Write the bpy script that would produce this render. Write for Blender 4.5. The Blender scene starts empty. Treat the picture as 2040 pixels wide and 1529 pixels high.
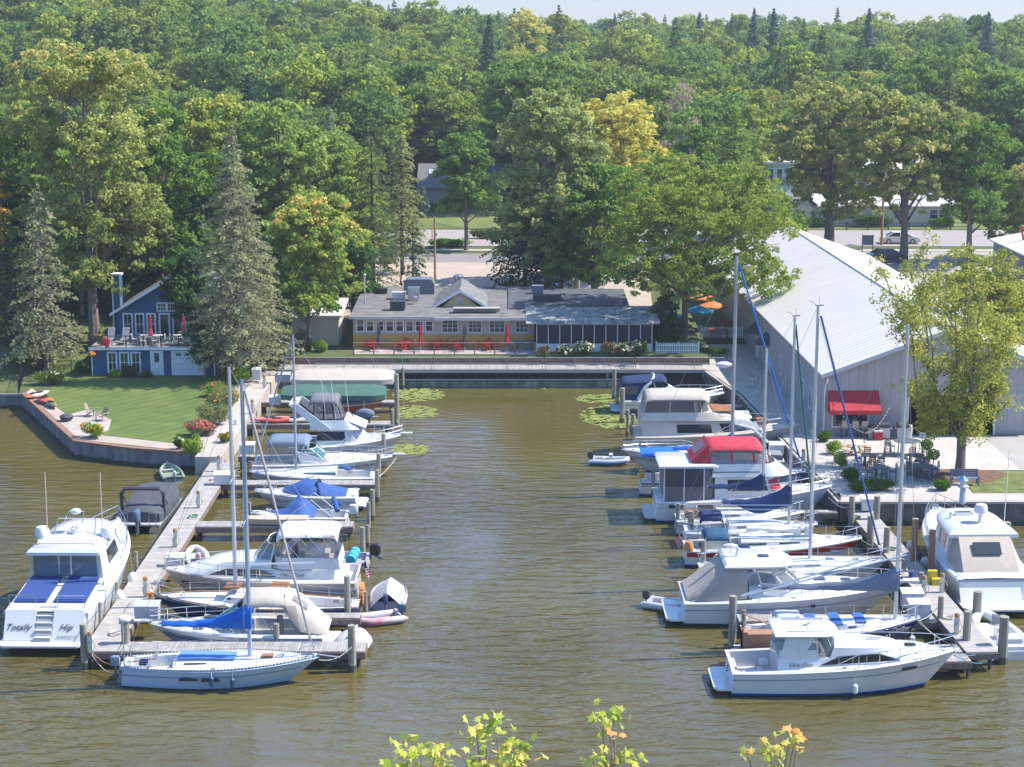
import bpy, math, random, numpy as np
from mathutils import Vector, Matrix
R=math.radians; rnd=random.Random(7)
SC=bpy.context.scene; COL=SC.collection
# ---------------- camera, world, sun, exposure
PITCH=11.37; FPX=3600.0; CH=31.0
cam=bpy.data.cameras.new('camera'); co=bpy.data.objects.new('camera',cam); COL.objects.link(co)
cam.sensor_width=36; cam.lens=36*FPX/2040; cam.clip_start=1; cam.clip_end=9000
co.location=(0,0,CH); co.rotation_euler=(R(90-PITCH),0,0); SC.camera=co
SUN_AZ=83; SUN_EL=50      # azimuth measured from +Y towards +X
W=bpy.data.worlds.new('World'); SC.world=W; W.use_nodes=True
nt=W.node_tree; bg=nt.nodes['Background']; sk=nt.nodes.new('ShaderNodeTexSky'); sk.sky_type='NISHITA'
sk.sun_disc=False; sk.sun_elevation=R(SUN_EL); sk.sun_rotation=R(SUN_AZ); sk.altitude=200; sk.air_density=0.85; sk.dust_density=0.05; sk.ozone_density=2.5
tn=nt.nodes.new('ShaderNodeMix'); tn.data_type='RGBA'; tn.blend_type='MULTIPLY'; tn.inputs[0].default_value=1; 
gt=nt.nodes.new('ShaderNodeTexCoord'); gs=nt.nodes.new('ShaderNodeSeparateXYZ'); gr=nt.nodes.new('ShaderNodeValToRGB'); nt.links.new(gt.outputs['Generated'],gs.inputs[0]); nt.links.new(gs.outputs['Z'],gr.inputs[0])
gr.color_ramp.elements[0].position=.02; gr.color_ramp.elements[0].color=(.305,.325,.375,1); gr.color_ramp.elements[1].position=.9; gr.color_ramp.elements[1].color=(1,1,1,1); ge=gr.color_ramp.elements.new(.35); ge.color=(.62,.84,1.1,1)
nt.links.new(gr.outputs[0],tn.inputs[7]); nt.links.new(sk.outputs[0],tn.inputs[6]); nt.links.new(tn.outputs[2],bg.inputs[0]); bg.inputs[1].default_value=0.15
sl=bpy.data.lights.new('sun','SUN'); sl.energy=3.4; sl.angle=R(0.5); sl.color=(1,.95,.87)
so=bpy.data.objects.new('sun',sl); COL.objects.link(so)
sd=Vector((math.sin(R(SUN_AZ))*math.cos(R(SUN_EL)),math.cos(R(SUN_AZ))*math.cos(R(SUN_EL)),math.sin(R(SUN_EL))))
so.rotation_euler=sd.to_track_quat('Z','Y').to_euler(); so.location=(60,40,90)
SC.view_settings.view_transform='Standard'; SC.view_settings.look='None'; SC.view_settings.gamma=1; SC.view_settings.exposure=1.22
SC.cycles.max_bounces=5; SC.cycles.diffuse_bounces=2; SC.cycles.glossy_bounces=2; SC.cycles.transmission_bounces=2; SC.cycles.transparent_max_bounces=8; SC.cycles.volume_bounces=0
SC.cycles.caustics_reflective=False; SC.cycles.caustics_refractive=False
def at(px,py,z=0.0):
    u=(px-1020)/FPX; v=(764.5-py)/FPX; p=R(PITCH)
    dy=math.cos(p)+v*math.sin(p); dz=-math.sin(p)+v*math.cos(p); t=(z-CH)/dz
    return Vector((u*t,dy*t,z))
def atY(px,py,Y):
    u=(px-1020)/FPX; v=(764.5-py)/FPX; p=R(PITCH)
    dy=math.cos(p)+v*math.sin(p); dz=-math.sin(p)+v*math.cos(p); t=Y/dy
    return Vector((u*t,Y,CH+dz*t))
def xat(px,Y,z): return (px-1020)/FPX*(Y*math.cos(R(PITCH))+(CH-z)*math.sin(R(PITCH)))
# ---------------- materials
MATS={}
def mat(name,col,rough=.6,metal=0,var=.0,scale=3.0,bump=0.0,bscale=20,alpha=1,spec=.5,streak=None,col2=None,coat=0):
    if name in MATS: return MATS[name]
    m=bpy.data.materials.new(name); m.use_nodes=True; n=m.node_tree.nodes; l=m.node_tree.links; b=n['Principled BSDF']
    b.inputs['Base Color'].default_value=(*col,1); b.inputs['Roughness'].default_value=rough; b.inputs['Metallic'].default_value=metal
    b.inputs['Specular IOR Level'].default_value=spec; b.inputs['Alpha'].default_value=alpha; b.inputs['Coat Weight'].default_value=coat
    if var>0 or col2:
        tc=n.new('ShaderNodeTexCoord'); mp=n.new('ShaderNodeMapping'); l.new(tc.outputs['Object'],mp.inputs[0])
        if streak: mp.inputs['Scale'].default_value=streak
        nz=n.new('ShaderNodeTexNoise'); nz.inputs['Scale'].default_value=scale; nz.inputs['Detail'].default_value=5; l.new(mp.outputs[0],nz.inputs[0])
        cr=n.new('ShaderNodeValToRGB'); l.new(nz.outputs[0],cr.inputs[0]); cr.color_ramp.elements[0].position=.3; cr.color_ramp.elements[1].position=.7
        c2=col2 or tuple(min(1,c*(1+var)) for c in col); c1=tuple(c*(1-var) for c in col) if not col2 else col
        cr.color_ramp.elements[0].color=(*c1,1); cr.color_ramp.elements[1].color=(*c2,1); l.new(cr.outputs[0],b.inputs['Base Color'])
    if bump>0:
        tc=n.new('ShaderNodeTexCoord'); nz=n.new('ShaderNodeTexNoise'); nz.inputs['Scale'].default_value=bscale; nz.inputs['Detail'].default_value=3; l.new(tc.outputs['Object'],nz.inputs[0])
        bp=n.new('ShaderNodeBump'); bp.inputs['Strength'].default_value=bump; bp.inputs['Distance'].default_value=.05; l.new(nz.outputs[0],bp.inputs['Height']); l.new(bp.outputs[0],b.inputs['Normal'])
    MATS[name]=m; return m
def lines_mat(name,c1,c2,axis='X',pitch=.15,width=.08,rough=.7,var=.15,nscale=1.5,space='Object'):
    """boards / ribs: thin c2 lines every pitch metres over noisy c1"""
    if name in MATS: return MATS[name]
    m=mat(name,c1,rough,var=var,scale=nscale); n=m.node_tree.nodes; l=m.node_tree.links; b=n['Principled BSDF']
    src=b.inputs['Base Color'].links[0].from_socket
    tc=n.new('ShaderNodeTexCoord'); sp=n.new('ShaderNodeSeparateXYZ'); l.new(tc.outputs[space],sp.inputs[0])
    d=n.new('ShaderNodeMath'); d.operation='DIVIDE'; d.inputs[1].default_value=pitch; l.new(sp.outputs[axis],d.inputs[0])
    f=n.new('ShaderNodeMath'); f.operation='FRACT'; l.new(d.outputs[0],f.inputs[0])
    g=n.new('ShaderNodeMath'); g.operation='LESS_THAN'; g.inputs[1].default_value=width; l.new(f.outputs[0],g.inputs[0])
    fl=n.new('ShaderNodeMath'); fl.operation='FLOOR'; l.new(d.outputs[0],fl.inputs[0])
    wn=n.new('ShaderNodeTexWhiteNoise'); wn.noise_dimensions='1D'; l.new(fl.outputs[0],wn.inputs['W'])
    mr=n.new('ShaderNodeMapRange'); mr.inputs[3].default_value=1-var; mr.inputs[4].default_value=1+var*.6; l.new(wn.outputs[0],mr.inputs[0])
    mu=n.new('ShaderNodeMix'); mu.data_type='RGBA'; mu.blend_type='MULTIPLY'; mu.inputs[0].default_value=1; l.new(src,mu.inputs[6]); l.new(mr.outputs[0],mu.inputs[7])
    mx=n.new('ShaderNodeMix'); mx.data_type='RGBA'; l.new(g.outputs[0],mx.inputs[0]); l.new(mu.outputs[2],mx.inputs[6]); mx.inputs[7].default_value=(*c2,1)
    l.new(mx.outputs[2],b.inputs['Base Color']); return m
def leaf_mat(name,c1,c2,c3=None,objvar=False,trans=.42,gain=1.6):
    if name in MATS: return MATS[name]
    m=bpy.data.materials.new(name); m.use_nodes=True; n=m.node_tree.nodes; l=m.node_tree.links; n.remove(n['Principled BSDF'])
    at_=n.new('ShaderNodeAttribute'); at_.attribute_name='tint'
    cr=n.new('ShaderNodeValToRGB'); e=cr.color_ramp.elements; e[0].color=(*c1,1); e[1].color=(*c2,1); e[0].position=.1; e[1].position=.9 if c3 is None else .6
    if c3: x=cr.color_ramp.elements.new(.92); x.color=(*c3,1)
    l.new(at_.outputs['Fac'],cr.inputs[0]); out=cr.outputs[0]
    if objvar:
        oi=n.new('ShaderNodeObjectInfo'); c=n.new('ShaderNodeValToRGB'); c.color_ramp.interpolation='LINEAR'
        pal=[(0,(.62,.78,.85)),(.2,(.95,1.0,.8)),(.4,(1.35,1.25,.8)),(.55,(.75,.92,1.05)),(.7,(1.15,1.05,.95)),(.88,(1.6,1.4,.8)),(1,(.55,.72,.85))]
        c.color_ramp.elements[0].position=0; c.color_ramp.elements[0].color=(*pal[0][1],1); c.color_ramp.elements[1].position=1; c.color_ramp.elements[1].color=(*pal[-1][1],1)
        for p,cc in pal[1:-1]: q=c.color_ramp.elements.new(p); q.color=(*cc,1)
        l.new(oi.outputs['Random'],c.inputs[0])
        mu=n.new('ShaderNodeMix'); mu.data_type='RGBA'; mu.blend_type='MULTIPLY'; mu.inputs[0].default_value=1; l.new(out,mu.inputs[6]); l.new(c.outputs[0],mu.inputs[7]); out=mu.outputs[2]
    mr_=n.new('ShaderNodeMix'); mr_.data_type='RGBA'; mr_.blend_type='MULTIPLY'; mr_.inputs[0].default_value=1; l.new(out,mr_.inputs[6]); mr_.inputs[7].default_value=(gain*1.10,gain*1.0,gain*.88,1); out=mr_.outputs[2]
    d=n.new('ShaderNodeBsdfDiffuse'); t=n.new('ShaderNodeBsdfTranslucent'); l.new(out,d.inputs[0]); l.new(out,t.inputs[0])
    mx=n.new('ShaderNodeMixShader'); mx.inputs[0].default_value=trans; l.new(d.outputs[0],mx.inputs[1]); l.new(t.outputs[0],mx.inputs[2])
    l.new(mx.outputs[0],n['Material Output'].inputs[0]); MATS[name]=m; return m
# ---------------- mesh builder
class MB:
    def __init__(s): s.v=[]; s.f=[]; s.m=[]
    def add(s,vs,fs,mi=0):
        o=len(s.v); s.v+= [tuple(v) for v in vs]; s.f+=[tuple(i+o for i in f) for f in fs]; s.m+= [mi]*len(fs); return s
    def box(s,x0,x1,y0,y1,z0,z1,mi=0,rz=0,piv=None):
        vs=[(x,y,z) for z in (z0,z1) for x,y in ((x0,y0),(x1,y0),(x1,y1),(x0,y1))]
        if rz:
            px,py=piv or ((x0+x1)/2,(y0+y1)/2); c,n=math.cos(rz),math.sin(rz)
            vs=[(px+(x-px)*c-(y-py)*n,py+(x-px)*n+(y-py)*c,z) for x,y,z in vs]
        return s.add(vs,[(3,2,1,0),(4,5,6,7),(0,1,5,4),(1,2,6,5),(2,3,7,6),(3,0,4,7)],mi)
    def cb(s,c,d,mi=0,rz=0): return s.box(c[0]-d[0]/2,c[0]+d[0]/2,c[1]-d[1]/2,c[1]+d[1]/2,c[2]-d[2]/2,c[2]+d[2]/2,mi,rz)
    def tube(s,pts,r,n=6,mi=0,cap=True):
        pts=[Vector(p) for p in pts]; rs=r if isinstance(r,(list,tuple)) else [r]*len(pts); rings=[]
        for i,p in enumerate(pts):
            d=(pts[min(i+1,len(pts)-1)]-pts[max(i-1,0)]);
            if d.length<1e-6: d=Vector((0,0,1))
            d.normalize(); a=Vector((0,0,1)) if abs(d.z)<.9 else Vector((1,0,0)); u=d.cross(a).normalized(); w=d.cross(u)
            rings.append([p+(u*math.cos(t)+w*math.sin(t))*rs[i] for t in [2*math.pi*k/n for k in range(n)]])
        return s.loft(rings,True,cap,cap,mi)
    def loft(s,rings,closed=True,cap0=False,cap1=False,mi=0):
        n=len(rings[0]); vs=[p for r in rings for p in r]; fs=[]; 
        for i in range(len(rings)-1):
            for j in range(n if closed else n-1):
                k=(j+1)%n; fs.append((i*n+j,i*n+k,(i+1)*n+k,(i+1)*n+j))
        if cap0: fs.append(tuple(range(n))[::-1])
        if cap1: fs.append(tuple(range((len(rings)-1)*n,len(rings)*n)))
        return s.add(vs,fs,mi)
    def lathe(s,c,prof,n=12,mi=0):
        return s.loft([[(c[0]+r*math.cos(2*math.pi*k/n),c[1]+r*math.sin(2*math.pi*k/n),c[2]+z) for k in range(n)] for r,z in prof],True,True,True,mi)
    def ell(s,c,r,n=12,m=7,mi=0,lo=-1.0):
        if not isinstance(r,(tuple,list)): r=(r,r,r)
        rings=[]
        for i in range(m+1):
            a=math.asin(lo)+(math.pi/2-math.asin(lo))*i/m; cr=max(math.cos(a),.01)
            rings.append([(c[0]+r[0]*cr*math.cos(2*math.pi*k/n),c[1]+r[1]*cr*math.sin(2*math.pi*k/n),c[2]+r[2]*math.sin(a)) for k in range(n)])
        return s.loft(rings,True,True,True,mi)
    def poly(s,pts,mi=0): return s.add(pts,[tuple(range(len(pts)))],mi)
    def prism(s,pts,z0,z1,mi=0):
        n=len(pts); vs=[(x,y,z0) for x,y in pts]+[(x,y,z1) for x,y in pts]
        return s.add(vs,[tuple(range(n))[::-1],tuple(range(n,2*n))]+[(i,(i+1)%n,(i+1)%n+n,i+n) for i in range(n)],mi)
    def slab(s,pts,vec,mi=0):
        n=len(pts); v=Vector(vec); vs=[Vector(p) for p in pts]+[Vector(p)+v for p in pts]
        return s.add(vs,[tuple(range(n))[::-1],tuple(range(n,2*n))]+[(i,(i+1)%n,(i+1)%n+n,i+n) for i in range(n)],mi)
    def build(s,name,mats,parent=None,smooth=35,loc=None):
        me=bpy.data.meshes.new(name); me.from_pydata([tuple(v) for v in s.v],[],s.f)
        for m in (mats if isinstance(mats,(list,tuple)) else [mats]): me.materials.append(m)
        me.polygons.foreach_set('material_index',s.m)
        if smooth:
            me.polygons.foreach_set('use_smooth',[True]*len(s.f)); me.update()
            try: me.set_sharp_from_angle(angle=R(smooth))
            except Exception: pass
        me.update(); o=bpy.data.objects.new(name,me); COL.objects.link(o)
        if parent: o.parent=parent
        if loc is not None: o.location=loc
        return o
def tag(o,label=None,cat=None,group=None,kind=None):
    if label: o['label']=label
    if cat: o['category']=cat
    if group: o['group']=group
    if kind: o['kind']=kind
    return o
def thing(name,label,cat,loc=(0,0,0),rz=0,group=None):
    o=bpy.data.objects.new(name,None); o.empty_display_size=.3; COL.objects.link(o); o.location=loc; o.rotation_euler=(0,0,rz); return tag(o,label,cat,group)
def struct(name,mb,m,smooth=0): return tag(mb.build(name,m,None,smooth),kind='structure')
def dup(root,loc,rz=None,label=None,group=None,scale=None):
    def cp(o,par):
        c=o.copy(); COL.objects.link(c)
        if par: c.parent=par
        for ch in KIDS.get(o,[]): cp(ch,c)
        return c
    global KIDS
    KIDS={}
    def walk(o):
        KIDS[o]=list(o.children); [walk(c) for c in KIDS[o]]
    walk(root); r=cp(root,None); r.location=loc
    if rz is not None: r.rotation_euler=(0,0,rz)
    if scale is not None: r.scale=scale if isinstance(scale,tuple) else (scale,)*3
    if label: r['label']=label
    if group: r['group']=group
    return r
def text_part(name,body,size,m,parent,loc,rot,shear=0,ext=.004,align='CENTER'):
    cu=bpy.data.curves.new(name,'FONT'); cu.body=body; cu.size=size; cu.shear=shear; cu.extrude=ext; cu.align_x=align
    o=bpy.data.objects.new(name,cu); COL.objects.link(o); dg=bpy.context.evaluated_depsgraph_get(); dg.update()
    me=bpy.data.meshes.new_from_object(o.evaluated_get(dg)); bpy.data.objects.remove(o); q=bpy.data.objects.new(name,me); COL.objects.link(q)
    me.materials.clear(); me.materials.append(m)
    if parent: q.parent=parent
    q.location=loc; q.rotation_euler=rot; return q
def lerp(a,b,t): return a+(b-a)*t
def interp(x,tab):
    if x<=tab[0][0]: return tab[0][1]
    for (a,va),(b,vb) in zip(tab,tab[1:]):
        if x<=b: return va+(vb-va)*(x-a)/(b-a)
    return tab[-1][1]
def sst(a,b,x): t=min(1,max(0,(x-a)/(b-a))); return t*t*(3-2*t)
# shared materials
white=mat('white_gelcoat',(.66,.66,.64),.22,var=.035,scale=1.2,coat=.3)
cream=mat('cream_gelcoat',(.58,.52,.44),.3,var=.04,scale=1.5)
offw=mat('off_white_deck',(.72,.72,.69),.45,var=.05,scale=2)
grey=mat('light_grey_paint',(.45,.46,.47),.5,var=.08)
dgrey=mat('charcoal_paint',(.05,.055,.06),.5,var=.15)
steel=mat('stainless_steel',(.62,.63,.65),.25,metal=.9)
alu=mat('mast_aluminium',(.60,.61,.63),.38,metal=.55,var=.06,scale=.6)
glass=mat('dark_boat_glass',(.018,.024,.028),.06,spec=.8)
gglass=mat('green_tinted_glass',(.05,.16,.15),.06,spec=.8)
hglass=mat('house_window_glass',(.03,.04,.035),.07,spec=.8)
vinyl=mat('clear_vinyl',(.25,.26,.26),.12,alpha=.42)
rope=mat('dock_rope',(.55,.50,.42),.9)
blk=mat('black_rubber',(.015,.015,.016),.5)
wood=mat('teak_trim',(.30,.13,.05),.5,var=.25,scale=6)
bluec=mat('bright_blue_canvas',(.005,.13,.55),.75,var=.18,scale=2.5,bump=.5,bscale=5)
bluec2=mat('cover_blue_canvas',(.03,.09,.29),.75,var=.18,scale=2.5,bump=.5,bscale=4)
navyc=mat('navy_canvas',(.012,.03,.10),.8,var=.25,scale=2,bump=.6,bscale=5)
redc=mat('red_canvas',(.50,.03,.05),.75,var=.15,scale=2,bump=.4,bscale=4)
beigec=mat('beige_canvas',(.43,.365,.30),.8,var=.07,scale=1.5,bump=.5,bscale=3)
tanc=mat('pale_tan_canvas',(.47,.41,.34),.8,var=.06,scale=1.5,bump=.5,bscale=3)
greyc=mat('grey_canvas',(.22,.23,.25),.8,var=.12,scale=1.5,bump=.5,bscale=4)
dgreyc=mat('charcoal_canvas',(.07,.075,.085),.8,var=.2,scale=1.5,bump=.6,bscale=4)
whitec=mat('white_canvas',(.68,.68,.66),.8,var=.04,scale=2,bump=.4,bscale=4)
slatec=mat('slate_canvas',(.14,.17,.23),.8,var=.12,scale=1.5,bump=.5,bscale=4)
# ---------------- water
def water_mat():
    m=bpy.data.materials.new('murky_water'); m.use_nodes=True; n=m.node_tree.nodes; l=m.node_tree.links; b=n['Principled BSDF']
    b.inputs['Roughness'].default_value=.07; b.inputs['IOR'].default_value=1.7; b.inputs['Specular IOR Level'].default_value=.5
    tc=n.new('ShaderNodeTexCoord')
    big=n.new('ShaderNodeTexNoise'); big.inputs['Scale'].default_value=.05; big.inputs['Detail'].default_value=3; l.new(tc.outputs['Object'],big.inputs[0])
    cr=n.new('ShaderNodeValToRGB'); cr.color_ramp.elements[0].position=.35; cr.color_ramp.elements[1].position=.65
    cr.color_ramp.elements[0].color=(.092,.074,.016,1); cr.color_ramp.elements[1].color=(.126,.102,.026,1); l.new(big.outputs[0],cr.inputs[0]); l.new(cr.outputs[0],b.inputs['Base Color'])
    def nz(sc,det,scale,rot=0):
        mp=n.new('ShaderNodeMapping'); mp.inputs['Scale'].default_value=scale; mp.inputs['Rotation'].default_value=(0,0,rot); l.new(tc.outputs['Object'],mp.inputs[0])
        q=n.new('ShaderNodeTexNoise'); q.inputs['Scale'].default_value=sc; q.inputs['Detail'].default_value=det; q.inputs['Distortion'].default_value=.4; l.new(mp.outputs[0],q.inputs[0]); return q.outputs[0]
    a=nz(.9,3,(.5,1.5,1),.25); c=nz(3.2,3,(.6,1.4,1),-.3)
    # gusts: rougher and calmer areas
    g=n.new('ShaderNodeTexNoise'); g.inputs['Scale'].default_value=1; g.inputs['Detail'].default_value=3; gm=n.new('ShaderNodeMapping'); gm.inputs['Scale'].default_value=(.085,.022,1); gm.inputs['Rotation'].default_value=(0,0,.12); l.new(tc.outputs['Object'],gm.inputs[0]); l.new(gm.outputs[0],g.inputs[0])
    sp=n.new('ShaderNodeSeparateXYZ'); l.new(tc.outputs['Object'],sp.inputs[0])
    ry=n.new('ShaderNodeMapRange'); ry.inputs[1].default_value=150; ry.inputs[2].default_value=92; ry.inputs[3].default_value=.10; ry.inputs[4].default_value=1.0; l.new(sp.outputs['Y'],ry.inputs[0])
    rg=n.new('ShaderNodeMapRange'); rg.inputs[1].default_value=.35; rg.inputs[2].default_value=.65; rg.inputs[3].default_value=.16; rg.inputs[4].default_value=1.25; l.new(g.outputs[0],rg.inputs[0])
    mu=n.new('ShaderNodeMath'); mu.operation='MULTIPLY'; l.new(ry.outputs[0],mu.inputs[0]); l.new(rg.outputs[0],mu.inputs[1])
    ad=n.new('ShaderNodeMath'); ad.operation='MULTIPLY_ADD'; l.new(c,ad.inputs[0]); ad.inputs[1].default_value=.13; l.new(a,ad.inputs[2])
    bp=n.new('ShaderNodeBump'); bp.inputs['Distance'].default_value=.54; l.new(ad.outputs[0],bp.inputs['Height']); l.new(mu.outputs[0],bp.inputs['Strength']); l.new(bp.outputs[0],b.inputs['Normal']); return m
WM=water_mat()
mb=MB(); mb.poly([(-2500,-400,0),(2500,-400,0),(2500,157,0),(-2500,157,0)]); struct('water',mb,WM)
# ---------------- terrain
SHORE=[(-2500,144),(-39.8,144),(-31.5,127),(-21.9,123.3),(-21.86,153.2),(16.6,152.6),(18.4,142),(20.2,114.5),(20.5,109.3),(2500,109.3)]
def hz(x,y):
    if x<-21.88: b=interp(y,[(150,1.25),(151.3,1.3),(158,2.5),(170,3.0),(225,3.0),(262,3.5)])
    elif x<17.2: b=interp(y,[(154.5,1.45),(154.6,2.15),(178,2.5),(225,3.0),(262,3.5)])
    else: b=interp(y,[(152,1.5),(175,2.2),(200,2.5),(225,3.0),(262,3.5)])
    if y>262:
        u=x/y; A=9.0+9.5*sst(-.02,-.2,u) if u<0 else 9.0
        A=6.2+ (15.3*(1-sst(-.26,.05,u)))
        b+=A*sst(275,470,y) - (A-6.2)*sst(600,1000,y)*.8 + 1.2*math.sin(x*.02)*math.sin(y*.013)*sst(300,420,y)
    return b
xs=[-2500,-1200,-700,-450,-320,-240,-180,-140,-110,-90,-70,-55,-39.8,-36,-31.5,-26,-21.9,-21.86,-12,0,12,16.6,17.18,17.22,18.4,20.2,20.5,30,45,60,75,95,120,150,190,240,320,450,700,1200,2500]
ys=[109.3,114.5,123.3,127,128,142,144,150,151.3,153.2,154.5,154.6,158,162,170,175,178,200,225,262,275,300,325,350,375,400,430,460,500,560,640,740,850,1000,1300,1800,2600]
grid={}; mb=MB(); idx={}
for i,x in enumerate(xs):
    s=interp(x,SHORE)
    for j,y in enumerate(ys):
        yy=max(s,y); k=(i,round(yy,3))
        if k not in idx: idx[k]=len(mb.v); mb.v.append((x,yy,hz(x,yy)))
        grid[i,j]=idx[k]
for i in range(len(xs)-1):
    for j in range(len(ys)-1):
        q=[grid[i,j],grid[i+1,j],grid[i+1,j+1],grid[i,j+1]]; p=[]
        [p.append(a) for a in q if a not in p]
        if len(p)>=3: mb.f.append(tuple(p)); mb.m.append(0)
grass=mat('rough_grass',(.055,.085,.02),.95,var=.35,scale=.6,col2=(.12,.13,.035),bump=.6,bscale=6)
struct('ground',mb,grass)
def drape(name,poly4,off,m,nx=8,ny=24,kind='structure'):
    """four corners (x,y) ccw -> sheet following the terrain"""
    a,b,c,d=[Vector(p) for p in poly4]; mb=MB(); rows=[]
    ysx=sorted(set([i/ny for i in range(ny+1)]))
    for t in ysx:
        l_=a.lerp(d,t); r_=b.lerp(c,t); rows.append([(p.x,p.y,hz(p.x,p.y)+off) for p in [l_.lerp(r_,k/nx) for k in range(nx+1)]])
    mb.loft(rows,False); o=mb.build(name,m,None,0); 
    if kind: tag(o,kind=kind)
    return o
def lawn_mat():
    m=mat('mown_lawn',(.070,.12,.018),.9,col2=(.125,.165,.03),scale=.5,bump=.4,bscale=25); n=m.node_tree.nodes; l=m.node_tree.links; b=n['Principled BSDF']
    src=b.inputs['Base Color'].links[0].from_socket; tc=n.new('ShaderNodeTexCoord'); mp=n.new('ShaderNodeMapping'); mp.inputs['Rotation'].default_value=(0,0,R(35)); l.new(tc.outputs['Object'],mp.inputs[0])
    wv=n.new('ShaderNodeTexWave'); wv.inputs['Scale'].default_value=.28; wv.inputs['Distortion'].default_value=2.5; wv.inputs['Detail'].default_value=1; l.new(mp.outputs[0],wv.inputs[0])
    mr=n.new('ShaderNodeMapRange'); mr.inputs[3].default_value=.92; mr.inputs[4].default_value=1.12; l.new(wv.outputs['Fac'],mr.inputs[0])
    mu=n.new('ShaderNodeMix'); mu.data_type='RGBA'; mu.blend_type='MULTIPLY'; mu.inputs[0].default_value=1; l.new(src,mu.inputs[6]); l.new(mr.outputs[0],mu.inputs[7]); l.new(mu.outputs[2],b.inputs['Base Color']); return m
lawn=lawn_mat()
sand=mat('pale_gravel',(.42,.34,.27),.95,var=.10,scale=.5,bump=.3,bscale=12)
conc=lines_mat('concrete_slabs',(.46,.41,.35),(.22,.2,.18),'Y',3.0,.012,.85,.08,.8)
conc2=mat('plain_concrete',(.44,.40,.35),.85,var=.10,scale=.9)
asph=mat('grey_asphalt',(.24,.22,.21),.9,var=.10,scale=.7)  # plain warm-grey asphalt with slight random mottling
drive=mat('asphalt_drive',(.36,.33,.30),.9,var=.09,scale=.4,bump=.2,bscale=9)
mulch=mat('bark_mulch',(.16,.085,.05),.95,var=.4,scale=5,bump=.8,bscale=10)
drygr=mat('dry_grass',(.13,.15,.035),.95,var=.35,scale=1.3,bump=.5,bscale=9)
# lawn left (curved corner), strips
mb=MB(); mb.poly([(x,y,1.28) for x,y in [(-37.9,142.6),(-30.6,129.0),(-23.0,125.6),(-23.0,150.6),(-25.3,151),(-37.9,151)]]); struct('lawn',mb,lawn)
mb=MB(); mb.poly([(x,y,1.262) for x,y in [(-39.6,143.9),(-31.4,127.3),(-22.0,123.5),(-22.0,151),(-23.2,151),(-23.2,125.9),(-30.7,129.2),(-37.8,142.8),(-39.6,146)]]); struct('gravel_strip',mb,sand)
mb=MB(); mb.poly([at(133,862,1.286),at(168,874,1.286),at(216,858,1.286),at(222,836,1.286),at(175,816,1.286),at(138,826,1.286)]); struct('fire_pit_pad',mb,mat('flagstone',(.42,.36,.31),.9,var=.2,scale=3))
# left quay path (far half concrete)
mb=MB(); mb.box(-22.0,-20.15,121.9,154.3,-.5,1.3); struct('concrete_path',mb,conc)
# basin surroundings
drape('parking_lot',[(-14.5,177),(14,177),(16,213),(-11,213)],.03,sand,8,40)
drape('parking_asphalt',[(-40,212.5),(20,212.5),(20,220),(-40,220)],.045,asph,8,20)
drape('lane',[(-22,172),(-14,177),(-11,213),(-16,213)],.035,sand,4,40)
drape('road',[(-400,228.5),(400,225),(400,240),(-400,246)],.05,mat('pale_asphalt_road',(.33,.29,.27),.9,var=.06,scale=.5),8,30)
drape('sidewalk',[(-400,223.2),(400,221.4),(400,223),(-400,224.8)],.06,conc2,8,6)
drape('far_lawn',[(-200,246.5),(300,241),(300,262),(-200,266)],.04,mat('far_lawn_grass',(.13,.16,.035),.95,var=.3,scale=.25),8,30)
drape('shaded_drive',[(36,196),(75,196),(75,222),(36,222)],.05,drive,4,26)
pcm=mat('patio_concrete',(.47,.43,.38),.85,var=.08,scale=1.1); drape('patio',[(20.5,111.25),(29.3,111.25),(29.3,117.25),(20.9,117.25)],.02,pcm,4,4); drape('patio',[(20.9,117.27),(34.0,117.27),(34.0,127.5),(21.6,127.5)],.02,pcm,4,4)
drape('driveway',[(34.0,117.2),(120,117.2),(120,127.6),(34.0,127.6)],.015,drive,4,4)
drape('lawn',[(29.4,111.3),(120,111.3),(120,117.1),(29.4,117.1)],.02,drygr,4,4)
drape('sidewalk',[(20.6,109.4),(120,109.4),(120,111.2),(20.6,111.2)],.03,conc,4,4)
mb=MB(); c=at(1912,952,1.5); mb.poly([(c.x+3.1*math.cos(a)*(1+.15*math.sin(3*a)),c.y+.4+2.0*math.sin(a)*(1+.1*math.cos(2*a)),1.54) for a in [k*math.pi/12 for k in range(24)]]); struct('mulch_bed',mb,mulch)
# quay path right, beside the warehouse
mb=MB(); mb.poly([(20.6,109.4,1.53),(23.0,127.5,1.53),(22.6,150,1.53),(16.7,152.5,1.53),(18.5,142,1.53),(20.3,114.5,1.53)]); struct('quay_path',mb,conc2)
mb=MB(); mb.poly([(16.4,152.7,1.535),(21.9,150,1.535),(21.6,163,1.9),(17.3,163,1.9)]); struct('garden_path',mb,conc2)
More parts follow.
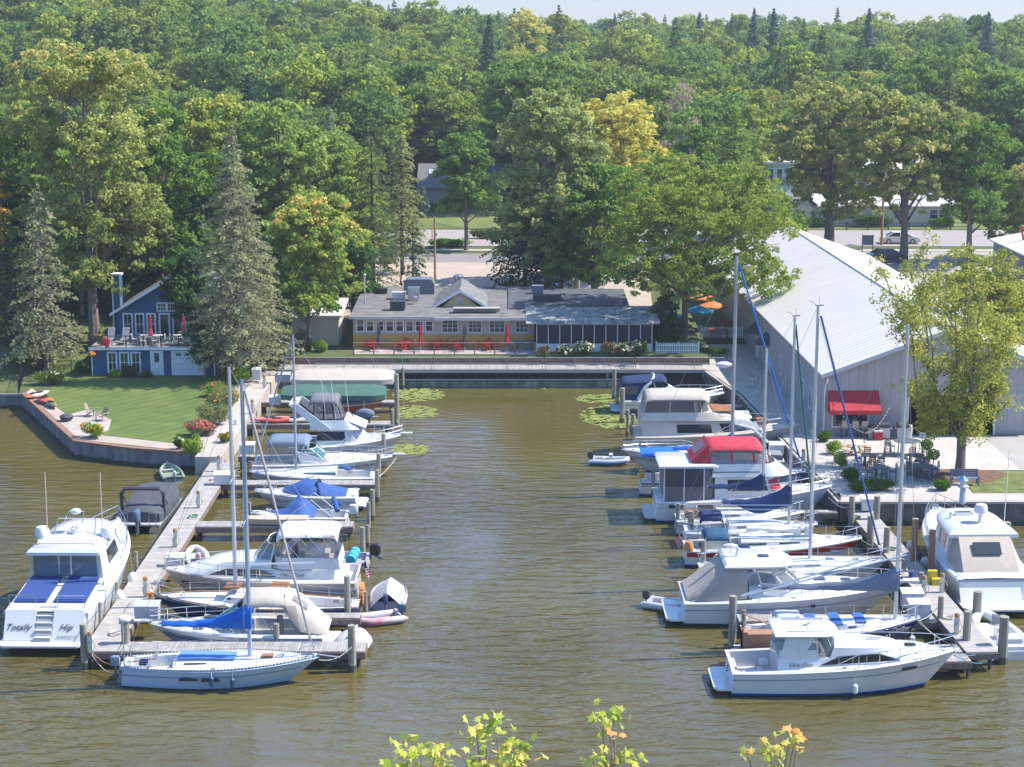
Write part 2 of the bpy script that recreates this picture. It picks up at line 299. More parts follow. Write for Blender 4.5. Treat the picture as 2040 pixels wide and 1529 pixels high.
# ---------------- sea walls
pile_m=lines_mat('sheet_piling',(.30,.29,.28),(.12,.13,.14),'X',.42,.35,.8,.2,1.2)
brn=mat('rusty_cap',(.26,.15,.10),.8,var=.25,scale=3)
def seawall(pts,z1,name,label,m,capm,cw=.3,z0=-.6):
    root=thing(name,label,'seawall',(pts[0][0],pts[0][1],0)); ox,oy=pts[0]; w=MB(); c=MB(); sb=MB()
    for (ax,ay),(bx,by) in zip(pts,pts[1:]):
        L=math.hypot(bx-ax,by-ay); n=int(L/.21); dx,dy=(bx-ax)/L,(by-ay)/L; nx,ny=dy,-dx
        ring=[]
        for i in range(n+1):
            o=.09 if i%4 in(0,1) else -.0; ring.append((ax-ox+dx*L*i/n+nx*o,ay-oy+dy*L*i/n+ny*o))
        w.loft([[(x,y,z) for x,y in ring] for z in (z0,z1-.12)],False)
        sb.loft([[(x+nx*.012,y+ny*.012,z+.05*math.sin(i*.7)*(z>0)) for i,(x,y) in enumerate(ring)] for z in (-.3,.22)],False)
        c.slab([(ax-ox+nx*.16,ay-oy+ny*.16,z1-.12),(bx-ox+nx*.16,by-oy+ny*.16,z1-.12),(bx-ox-nx*cw,by-oy-ny*cw,z1-.12),(ax-ox-nx*cw,ay-oy-ny*cw,z1-.12)],(0,0,.14))
    w.build('wall_face',m,root,0); sb.build('algae_band',mat('algae_stain',(.05,.055,.035),.8,var=.4,scale=2),root,0); c.build('cap',capm,root,0); return root
pm=mat('grey_sheet_pile',(.17,.17,.175),.75,var=.4,scale=1.6,streak=(1,1,.3))
seawall([(-39.8,144),(-31.5,127),(-27,124.8),(-21.9,123.3)],1.27,'seawall','grey corrugated steel seawall with rusty cap edging the green lawn',pm,brn)
seawall([(-160,144),(-39.8,144)],1.2,'seawall','low shaded seawall at the left edge behind the kayaks',pm,conc2)
seawall([(20.5,109.3),(160,109.3)],1.5,'seawall','dark concrete seawall under the sidewalk behind the tan-canvas yacht',mat('dark_wall',(.13,.13,.12),.8,var=.3,scale=1.5),conc2,.2)
seawall([(16.6,152.6),(18.4,142),(20.2,114.5),(20.5,109.3)],1.48,'seawall','seawall under the quay path beside the warehouse',mat('dark_wall',(.13,.13,.12),.8),conc2,.2)
# back bulkhead: block wall, pipe, recess, boardwalk, railing, retaining wall
blockm=lines_mat('algae_blocks',(.22,.23,.18),(.08,.09,.08),'X',.55,.05,.9,.3,1.5)
r0=thing('bulkhead','low grey block bulkhead at the back end of the basin under the boardwalk','seawall',(0,152.4,0))
mb=MB(); mb.box(-20.1,10.2,0,.5,-.5,.55); mb.build('block_wall',blockm,r0,0)
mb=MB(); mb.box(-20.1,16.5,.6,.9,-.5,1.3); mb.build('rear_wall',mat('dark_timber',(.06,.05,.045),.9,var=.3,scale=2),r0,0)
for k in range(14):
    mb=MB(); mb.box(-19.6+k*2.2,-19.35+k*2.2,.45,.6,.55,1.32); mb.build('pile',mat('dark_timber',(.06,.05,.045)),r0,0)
mb=MB(); mb.tube([(-19.9,-.1,.68),(10.0,-.1,.72)],.06); mb.build('pipe',grey,r0)
plank=lines_mat('weathered_planks',(.36,.33,.30),(.10,.09,.08),'X',.14,.10,.85,.16,2.0)
plankY=lines_mat('weathered_planks_across',(.40,.365,.33),(.13,.115,.10),'Y',.14,.09,.85,.14,2.0)
bw=thing('boardwalk','long weathered boardwalk along the back of the basin','boardwalk',(0,152.2,0))
mb=MB(); mb.box(-20.1,10.0,0,2.25,1.5,1.63); mb.add([(10,0,1.5),(16.6,.0,1.5),(16.6,2.25,1.5),(10,2.25,1.5),(10,0,1.63),(16.6,.0,1.55),(16.6,2.25,1.55),(10,2.25,1.63)],[(3,2,1,0),(4,5,6,7),(0,1,5,4),(1,2,6,5),(2,3,7,6)]); mb.build('walk_deck',plank,bw,0)
mb=MB(); mb.box(-20.1,16.6,-.06,-.01,1.34,1.62); mb.build('fascia',conc2,bw,0)
rail_m=mat('galvanised_rail',(.50,.50,.50),.45,metal=.4)
for a,b in ((-16.9,-6.9),(-6.7,-.5),(-.35,2.6),(2.9,10.4),(10.6,18.2)):
    t=thing('railing','galvanised two-bar boardwalk railing, section %s'%{-16.9:'by the tan boat lift cover',-6.7:'in front of the left red dining tables',-.35:'short one in front of the deck corner',2.9:'in front of the white hydrangeas',10.6:'bending towards the warehouse'}[a],'railing',(a,152.35,1.63),0,'railing sections along the boardwalk')
    L=b-a; mb=MB(); mb.tube([(0,0,0),(0,0,1.0),(L,0,1.0),(L,0,0)],.03); mb.tube([(0,0,.5),(L,0,.5)],.022); mb.build('bar',rail_m,t); n=max(1,int(L/2.2))
    for k in range(1,n): mb=MB(); mb.tube([(L*k/n,0,0),(L*k/n,0,1)],.022); mb.build('post',rail_m,t)
rw=lines_mat('retaining_boards',(.22,.14,.10),(.08,.05,.04),'Z',.2,.1,.85,.2,1.5)
t=thing('retaining_wall','brown board retaining wall behind the boardwalk','wall',(0,154.5,1.5))
mb=MB(); mb.box(-20.1,-10.2,0,.15,0,.72); mb.box(-8.9,16.6,0,.15,0,.72); mb.build('board_face',rw,t,0)
st=thing('steps','short flight of wooden steps up from the boardwalk','steps',(-10.1,154.45,1.63))
mb=MB()
for k in range(3): mb.box(0,1.15,.1+k*.3,.45+k*.3,0.0,.17*(k+1)+.004)
mb.build('treads',plank,st,0)
# ---------------- building helpers
trim=mat('white_trim',(.78,.78,.76),.5,var=.04)
def rectY(px0,py0,px1,py1,Y):
    a=atY(px0,py0,Y); b=atY(px1,py1,Y); return min(a.x,b.x),max(a.x,b.x),min(a.z,b.z),max(a.z,b.z)
def win(parent,x0,x1,y,z0,z1,cols=1,rows=2,fr=.09,rz=0,name='window',tm=None,gm=None,org=None,depth=.06):
    """window facing local -Y; coordinates in the parent's frame"""
    tm=tm or trim; gm=gm or hglass; w=x1-x0; h=z1-z0; cx=(x0+x1)/2
    loc=org if org else (cx,y,z0)
    f=MB(); f.box(-w/2,w/2,-depth,0,0,fr); f.box(-w/2,w/2,-depth,0,h-fr,h); f.box(-w/2,-w/2+fr,-depth,0,fr,h-fr); f.box(w/2-fr,w/2,-depth,0,fr,h-fr)
    iw=w-2*fr; ih=h-2*fr
    for c in range(1,cols): f.box(-w/2+fr+iw*c/cols-.018,-w/2+fr+iw*c/cols+.018,-depth*.8,-.02,fr,h-fr)
    for r in range(1,rows): f.box(-w/2+fr,w/2-fr,-depth*.75,-.02,fr+ih*r/rows-.02,fr+ih*r/rows+.02)
    o=f.build(name,tm,parent,0,loc); o.rotation_euler=(0,0,rz)
    p=MB(); p.box(-w/2+fr-.005,w/2-fr+.005,-.025,-.004,fr-.005,h-fr+.005); p.build('pane',gm,o,0); return o
shingle=mat('grey_shingles',(.16,.16,.165),.9,var=.25,scale=4,bump=.5,bscale=14)
# ---------------- blue house
bs=lines_mat('blue_lap_siding',(.030,.105,.20),(.015,.06,.12),'Z',.16,.12,.7,.08,1.5)
HX,HY,HZ=-30.5,151.3,1.28
bh=thing('lake_house','blue two-storey lake house with white trim, deck and garage door behind the green lawn','house',(HX,HY,HZ))
def bl(px0,py0,px1,py1,Y):
    a=rectY(px0,py0,px1,py1,Y); return a[0]-HX,a[1]-HX,a[2]-HZ,a[3]-HZ
mb=MB(); mb.box(-5.2,5.15,0,8,0,2.32); mb.build('lower_wall',bs,bh,0)
mb=MB(); mb.box(-5.4,5.3,-.25,6.2,2.32,2.47); mb.build('deck_floor',plank,bh,0)
mb=MB(); mb.box(-5.45,5.35,-.33,-.25,2.24,2.5); mb.build('fascia',trim,bh,0)
# upper storey: gable faces the water
wl,wr,y0,y1,ez,az=-4.3,6.1,6.1,15.5,4.5,7.75; cx=(wl+wr)/2
mb=MB(); mb.slab([(wl,y0,2.4),(wr,y0,2.4),(wr,y0,ez),(cx,y0,az-.08),(wl,y0,ez)],(0,y1-y0,0)); mb.build('upper_wall',bs,bh,0)
mb=MB()
for s in (-1,1):
    e=(cx+s*(wr-cx+.55),ez-.35*.62); mb.slab([(cx,y0-.45,az),(e[0],y0-.45,e[1]),(e[0],y1+.4,e[1]),(cx,y1+.4,az)],(0,0,.14))
mb.build('roof',shingle,bh,0)
mb=MB()
for s in (-1,1):
    e=(cx+s*(wr-cx+.58),ez-.36*.62); mb.slab([(cx,y0-.5,az-.1),(e[0],y0-.5,e[1]-.1),(e[0],y0-.5,e[1]+.16),(cx,y0-.5,az+.16)],(0,.045,0))
mb.build('rake_board',trim,bh,0)
mb=MB(); mb.box(-4.9,-4.15,7.2,8.0,1.0,7.6); mb.build('chimney',bs,bh,0); ch=bh.children[-1]
mb=MB(); mb.box(-5.0,-4.05,7.1,8.1,7.6,7.75); mb.box(-4.93,-4.83,7.15,7.2,1,7.6); mb.box(-4.25,-4.13,7.15,7.2,1,7.6); mb.build('chimney_trim',trim,ch,0)
for a,b in ((244,266),(268,289),(291,312)): 
    q=bl(a,624,b,668,157.4); win(bh,q[0],q[1],y0-.0,q[2],q[3],2,2,.13)
q=bl(312,603,352,621,157.4); win(bh,q[0],(q[0]+q[1])/2,y0,q[2],q[3],3,2,.1); win(bh,(q[0]+q[1])/2+.01,q[1],y0,q[2],q[3],3,2,.1)
for a,b in ((316,340),(343,366),(369,392)): q=bl(a,624,b,674,157.4); win(bh,q[0],q[1],y0,q[2],q[3],1,1,.13,name='patio_door')
for a,b in ((213,235),(237,259),(260,282)): q=bl(a,701,b,744,151.3); win(bh,q[0],q[1],0,q[2],q[3],2,2,.13)
q=bl(299,699,327,751,151.3); mb=MB(); mb.box(q[0],q[1],-.05,0,0,q[3]); d=mb.build('door_frame',trim,bh,0)
mb=MB(); mb.box(q[0]+.13,q[1]-.13,-.09,-.05,.05,q[3]-.12); d=mb.build('door',mat('door_white',(.70,.71,.72),.45,var=.03),bh,0)
mb=MB(); mb.box(q[0]+.35,q[1]-.35,-.11,-.09,1.15,1.95); mb.build('pane',hglass,d,0); mb=MB(); mb.ell((q[0]+.22,-.13,1.0),.05); mb.build('handle',blk,d)
q=bl(341,699,411,751,151.3); mb=MB(); mb.box(q[0],q[0]+.13,-.06,0,0,q[3]); mb.box(q[1]-.13,q[1],-.06,0,0,q[3]); mb.box(q[0],q[1],-.063,0,q[3]-.13,q[3]+.002); mb.build('garage_frame',trim,bh,0)
mb=MB(); 
for k in range(4): mb.box(q[0]+.13,q[1]-.13,-.035,0,.02+k*.5,.50+k*.5)
g=mb.build('garage_door',mat('door_white',(.7,.71,.72)),bh,0)
for k in range(3): mb=MB(); x=q[0]+.6+k*.75; mb.box(x-.22,x+.22,-.045,-.035,1.72,1.93); mb.build('window',hglass,g,0)
for x in (q[0]-2.55,q[0]-.5): mb=MB(); mb.box(x-.07,x+.07,-.16,-.02,1.5,1.8); mb.build('wall_lamp',blk,bh,0)
mb=MB()
for x in (-5.27,5.15): mb.box(x-.05,x+.05,-.07,-.02,0,2.24)
mb.build('downspout',trim,bh,0)
# deck railing of the house
rm=mat('black_iron',(.02,.02,.022),.5)
mb=MB(); mb.tube([(-5.3,-.2,3.45),(5.2,-.2,3.45)],.03); mb.tube([(-5.3,-.2,2.6),(5.2,-.2,2.6)],.02); mb.tube([(-5.3,-.2,3.45),(-5.3,6,3.45)],.03)
for k in range(8): mb.tube([(-5.3+k*1.5,-.2,2.47),(-5.3+k*1.5,-.2,3.5)],.045,4)
for k in range(96): mb.tube([(-5.3+k*.11,-.2,2.6),(-5.3+k*.11,-.2,3.45)],.011,3)
mb.build('railing',rm,bh)
# ---------------- shed
sh=thing('shed','cream shed with white door beside the dining deck','shed',(-17.6,160.5,2.15))
sm=mat('cream_siding',(.50,.44,.32),.8,var=.06); mb=MB(); mb.box(-2.2,2.0,0,6,0,2.7); mb.build('wall',sm,sh,0)
mb=MB(); mb.slab([(-2.4,-.3,2.7),(2.35,-.3,2.7),(2.35,6.3,3.3),(-2.4,6.3,3.3)],(0,0,.16)); mb.build('roof',mat('white_roofing',(.66,.62,.57),.8,var=.08),sh,0)
mb=MB(); mb.box(2.0,2.05,1.2,2.2,0,2.1); mb.build('door',trim,sh,0)
# ---------------- restaurant
yel=mat('ochre_siding',(.62,.36,.08),.75,var=.08,scale=1.5); pale=mat('cream_trim',(.50,.43,.37),.6,var=.05)
RX,RY,RZ=-14.2,159.3,2.15
rs=thing('restaurant','long low ochre-yellow restaurant with flat grey roof and small gable behind the dining deck','restaurant',(RX,RY,RZ))
mb=MB(); mb.box(0,16.2,0,15.2,0,1.28); mb.build('lower_wall',yel,rs,0)
mb=MB(); mb.box(0,16.2,.02,15.18,1.28,2.85); mb.build('upper_wall',pale,rs,0)
roofm=mat('grey_roll_roofing',(.165,.155,.15),.9,var=.28,scale=1.1,bump=.2)
mb=MB(); mb.slab([(-.25,-.6,2.86),(7.3,-.6,2.86),(7.3,15.5,3.25),(-.25,15.5,3.25)],(0,0,.14)); mb.slab([(7.3,-1.0,2.80),(16.6,-1.0,2.80),(16.6,15.5,3.22),(7.3,15.5,3.22)],(0,0,.14)); rf=mb.build('roof',roofm,rs,0)
mb=MB(); mb.box(-.3,7.3,-.68,-.6,2.78,3.02); mb.box(7.3,16.6,-1.08,-1.0,2.72,2.96); mb.build('gutter',mat('pale_gutter',(.55,.53,.50),.5),rf,0)
scal=MB()
for a,b in ((1.0,8.2),(10.2,15.8)):
    n=int((b-a)/.14)
    for k in range(n): scal.box(a+k*.14,a+k*.14+.12,-.12,-.09,2.45,2.72-.0)
scal.build('valance',whitec,rs,0)
for k in range(8):
    a=709+k*19.6; q=rectY(a,635,a+17.5,662,159.3); win(rs,q[0]-RX,q[1]-RX,0,q[2]-RZ,q[3]-RZ,1,2,.1,depth=.09)
for a,b in ((880,913),(932,960),(974,1006),(1026,1053)):
    q=rectY(a,636,b,663,159.3); win(rs,q[0]-RX,q[1]-RX,0,q[2]-RZ,q[3]-RZ,3,3,.07,depth=.09)
# gable on the roof
gx0,gx1,gy=7.2,11.7,4.6; gc=(gx0+gx1)/2; gz=3.2
mb=MB(); mb.slab([(gx0+.4,gy,gz-.3),(gx1-.4,gy,gz-.3),(gc,gy,gz+1.28)],(0,5.5,0)); mb.build('gable_wall',mat('pale_yellow',(.62,.48,.22),.8,var=.05),rs,0)
mb=MB()
for s in (-1,1): mb.slab([(gc,gy-.35,gz+1.42),(gc+s*(gx1-gc+.2),gy-.35,gz-.12),(gc+s*(gx1-gc+.2),gy+7,gz-.12),(gc,gy+7,gz+1.42)],(0,0,.12))
mb.build('gable_roof',mat('lichen_shingles',(.10,.105,.11),.95,scale=2.5,col2=(.27,.27,.26),bump=.5,bscale=12),rs,0)
mb=MB()
for s in (-1,1): mb.slab([(gc,gy-.4,gz+1.26),(gc+s*(gx1-gc+.24),gy-.4,gz-.26),(gc+s*(gx1-gc+.24),gy-.4,gz-.02),(gc,gy-.4,gz+1.52)],(0,.04,0))
mb.build('rake_board',trim,rs,0)
mb=MB(); mb.box(gc-.22,gc+.22,gy-.05,gy,gz+.3,gz+.8); mb.build('vent',grey,rs,0)
mb=MB(); mb.box(8.9,13.1,1.9,2.05,3.05,3.42); mb.box(8.9,13.1,1.2,2.1,3.38,3.46); mb.build('roof_curb',mat('curb_tan',(.40,.36,.33),.8),rs,0)
def rl(px,py,z): p=at(px,py,z); return p.x-RX,p.y-RY
units=[('dark_box',777,617,1.35,.9,.75,dgrey),('white_unit',781,598,1.25,1.0,.6,white),('tall_unit',812,600,1.1,1.0,1.15,steel),('small_box',754,588,.85,.7,.45,dgrey),('long_duct',1062,602,2.6,.8,.55,dgrey),('tall_box',1060,590,1.05,.8,.8,slatec),('stack_base',903,580,.9,.8,.6,steel)]
for nm,px,py,w,d,h,m in units:
    x,y=rl(px,py,5.35); z=3.0+.025*y+.05; mb=MB(); mb.box(x,x+w,y,y+d,z+.12,z+h); mb.box(x+.08,x+w-.08,y+.08,y+d-.08,z-.05,z+.12); mb.box(x-.03,x+w+.03,y-.03,y+d+.03,z+h,z+h+.05)
    for k in range(4): mb.box(x+.12,x+w-.12,y-.012,y,z+.25+k*(h-.4)/4,z+.25+k*(h-.4)/4+.03)
    mb.build('roof_'+nm,m,rs,0)
x,y=rl(907,578,5.4); mb=MB(); mb.lathe((x+.3,y+.4,3.8),[(.35,0),(.35,.5),(.5,.55),(.5,.75),(.3,.9)]); mb.lathe((x+.95,y+.8,3.3),[(.3,0),(.3,.6),(.45,.65),(.42,.85)]); mb.build('exhaust_stack',steel,rs)
x,y=rl(826,604,5.4); mb=MB(); mb.lathe((x,y,3.3),[(.13,0),(.13,.3),(.3,.35),(.3,.5),(.12,.62)]); mb.build('roof_fan',steel,rs)
mb=MB(); mb.tube([(.6,6.0,3.1),(.6,6.0,5.7)],.06); mb.ell((.6,6,5.8),.14); mb.build('roof_lamp',grey,rs)
# screened porch
pcx=thing('screen_porch','dark screened porch with mossy tin roof beside the restaurant','porch',(2.15,157.6,2.15))
mb=MB(); mb.box(0,10.3,0,5.5,0,.75); mb.build('knee_wall',trim,pcx,0)
mb=MB(); mb.box(.05,10.25,.06,5.4,.75,2.55); mb.build('screen',mat('dark_screen',(.018,.022,.028),.5,var=.3,scale=3),pcx,0)
mb=MB()
for k in range(11): mb.box(k*1.02,k*1.02+.07,-.02,.06,.75,2.55)
mb.box(0,10.3,-.03,.06,2.45,2.6); mb.build('frame',trim,pcx,0)
mb=MB(); mb.slab([(-.9,-.5,2.58),(10.9,-.5,2.58),(10.9,4.5,3.25),(-.9,4.5,3.25)],(0,0,.07)); mb.build('roof',mat('mossy_tin_roof',(.12,.13,.13),.75,scale=1.6,col2=(.42,.42,.40),bump=.3),pcx,0); 
mb=MB(); mb.slab([(-2.5,5.0,3.0),(8.6,5.0,3.0),(8.6,15,3.3),(-2.5,15,3.3)],(0,0,.16)); mb.box(-2.3,8.4,5.2,14.8,0,3.0); mb.build('rear_block',mat('dark_roofing',(.09,.095,.105),.9,var=.25,scale=1.2),pcx,0)
mb=MB(); mb.box(8.7,12.2,5.0,8,0,2.9); mb.build('rear_annex',grey,pcx,0)
# dining deck
dk=thing('dining_deck','raised timber dining deck in front of the restaurant','deck',(-13.9,156.0,1.5))
mb=MB(); mb.box(-.1,16.1,0,3.3,.62,.74); mb.build('floor',lines_mat('deck_floor',(.42,.35,.31),(.16,.13,.12),'X',.14,.1,.85,.12,2),dk,0)
mb=MB(); mb.box(-.1,16.1,-.05,0,.35,.76); mb.build('fascia',mat('deck_fascia',(.36,.28,.24),.8,var=.15),dk,0)
mb=MB(); mb.tube([(0,.05,1.75),(16,.05,1.75)],.035,4); mb.tube([(0,.05,1.25),(16,.05,1.25)],.012,3)
for k in range(10): mb.box(k*1.77-.05,k*1.77+.05,0,.1,.74,1.78)
mb.build('railing',mat('rail_brown',(.30,.16,.12),.7,var=.1),dk,0)
# closed umbrellas on the deck
def umbrella_closed(loc,m,label,h=2.5,group=None,r=.16):
    t=thing('umbrella',label,'umbrella',loc,0,group); mb=MB(); mb.tube([(0,0,0),(0,0,h+.08)],.025); mb.lathe((0,0,0),[(.25,0),(.25,.06),(.05,.1)],10); mb.build('pole',grey,t)
    mb=MB(); rings=[]
    for z,rr in ((.55,.55),(.62,1.1),(.9,1.25),(1.25,.8),(1.35,.62),(1.7,.9),(2.1,.7),(2.45,.2)): rings.append([(r*rr*math.cos(a)*(1+.22*math.cos(8*a)),r*rr*math.sin(a)*(1+.22*math.cos(8*a)),z*h/2.5) for a in [k*math.pi/12 for k in range(24)]])
    mb.loft(rings,True,True,True); mb.build('canopy',m,t,0); return t
for px,m,l in ((755,dgreyc,'closed black umbrella at the left end of the dining deck'),(838,redc,'closed red umbrella in front of the left row of restaurant windows'),(926,dgreyc,'closed black umbrella between two red umbrellas'),(1010,redc,'closed red umbrella near the blue chairs')):
    p=at(px,701,2.24); umbrella_closed((p.x,p.y,2.24),m,l,2.55,'closed umbrellas on the dining deck')
# cafe chairs and tables
def cafe_chair(m,label,loc,rz,group,name='chair'):
    t=thing(name,label,'chair',loc,rz,group); mb=MB(); mb.box(-.23,.23,-.23,.23,.42,.46); mb.build('seat',m,t,0)
    mb=MB(); mb.tube([(-.2,.22,.44),(-.22,.28,.8),(-.1,.3,.9),(.1,.3,.9),(.22,.28,.8),(.2,.22,.44)],.022,5)
    for x in (-.1,0,.1): mb.tube([(x,.22,.44),(x,.3,.88)],.016,4)
    mb.build('backrest',m,t)
    for x in (-.2,.2):
        for y in (-.2,.2): mb=MB(); mb.tube([(x,y,.43),(x*1.15,y*1.15,0)],.02,4); mb.build('leg',m,t)
        mb=MB(); mb.tube([(x,-.2,.44),(x,-.2,.66),(x,.24,.66)],.02,4); mb.build('armrest',m,t)
    return t
def cafe_table(m,label,loc,group,w=.45):
    t=thing('table',label,'table',loc,0,group); mb=MB(); mb.lathe((0,0,.7),[(w,0),(w,.04)],16); mb.build('tabletop',m,t); mb=MB(); mb.tube([(0,0,.03),(0,0,.7)],.035); mb.lathe((0,0,0),[(.25,0),(.25,.03)],10); mb.build('base',m,t); return t
cred=mat('red_chair_paint',(.58,.02,.035),.4); cblu=mat('turquoise_chair_paint',(.10,.36,.44),.4)
fc=None; gi=0
sets=[(742,cred,.2),(806,cred,0),(872,cred,.4),(912,cred,.1),(972,cred,0),(768,cblu,1.2),(1034,cblu,.1),(1056,cblu,.0)]
RG='red metal chairs on the dining deck'; BG='turquoise metal chairs on the dining deck'
firstr=firstb=None
for px,m,dy in sets:
    p=at(px,697,2.24); p.y+=dy; red=m is cred
    cafe_table(m,('red' if red else 'turquoise')+' round metal table '+{742:'beside the first black umbrella',806:'left of the first red umbrella',872:'right of the first red umbrella',912:'beside the middle black umbrella',972:'left of the last red umbrella',768:'close under the left restaurant windows',1034:'right of the last red umbrella',1056:'at the right end of the dining deck'}[px],(p.x,p.y,2.24),'round tables on the dining deck')
    for k,(dx,dyy) in enumerate(((-.62,0),(.62,.05),(0,-.6),(.05,.62))):
        if not red and k>1: continue
        src=firstr if red else firstb; rz=math.atan2(dyy,dx)-math.pi/2
        lab='red metal armchair at a red dining-deck table' if red else 'turquoise metal armchair at a turquoise deck table'
        if src is None:
            src=cafe_chair(m,lab,(p.x+dx,p.y+dyy,2.24),rz,RG if red else BG)
            if red: firstr=src
            else: firstb=src
        else: dup(src,(p.x+dx,p.y+dyy,2.24),rz,lab)
# furniture of the house deck
DZ=3.76
def hd(px,py): p=at(px,py,DZ); return (p.x,p.y,DZ)
wm=mat('white_resin',(.62,.62,.60),.5); firstw=None
for (px,py,ul,tl) in ((301,686,'closed red umbrella over the left white table of the house deck','left white patio table on the house deck'),(367,686,'closed red umbrella over the right white table, half behind leaves','right white patio table on the house deck, nearer the spruce')):
    x,y,z=hd(px,py); t=thing('table',tl,'table',(x,y,z),0,'patio tables on the house deck'); mb=MB(); mb.box(-.95,.95,-.5,.5,.70,.75); mb.build('tabletop',wm,t,0)
    for sx in (-.8,.8):
        for sy in (-.4,.4): mb=MB(); mb.tube([(sx,sy,0),(sx,sy,.7)],.03); mb.build('leg',wm,t)
    umbrella_closed((x,y+.02,z),redc,ul,2.6,None,.14)
    for dx,dy in ((-.5,.85),(.5,.85),(-.5,-.85),(.5,-.85),(-1.35,0),(1.35,0)):
        rz=(0 if dy>0 else math.pi) if abs(dx)<1 else (math.pi/2 if dx<0 else -math.pi/2)
        lab='white resin chair at the patio tables of the blue house'
        if firstw is None: firstw=cafe_chair(wm,lab,(x+dx,y+dy,z),rz,'white chairs on the house deck')
        else: dup(firstw,(x+dx,y+dy,z),rz,lab)
for px,l in ((222,'grey high-backed lounge chair beside the planter at the left of the house deck'),(251,'grey high-backed lounge chair nearer the red umbrella')):
    x,y,z=hd(px,683); t=thing('lounge_chair',l,'lounge chair',(x,y,z),0,'lounge chairs on the house deck'); mb=MB(); mb.slab([(-.3,-.2,.4),(.3,-.2,.4),(.3,-1.2,.35),(-.3,-1.2,.35)],(0,0,.06)); mb.build('seat',greyc,t,0)
    mb=MB(); mb.slab([(-.3,-.2,.4),(.3,-.2,.4),(.3,.35,1.25),(-.3,.35,1.25)],(0,.06,.02)); mb.build('backrest',greyc,t,0)
    for sx in (-.28,.28): mb=MB(); mb.tube([(sx,-1.1,.38),(sx,-1.1,0)],.025); mb.tube([(sx,.0,.5),(sx,.1,0)],.025); mb.build('leg',dgrey,t)
# ---------------- warehouse
WX,WY,WZ=22.45,127.6,1.5; WR=R(1.37)
wh=thing('warehouse','long grey warehouse with big white metal roof and red awning','warehouse',(WX,WY,WZ),WR)
ws=lines_mat('grey_vertical_siding',(.41,.385,.37),(.26,.245,.24),'X',.61,.05,.7,.05,.6); wsY=lines_mat('grey_vertical_siding_side',(.40,.38,.365),(.27,.255,.25),'Y',.61,.04,.7,.05,.6)
Wd,Ln,eh,rh=17.6,66.0,4.5,7.72
def wlx(px,z,Y=127.6): return xat(px,Y,z)-WX
mb=MB(); mb.add([(0,0,0),(0,Ln,0),(0,Ln,eh),(0,0,eh),(Wd,0,0),(Wd,Ln,0),(Wd,Ln,eh),(Wd,0,eh)],[(0,3,2,1),(4,5,6,7)]); mb.build('side_wall',wsY,wh,0)
ox0,ox1=wlx(1811,3),wlx(1982,3); oh=2.95
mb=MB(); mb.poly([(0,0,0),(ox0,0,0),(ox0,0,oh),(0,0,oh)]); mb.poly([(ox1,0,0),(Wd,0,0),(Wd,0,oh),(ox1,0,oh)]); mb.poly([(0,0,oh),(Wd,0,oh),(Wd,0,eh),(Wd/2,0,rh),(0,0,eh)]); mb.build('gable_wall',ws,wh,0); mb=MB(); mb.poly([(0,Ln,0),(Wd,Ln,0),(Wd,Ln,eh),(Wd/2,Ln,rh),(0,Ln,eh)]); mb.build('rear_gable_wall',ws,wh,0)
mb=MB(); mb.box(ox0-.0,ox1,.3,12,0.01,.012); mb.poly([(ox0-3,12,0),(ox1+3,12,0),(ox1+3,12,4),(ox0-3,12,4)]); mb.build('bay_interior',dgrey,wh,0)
mb=MB()
for x in (ox0-.12,ox1): mb.box(x,x+.12,-.04,.02,0,oh+.12)
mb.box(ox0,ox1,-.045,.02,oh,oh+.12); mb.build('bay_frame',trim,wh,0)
mb=MB()
for s in (0,1):
    e=-.25 if s==0 else Wd+.25; n=30
    for k in range(1): mb.slab([(Wd/2,-.35,rh+.02),(e,-.35,eh-.07),(e,Ln+.3,eh-.07),(Wd/2,Ln+.3,rh+.02)],(0,0,.12))
wroof=mat('white_metal_roof',(.65,.605,.54),.5,var=.045,scale=.5,streak=(.35,1.4,1)); 
mb.build('roof',wroof,wh,0); wrf=wh.children[-1]
mb=MB(); mb.box(Wd/2-.12,Wd/2+.12,-.36,Ln+.3,rh+.13,rh+.19); mb.build('ridge_cap',mat('ridge_grey',(.62,.62,.63),.5),wrf,0)
rb=MB()
for k in range(1,73):
    y=k*.9
    rb.slab([(Wd/2-.15,y,rh+.125),(-.22,y,eh+.06),(-.22,y+.04,eh+.06),(Wd/2-.15,y+.04,rh+.125)],(0,0,.006)); rb.slab([(Wd/2+.15,y,rh+.125),(Wd+.22,y,eh+.06),(Wd+.22,y+.04,eh+.06),(Wd/2+.15,y+.04,rh+.125)],(0,0,.006))
rb.build('roof_ribs',wroof,wrf,0)
mb=MB()
for s in (0,1):
    e=-.25 if s==0 else Wd+.25
    mb.slab([(Wd/2,-.4,rh-.16),(e,-.4,eh-.25),(e,-.4,eh+.06),(Wd/2,-.4,rh+.15)],(0,.045,0))
mb.build('rake_trim',mat('rake_grey',(.55,.55,.57),.5),wh,0)
mb=MB(); mb.box(.15,.3,-.3,-.05,eh-.55,eh-.2); mb.tube([(.22,-.1,eh-.5),(.1,-.08,eh-.8),(.1,-.08,.1)],.05); mb.build('downspout',trim,wh,0)
mb=MB(); mb.box(-.03,.1,-.035,.03,0,eh-.3); mb.box(-.03,0,0,Ln,3.0,3.12); mb.box(.0,Wd,-.03,0,3.05,3.14) ; mb.build('corner_trim',mat('trim_grey',(.42,.41,.42),.6),wh,0)
q0,q1=wlx(1656,2.3),wlx(1731,2.3); zz=atY(1690,852,127.6).z-WZ; win(wh,q0,q1,0,zz,zz+1.55,1,1,.1,depth=.08)
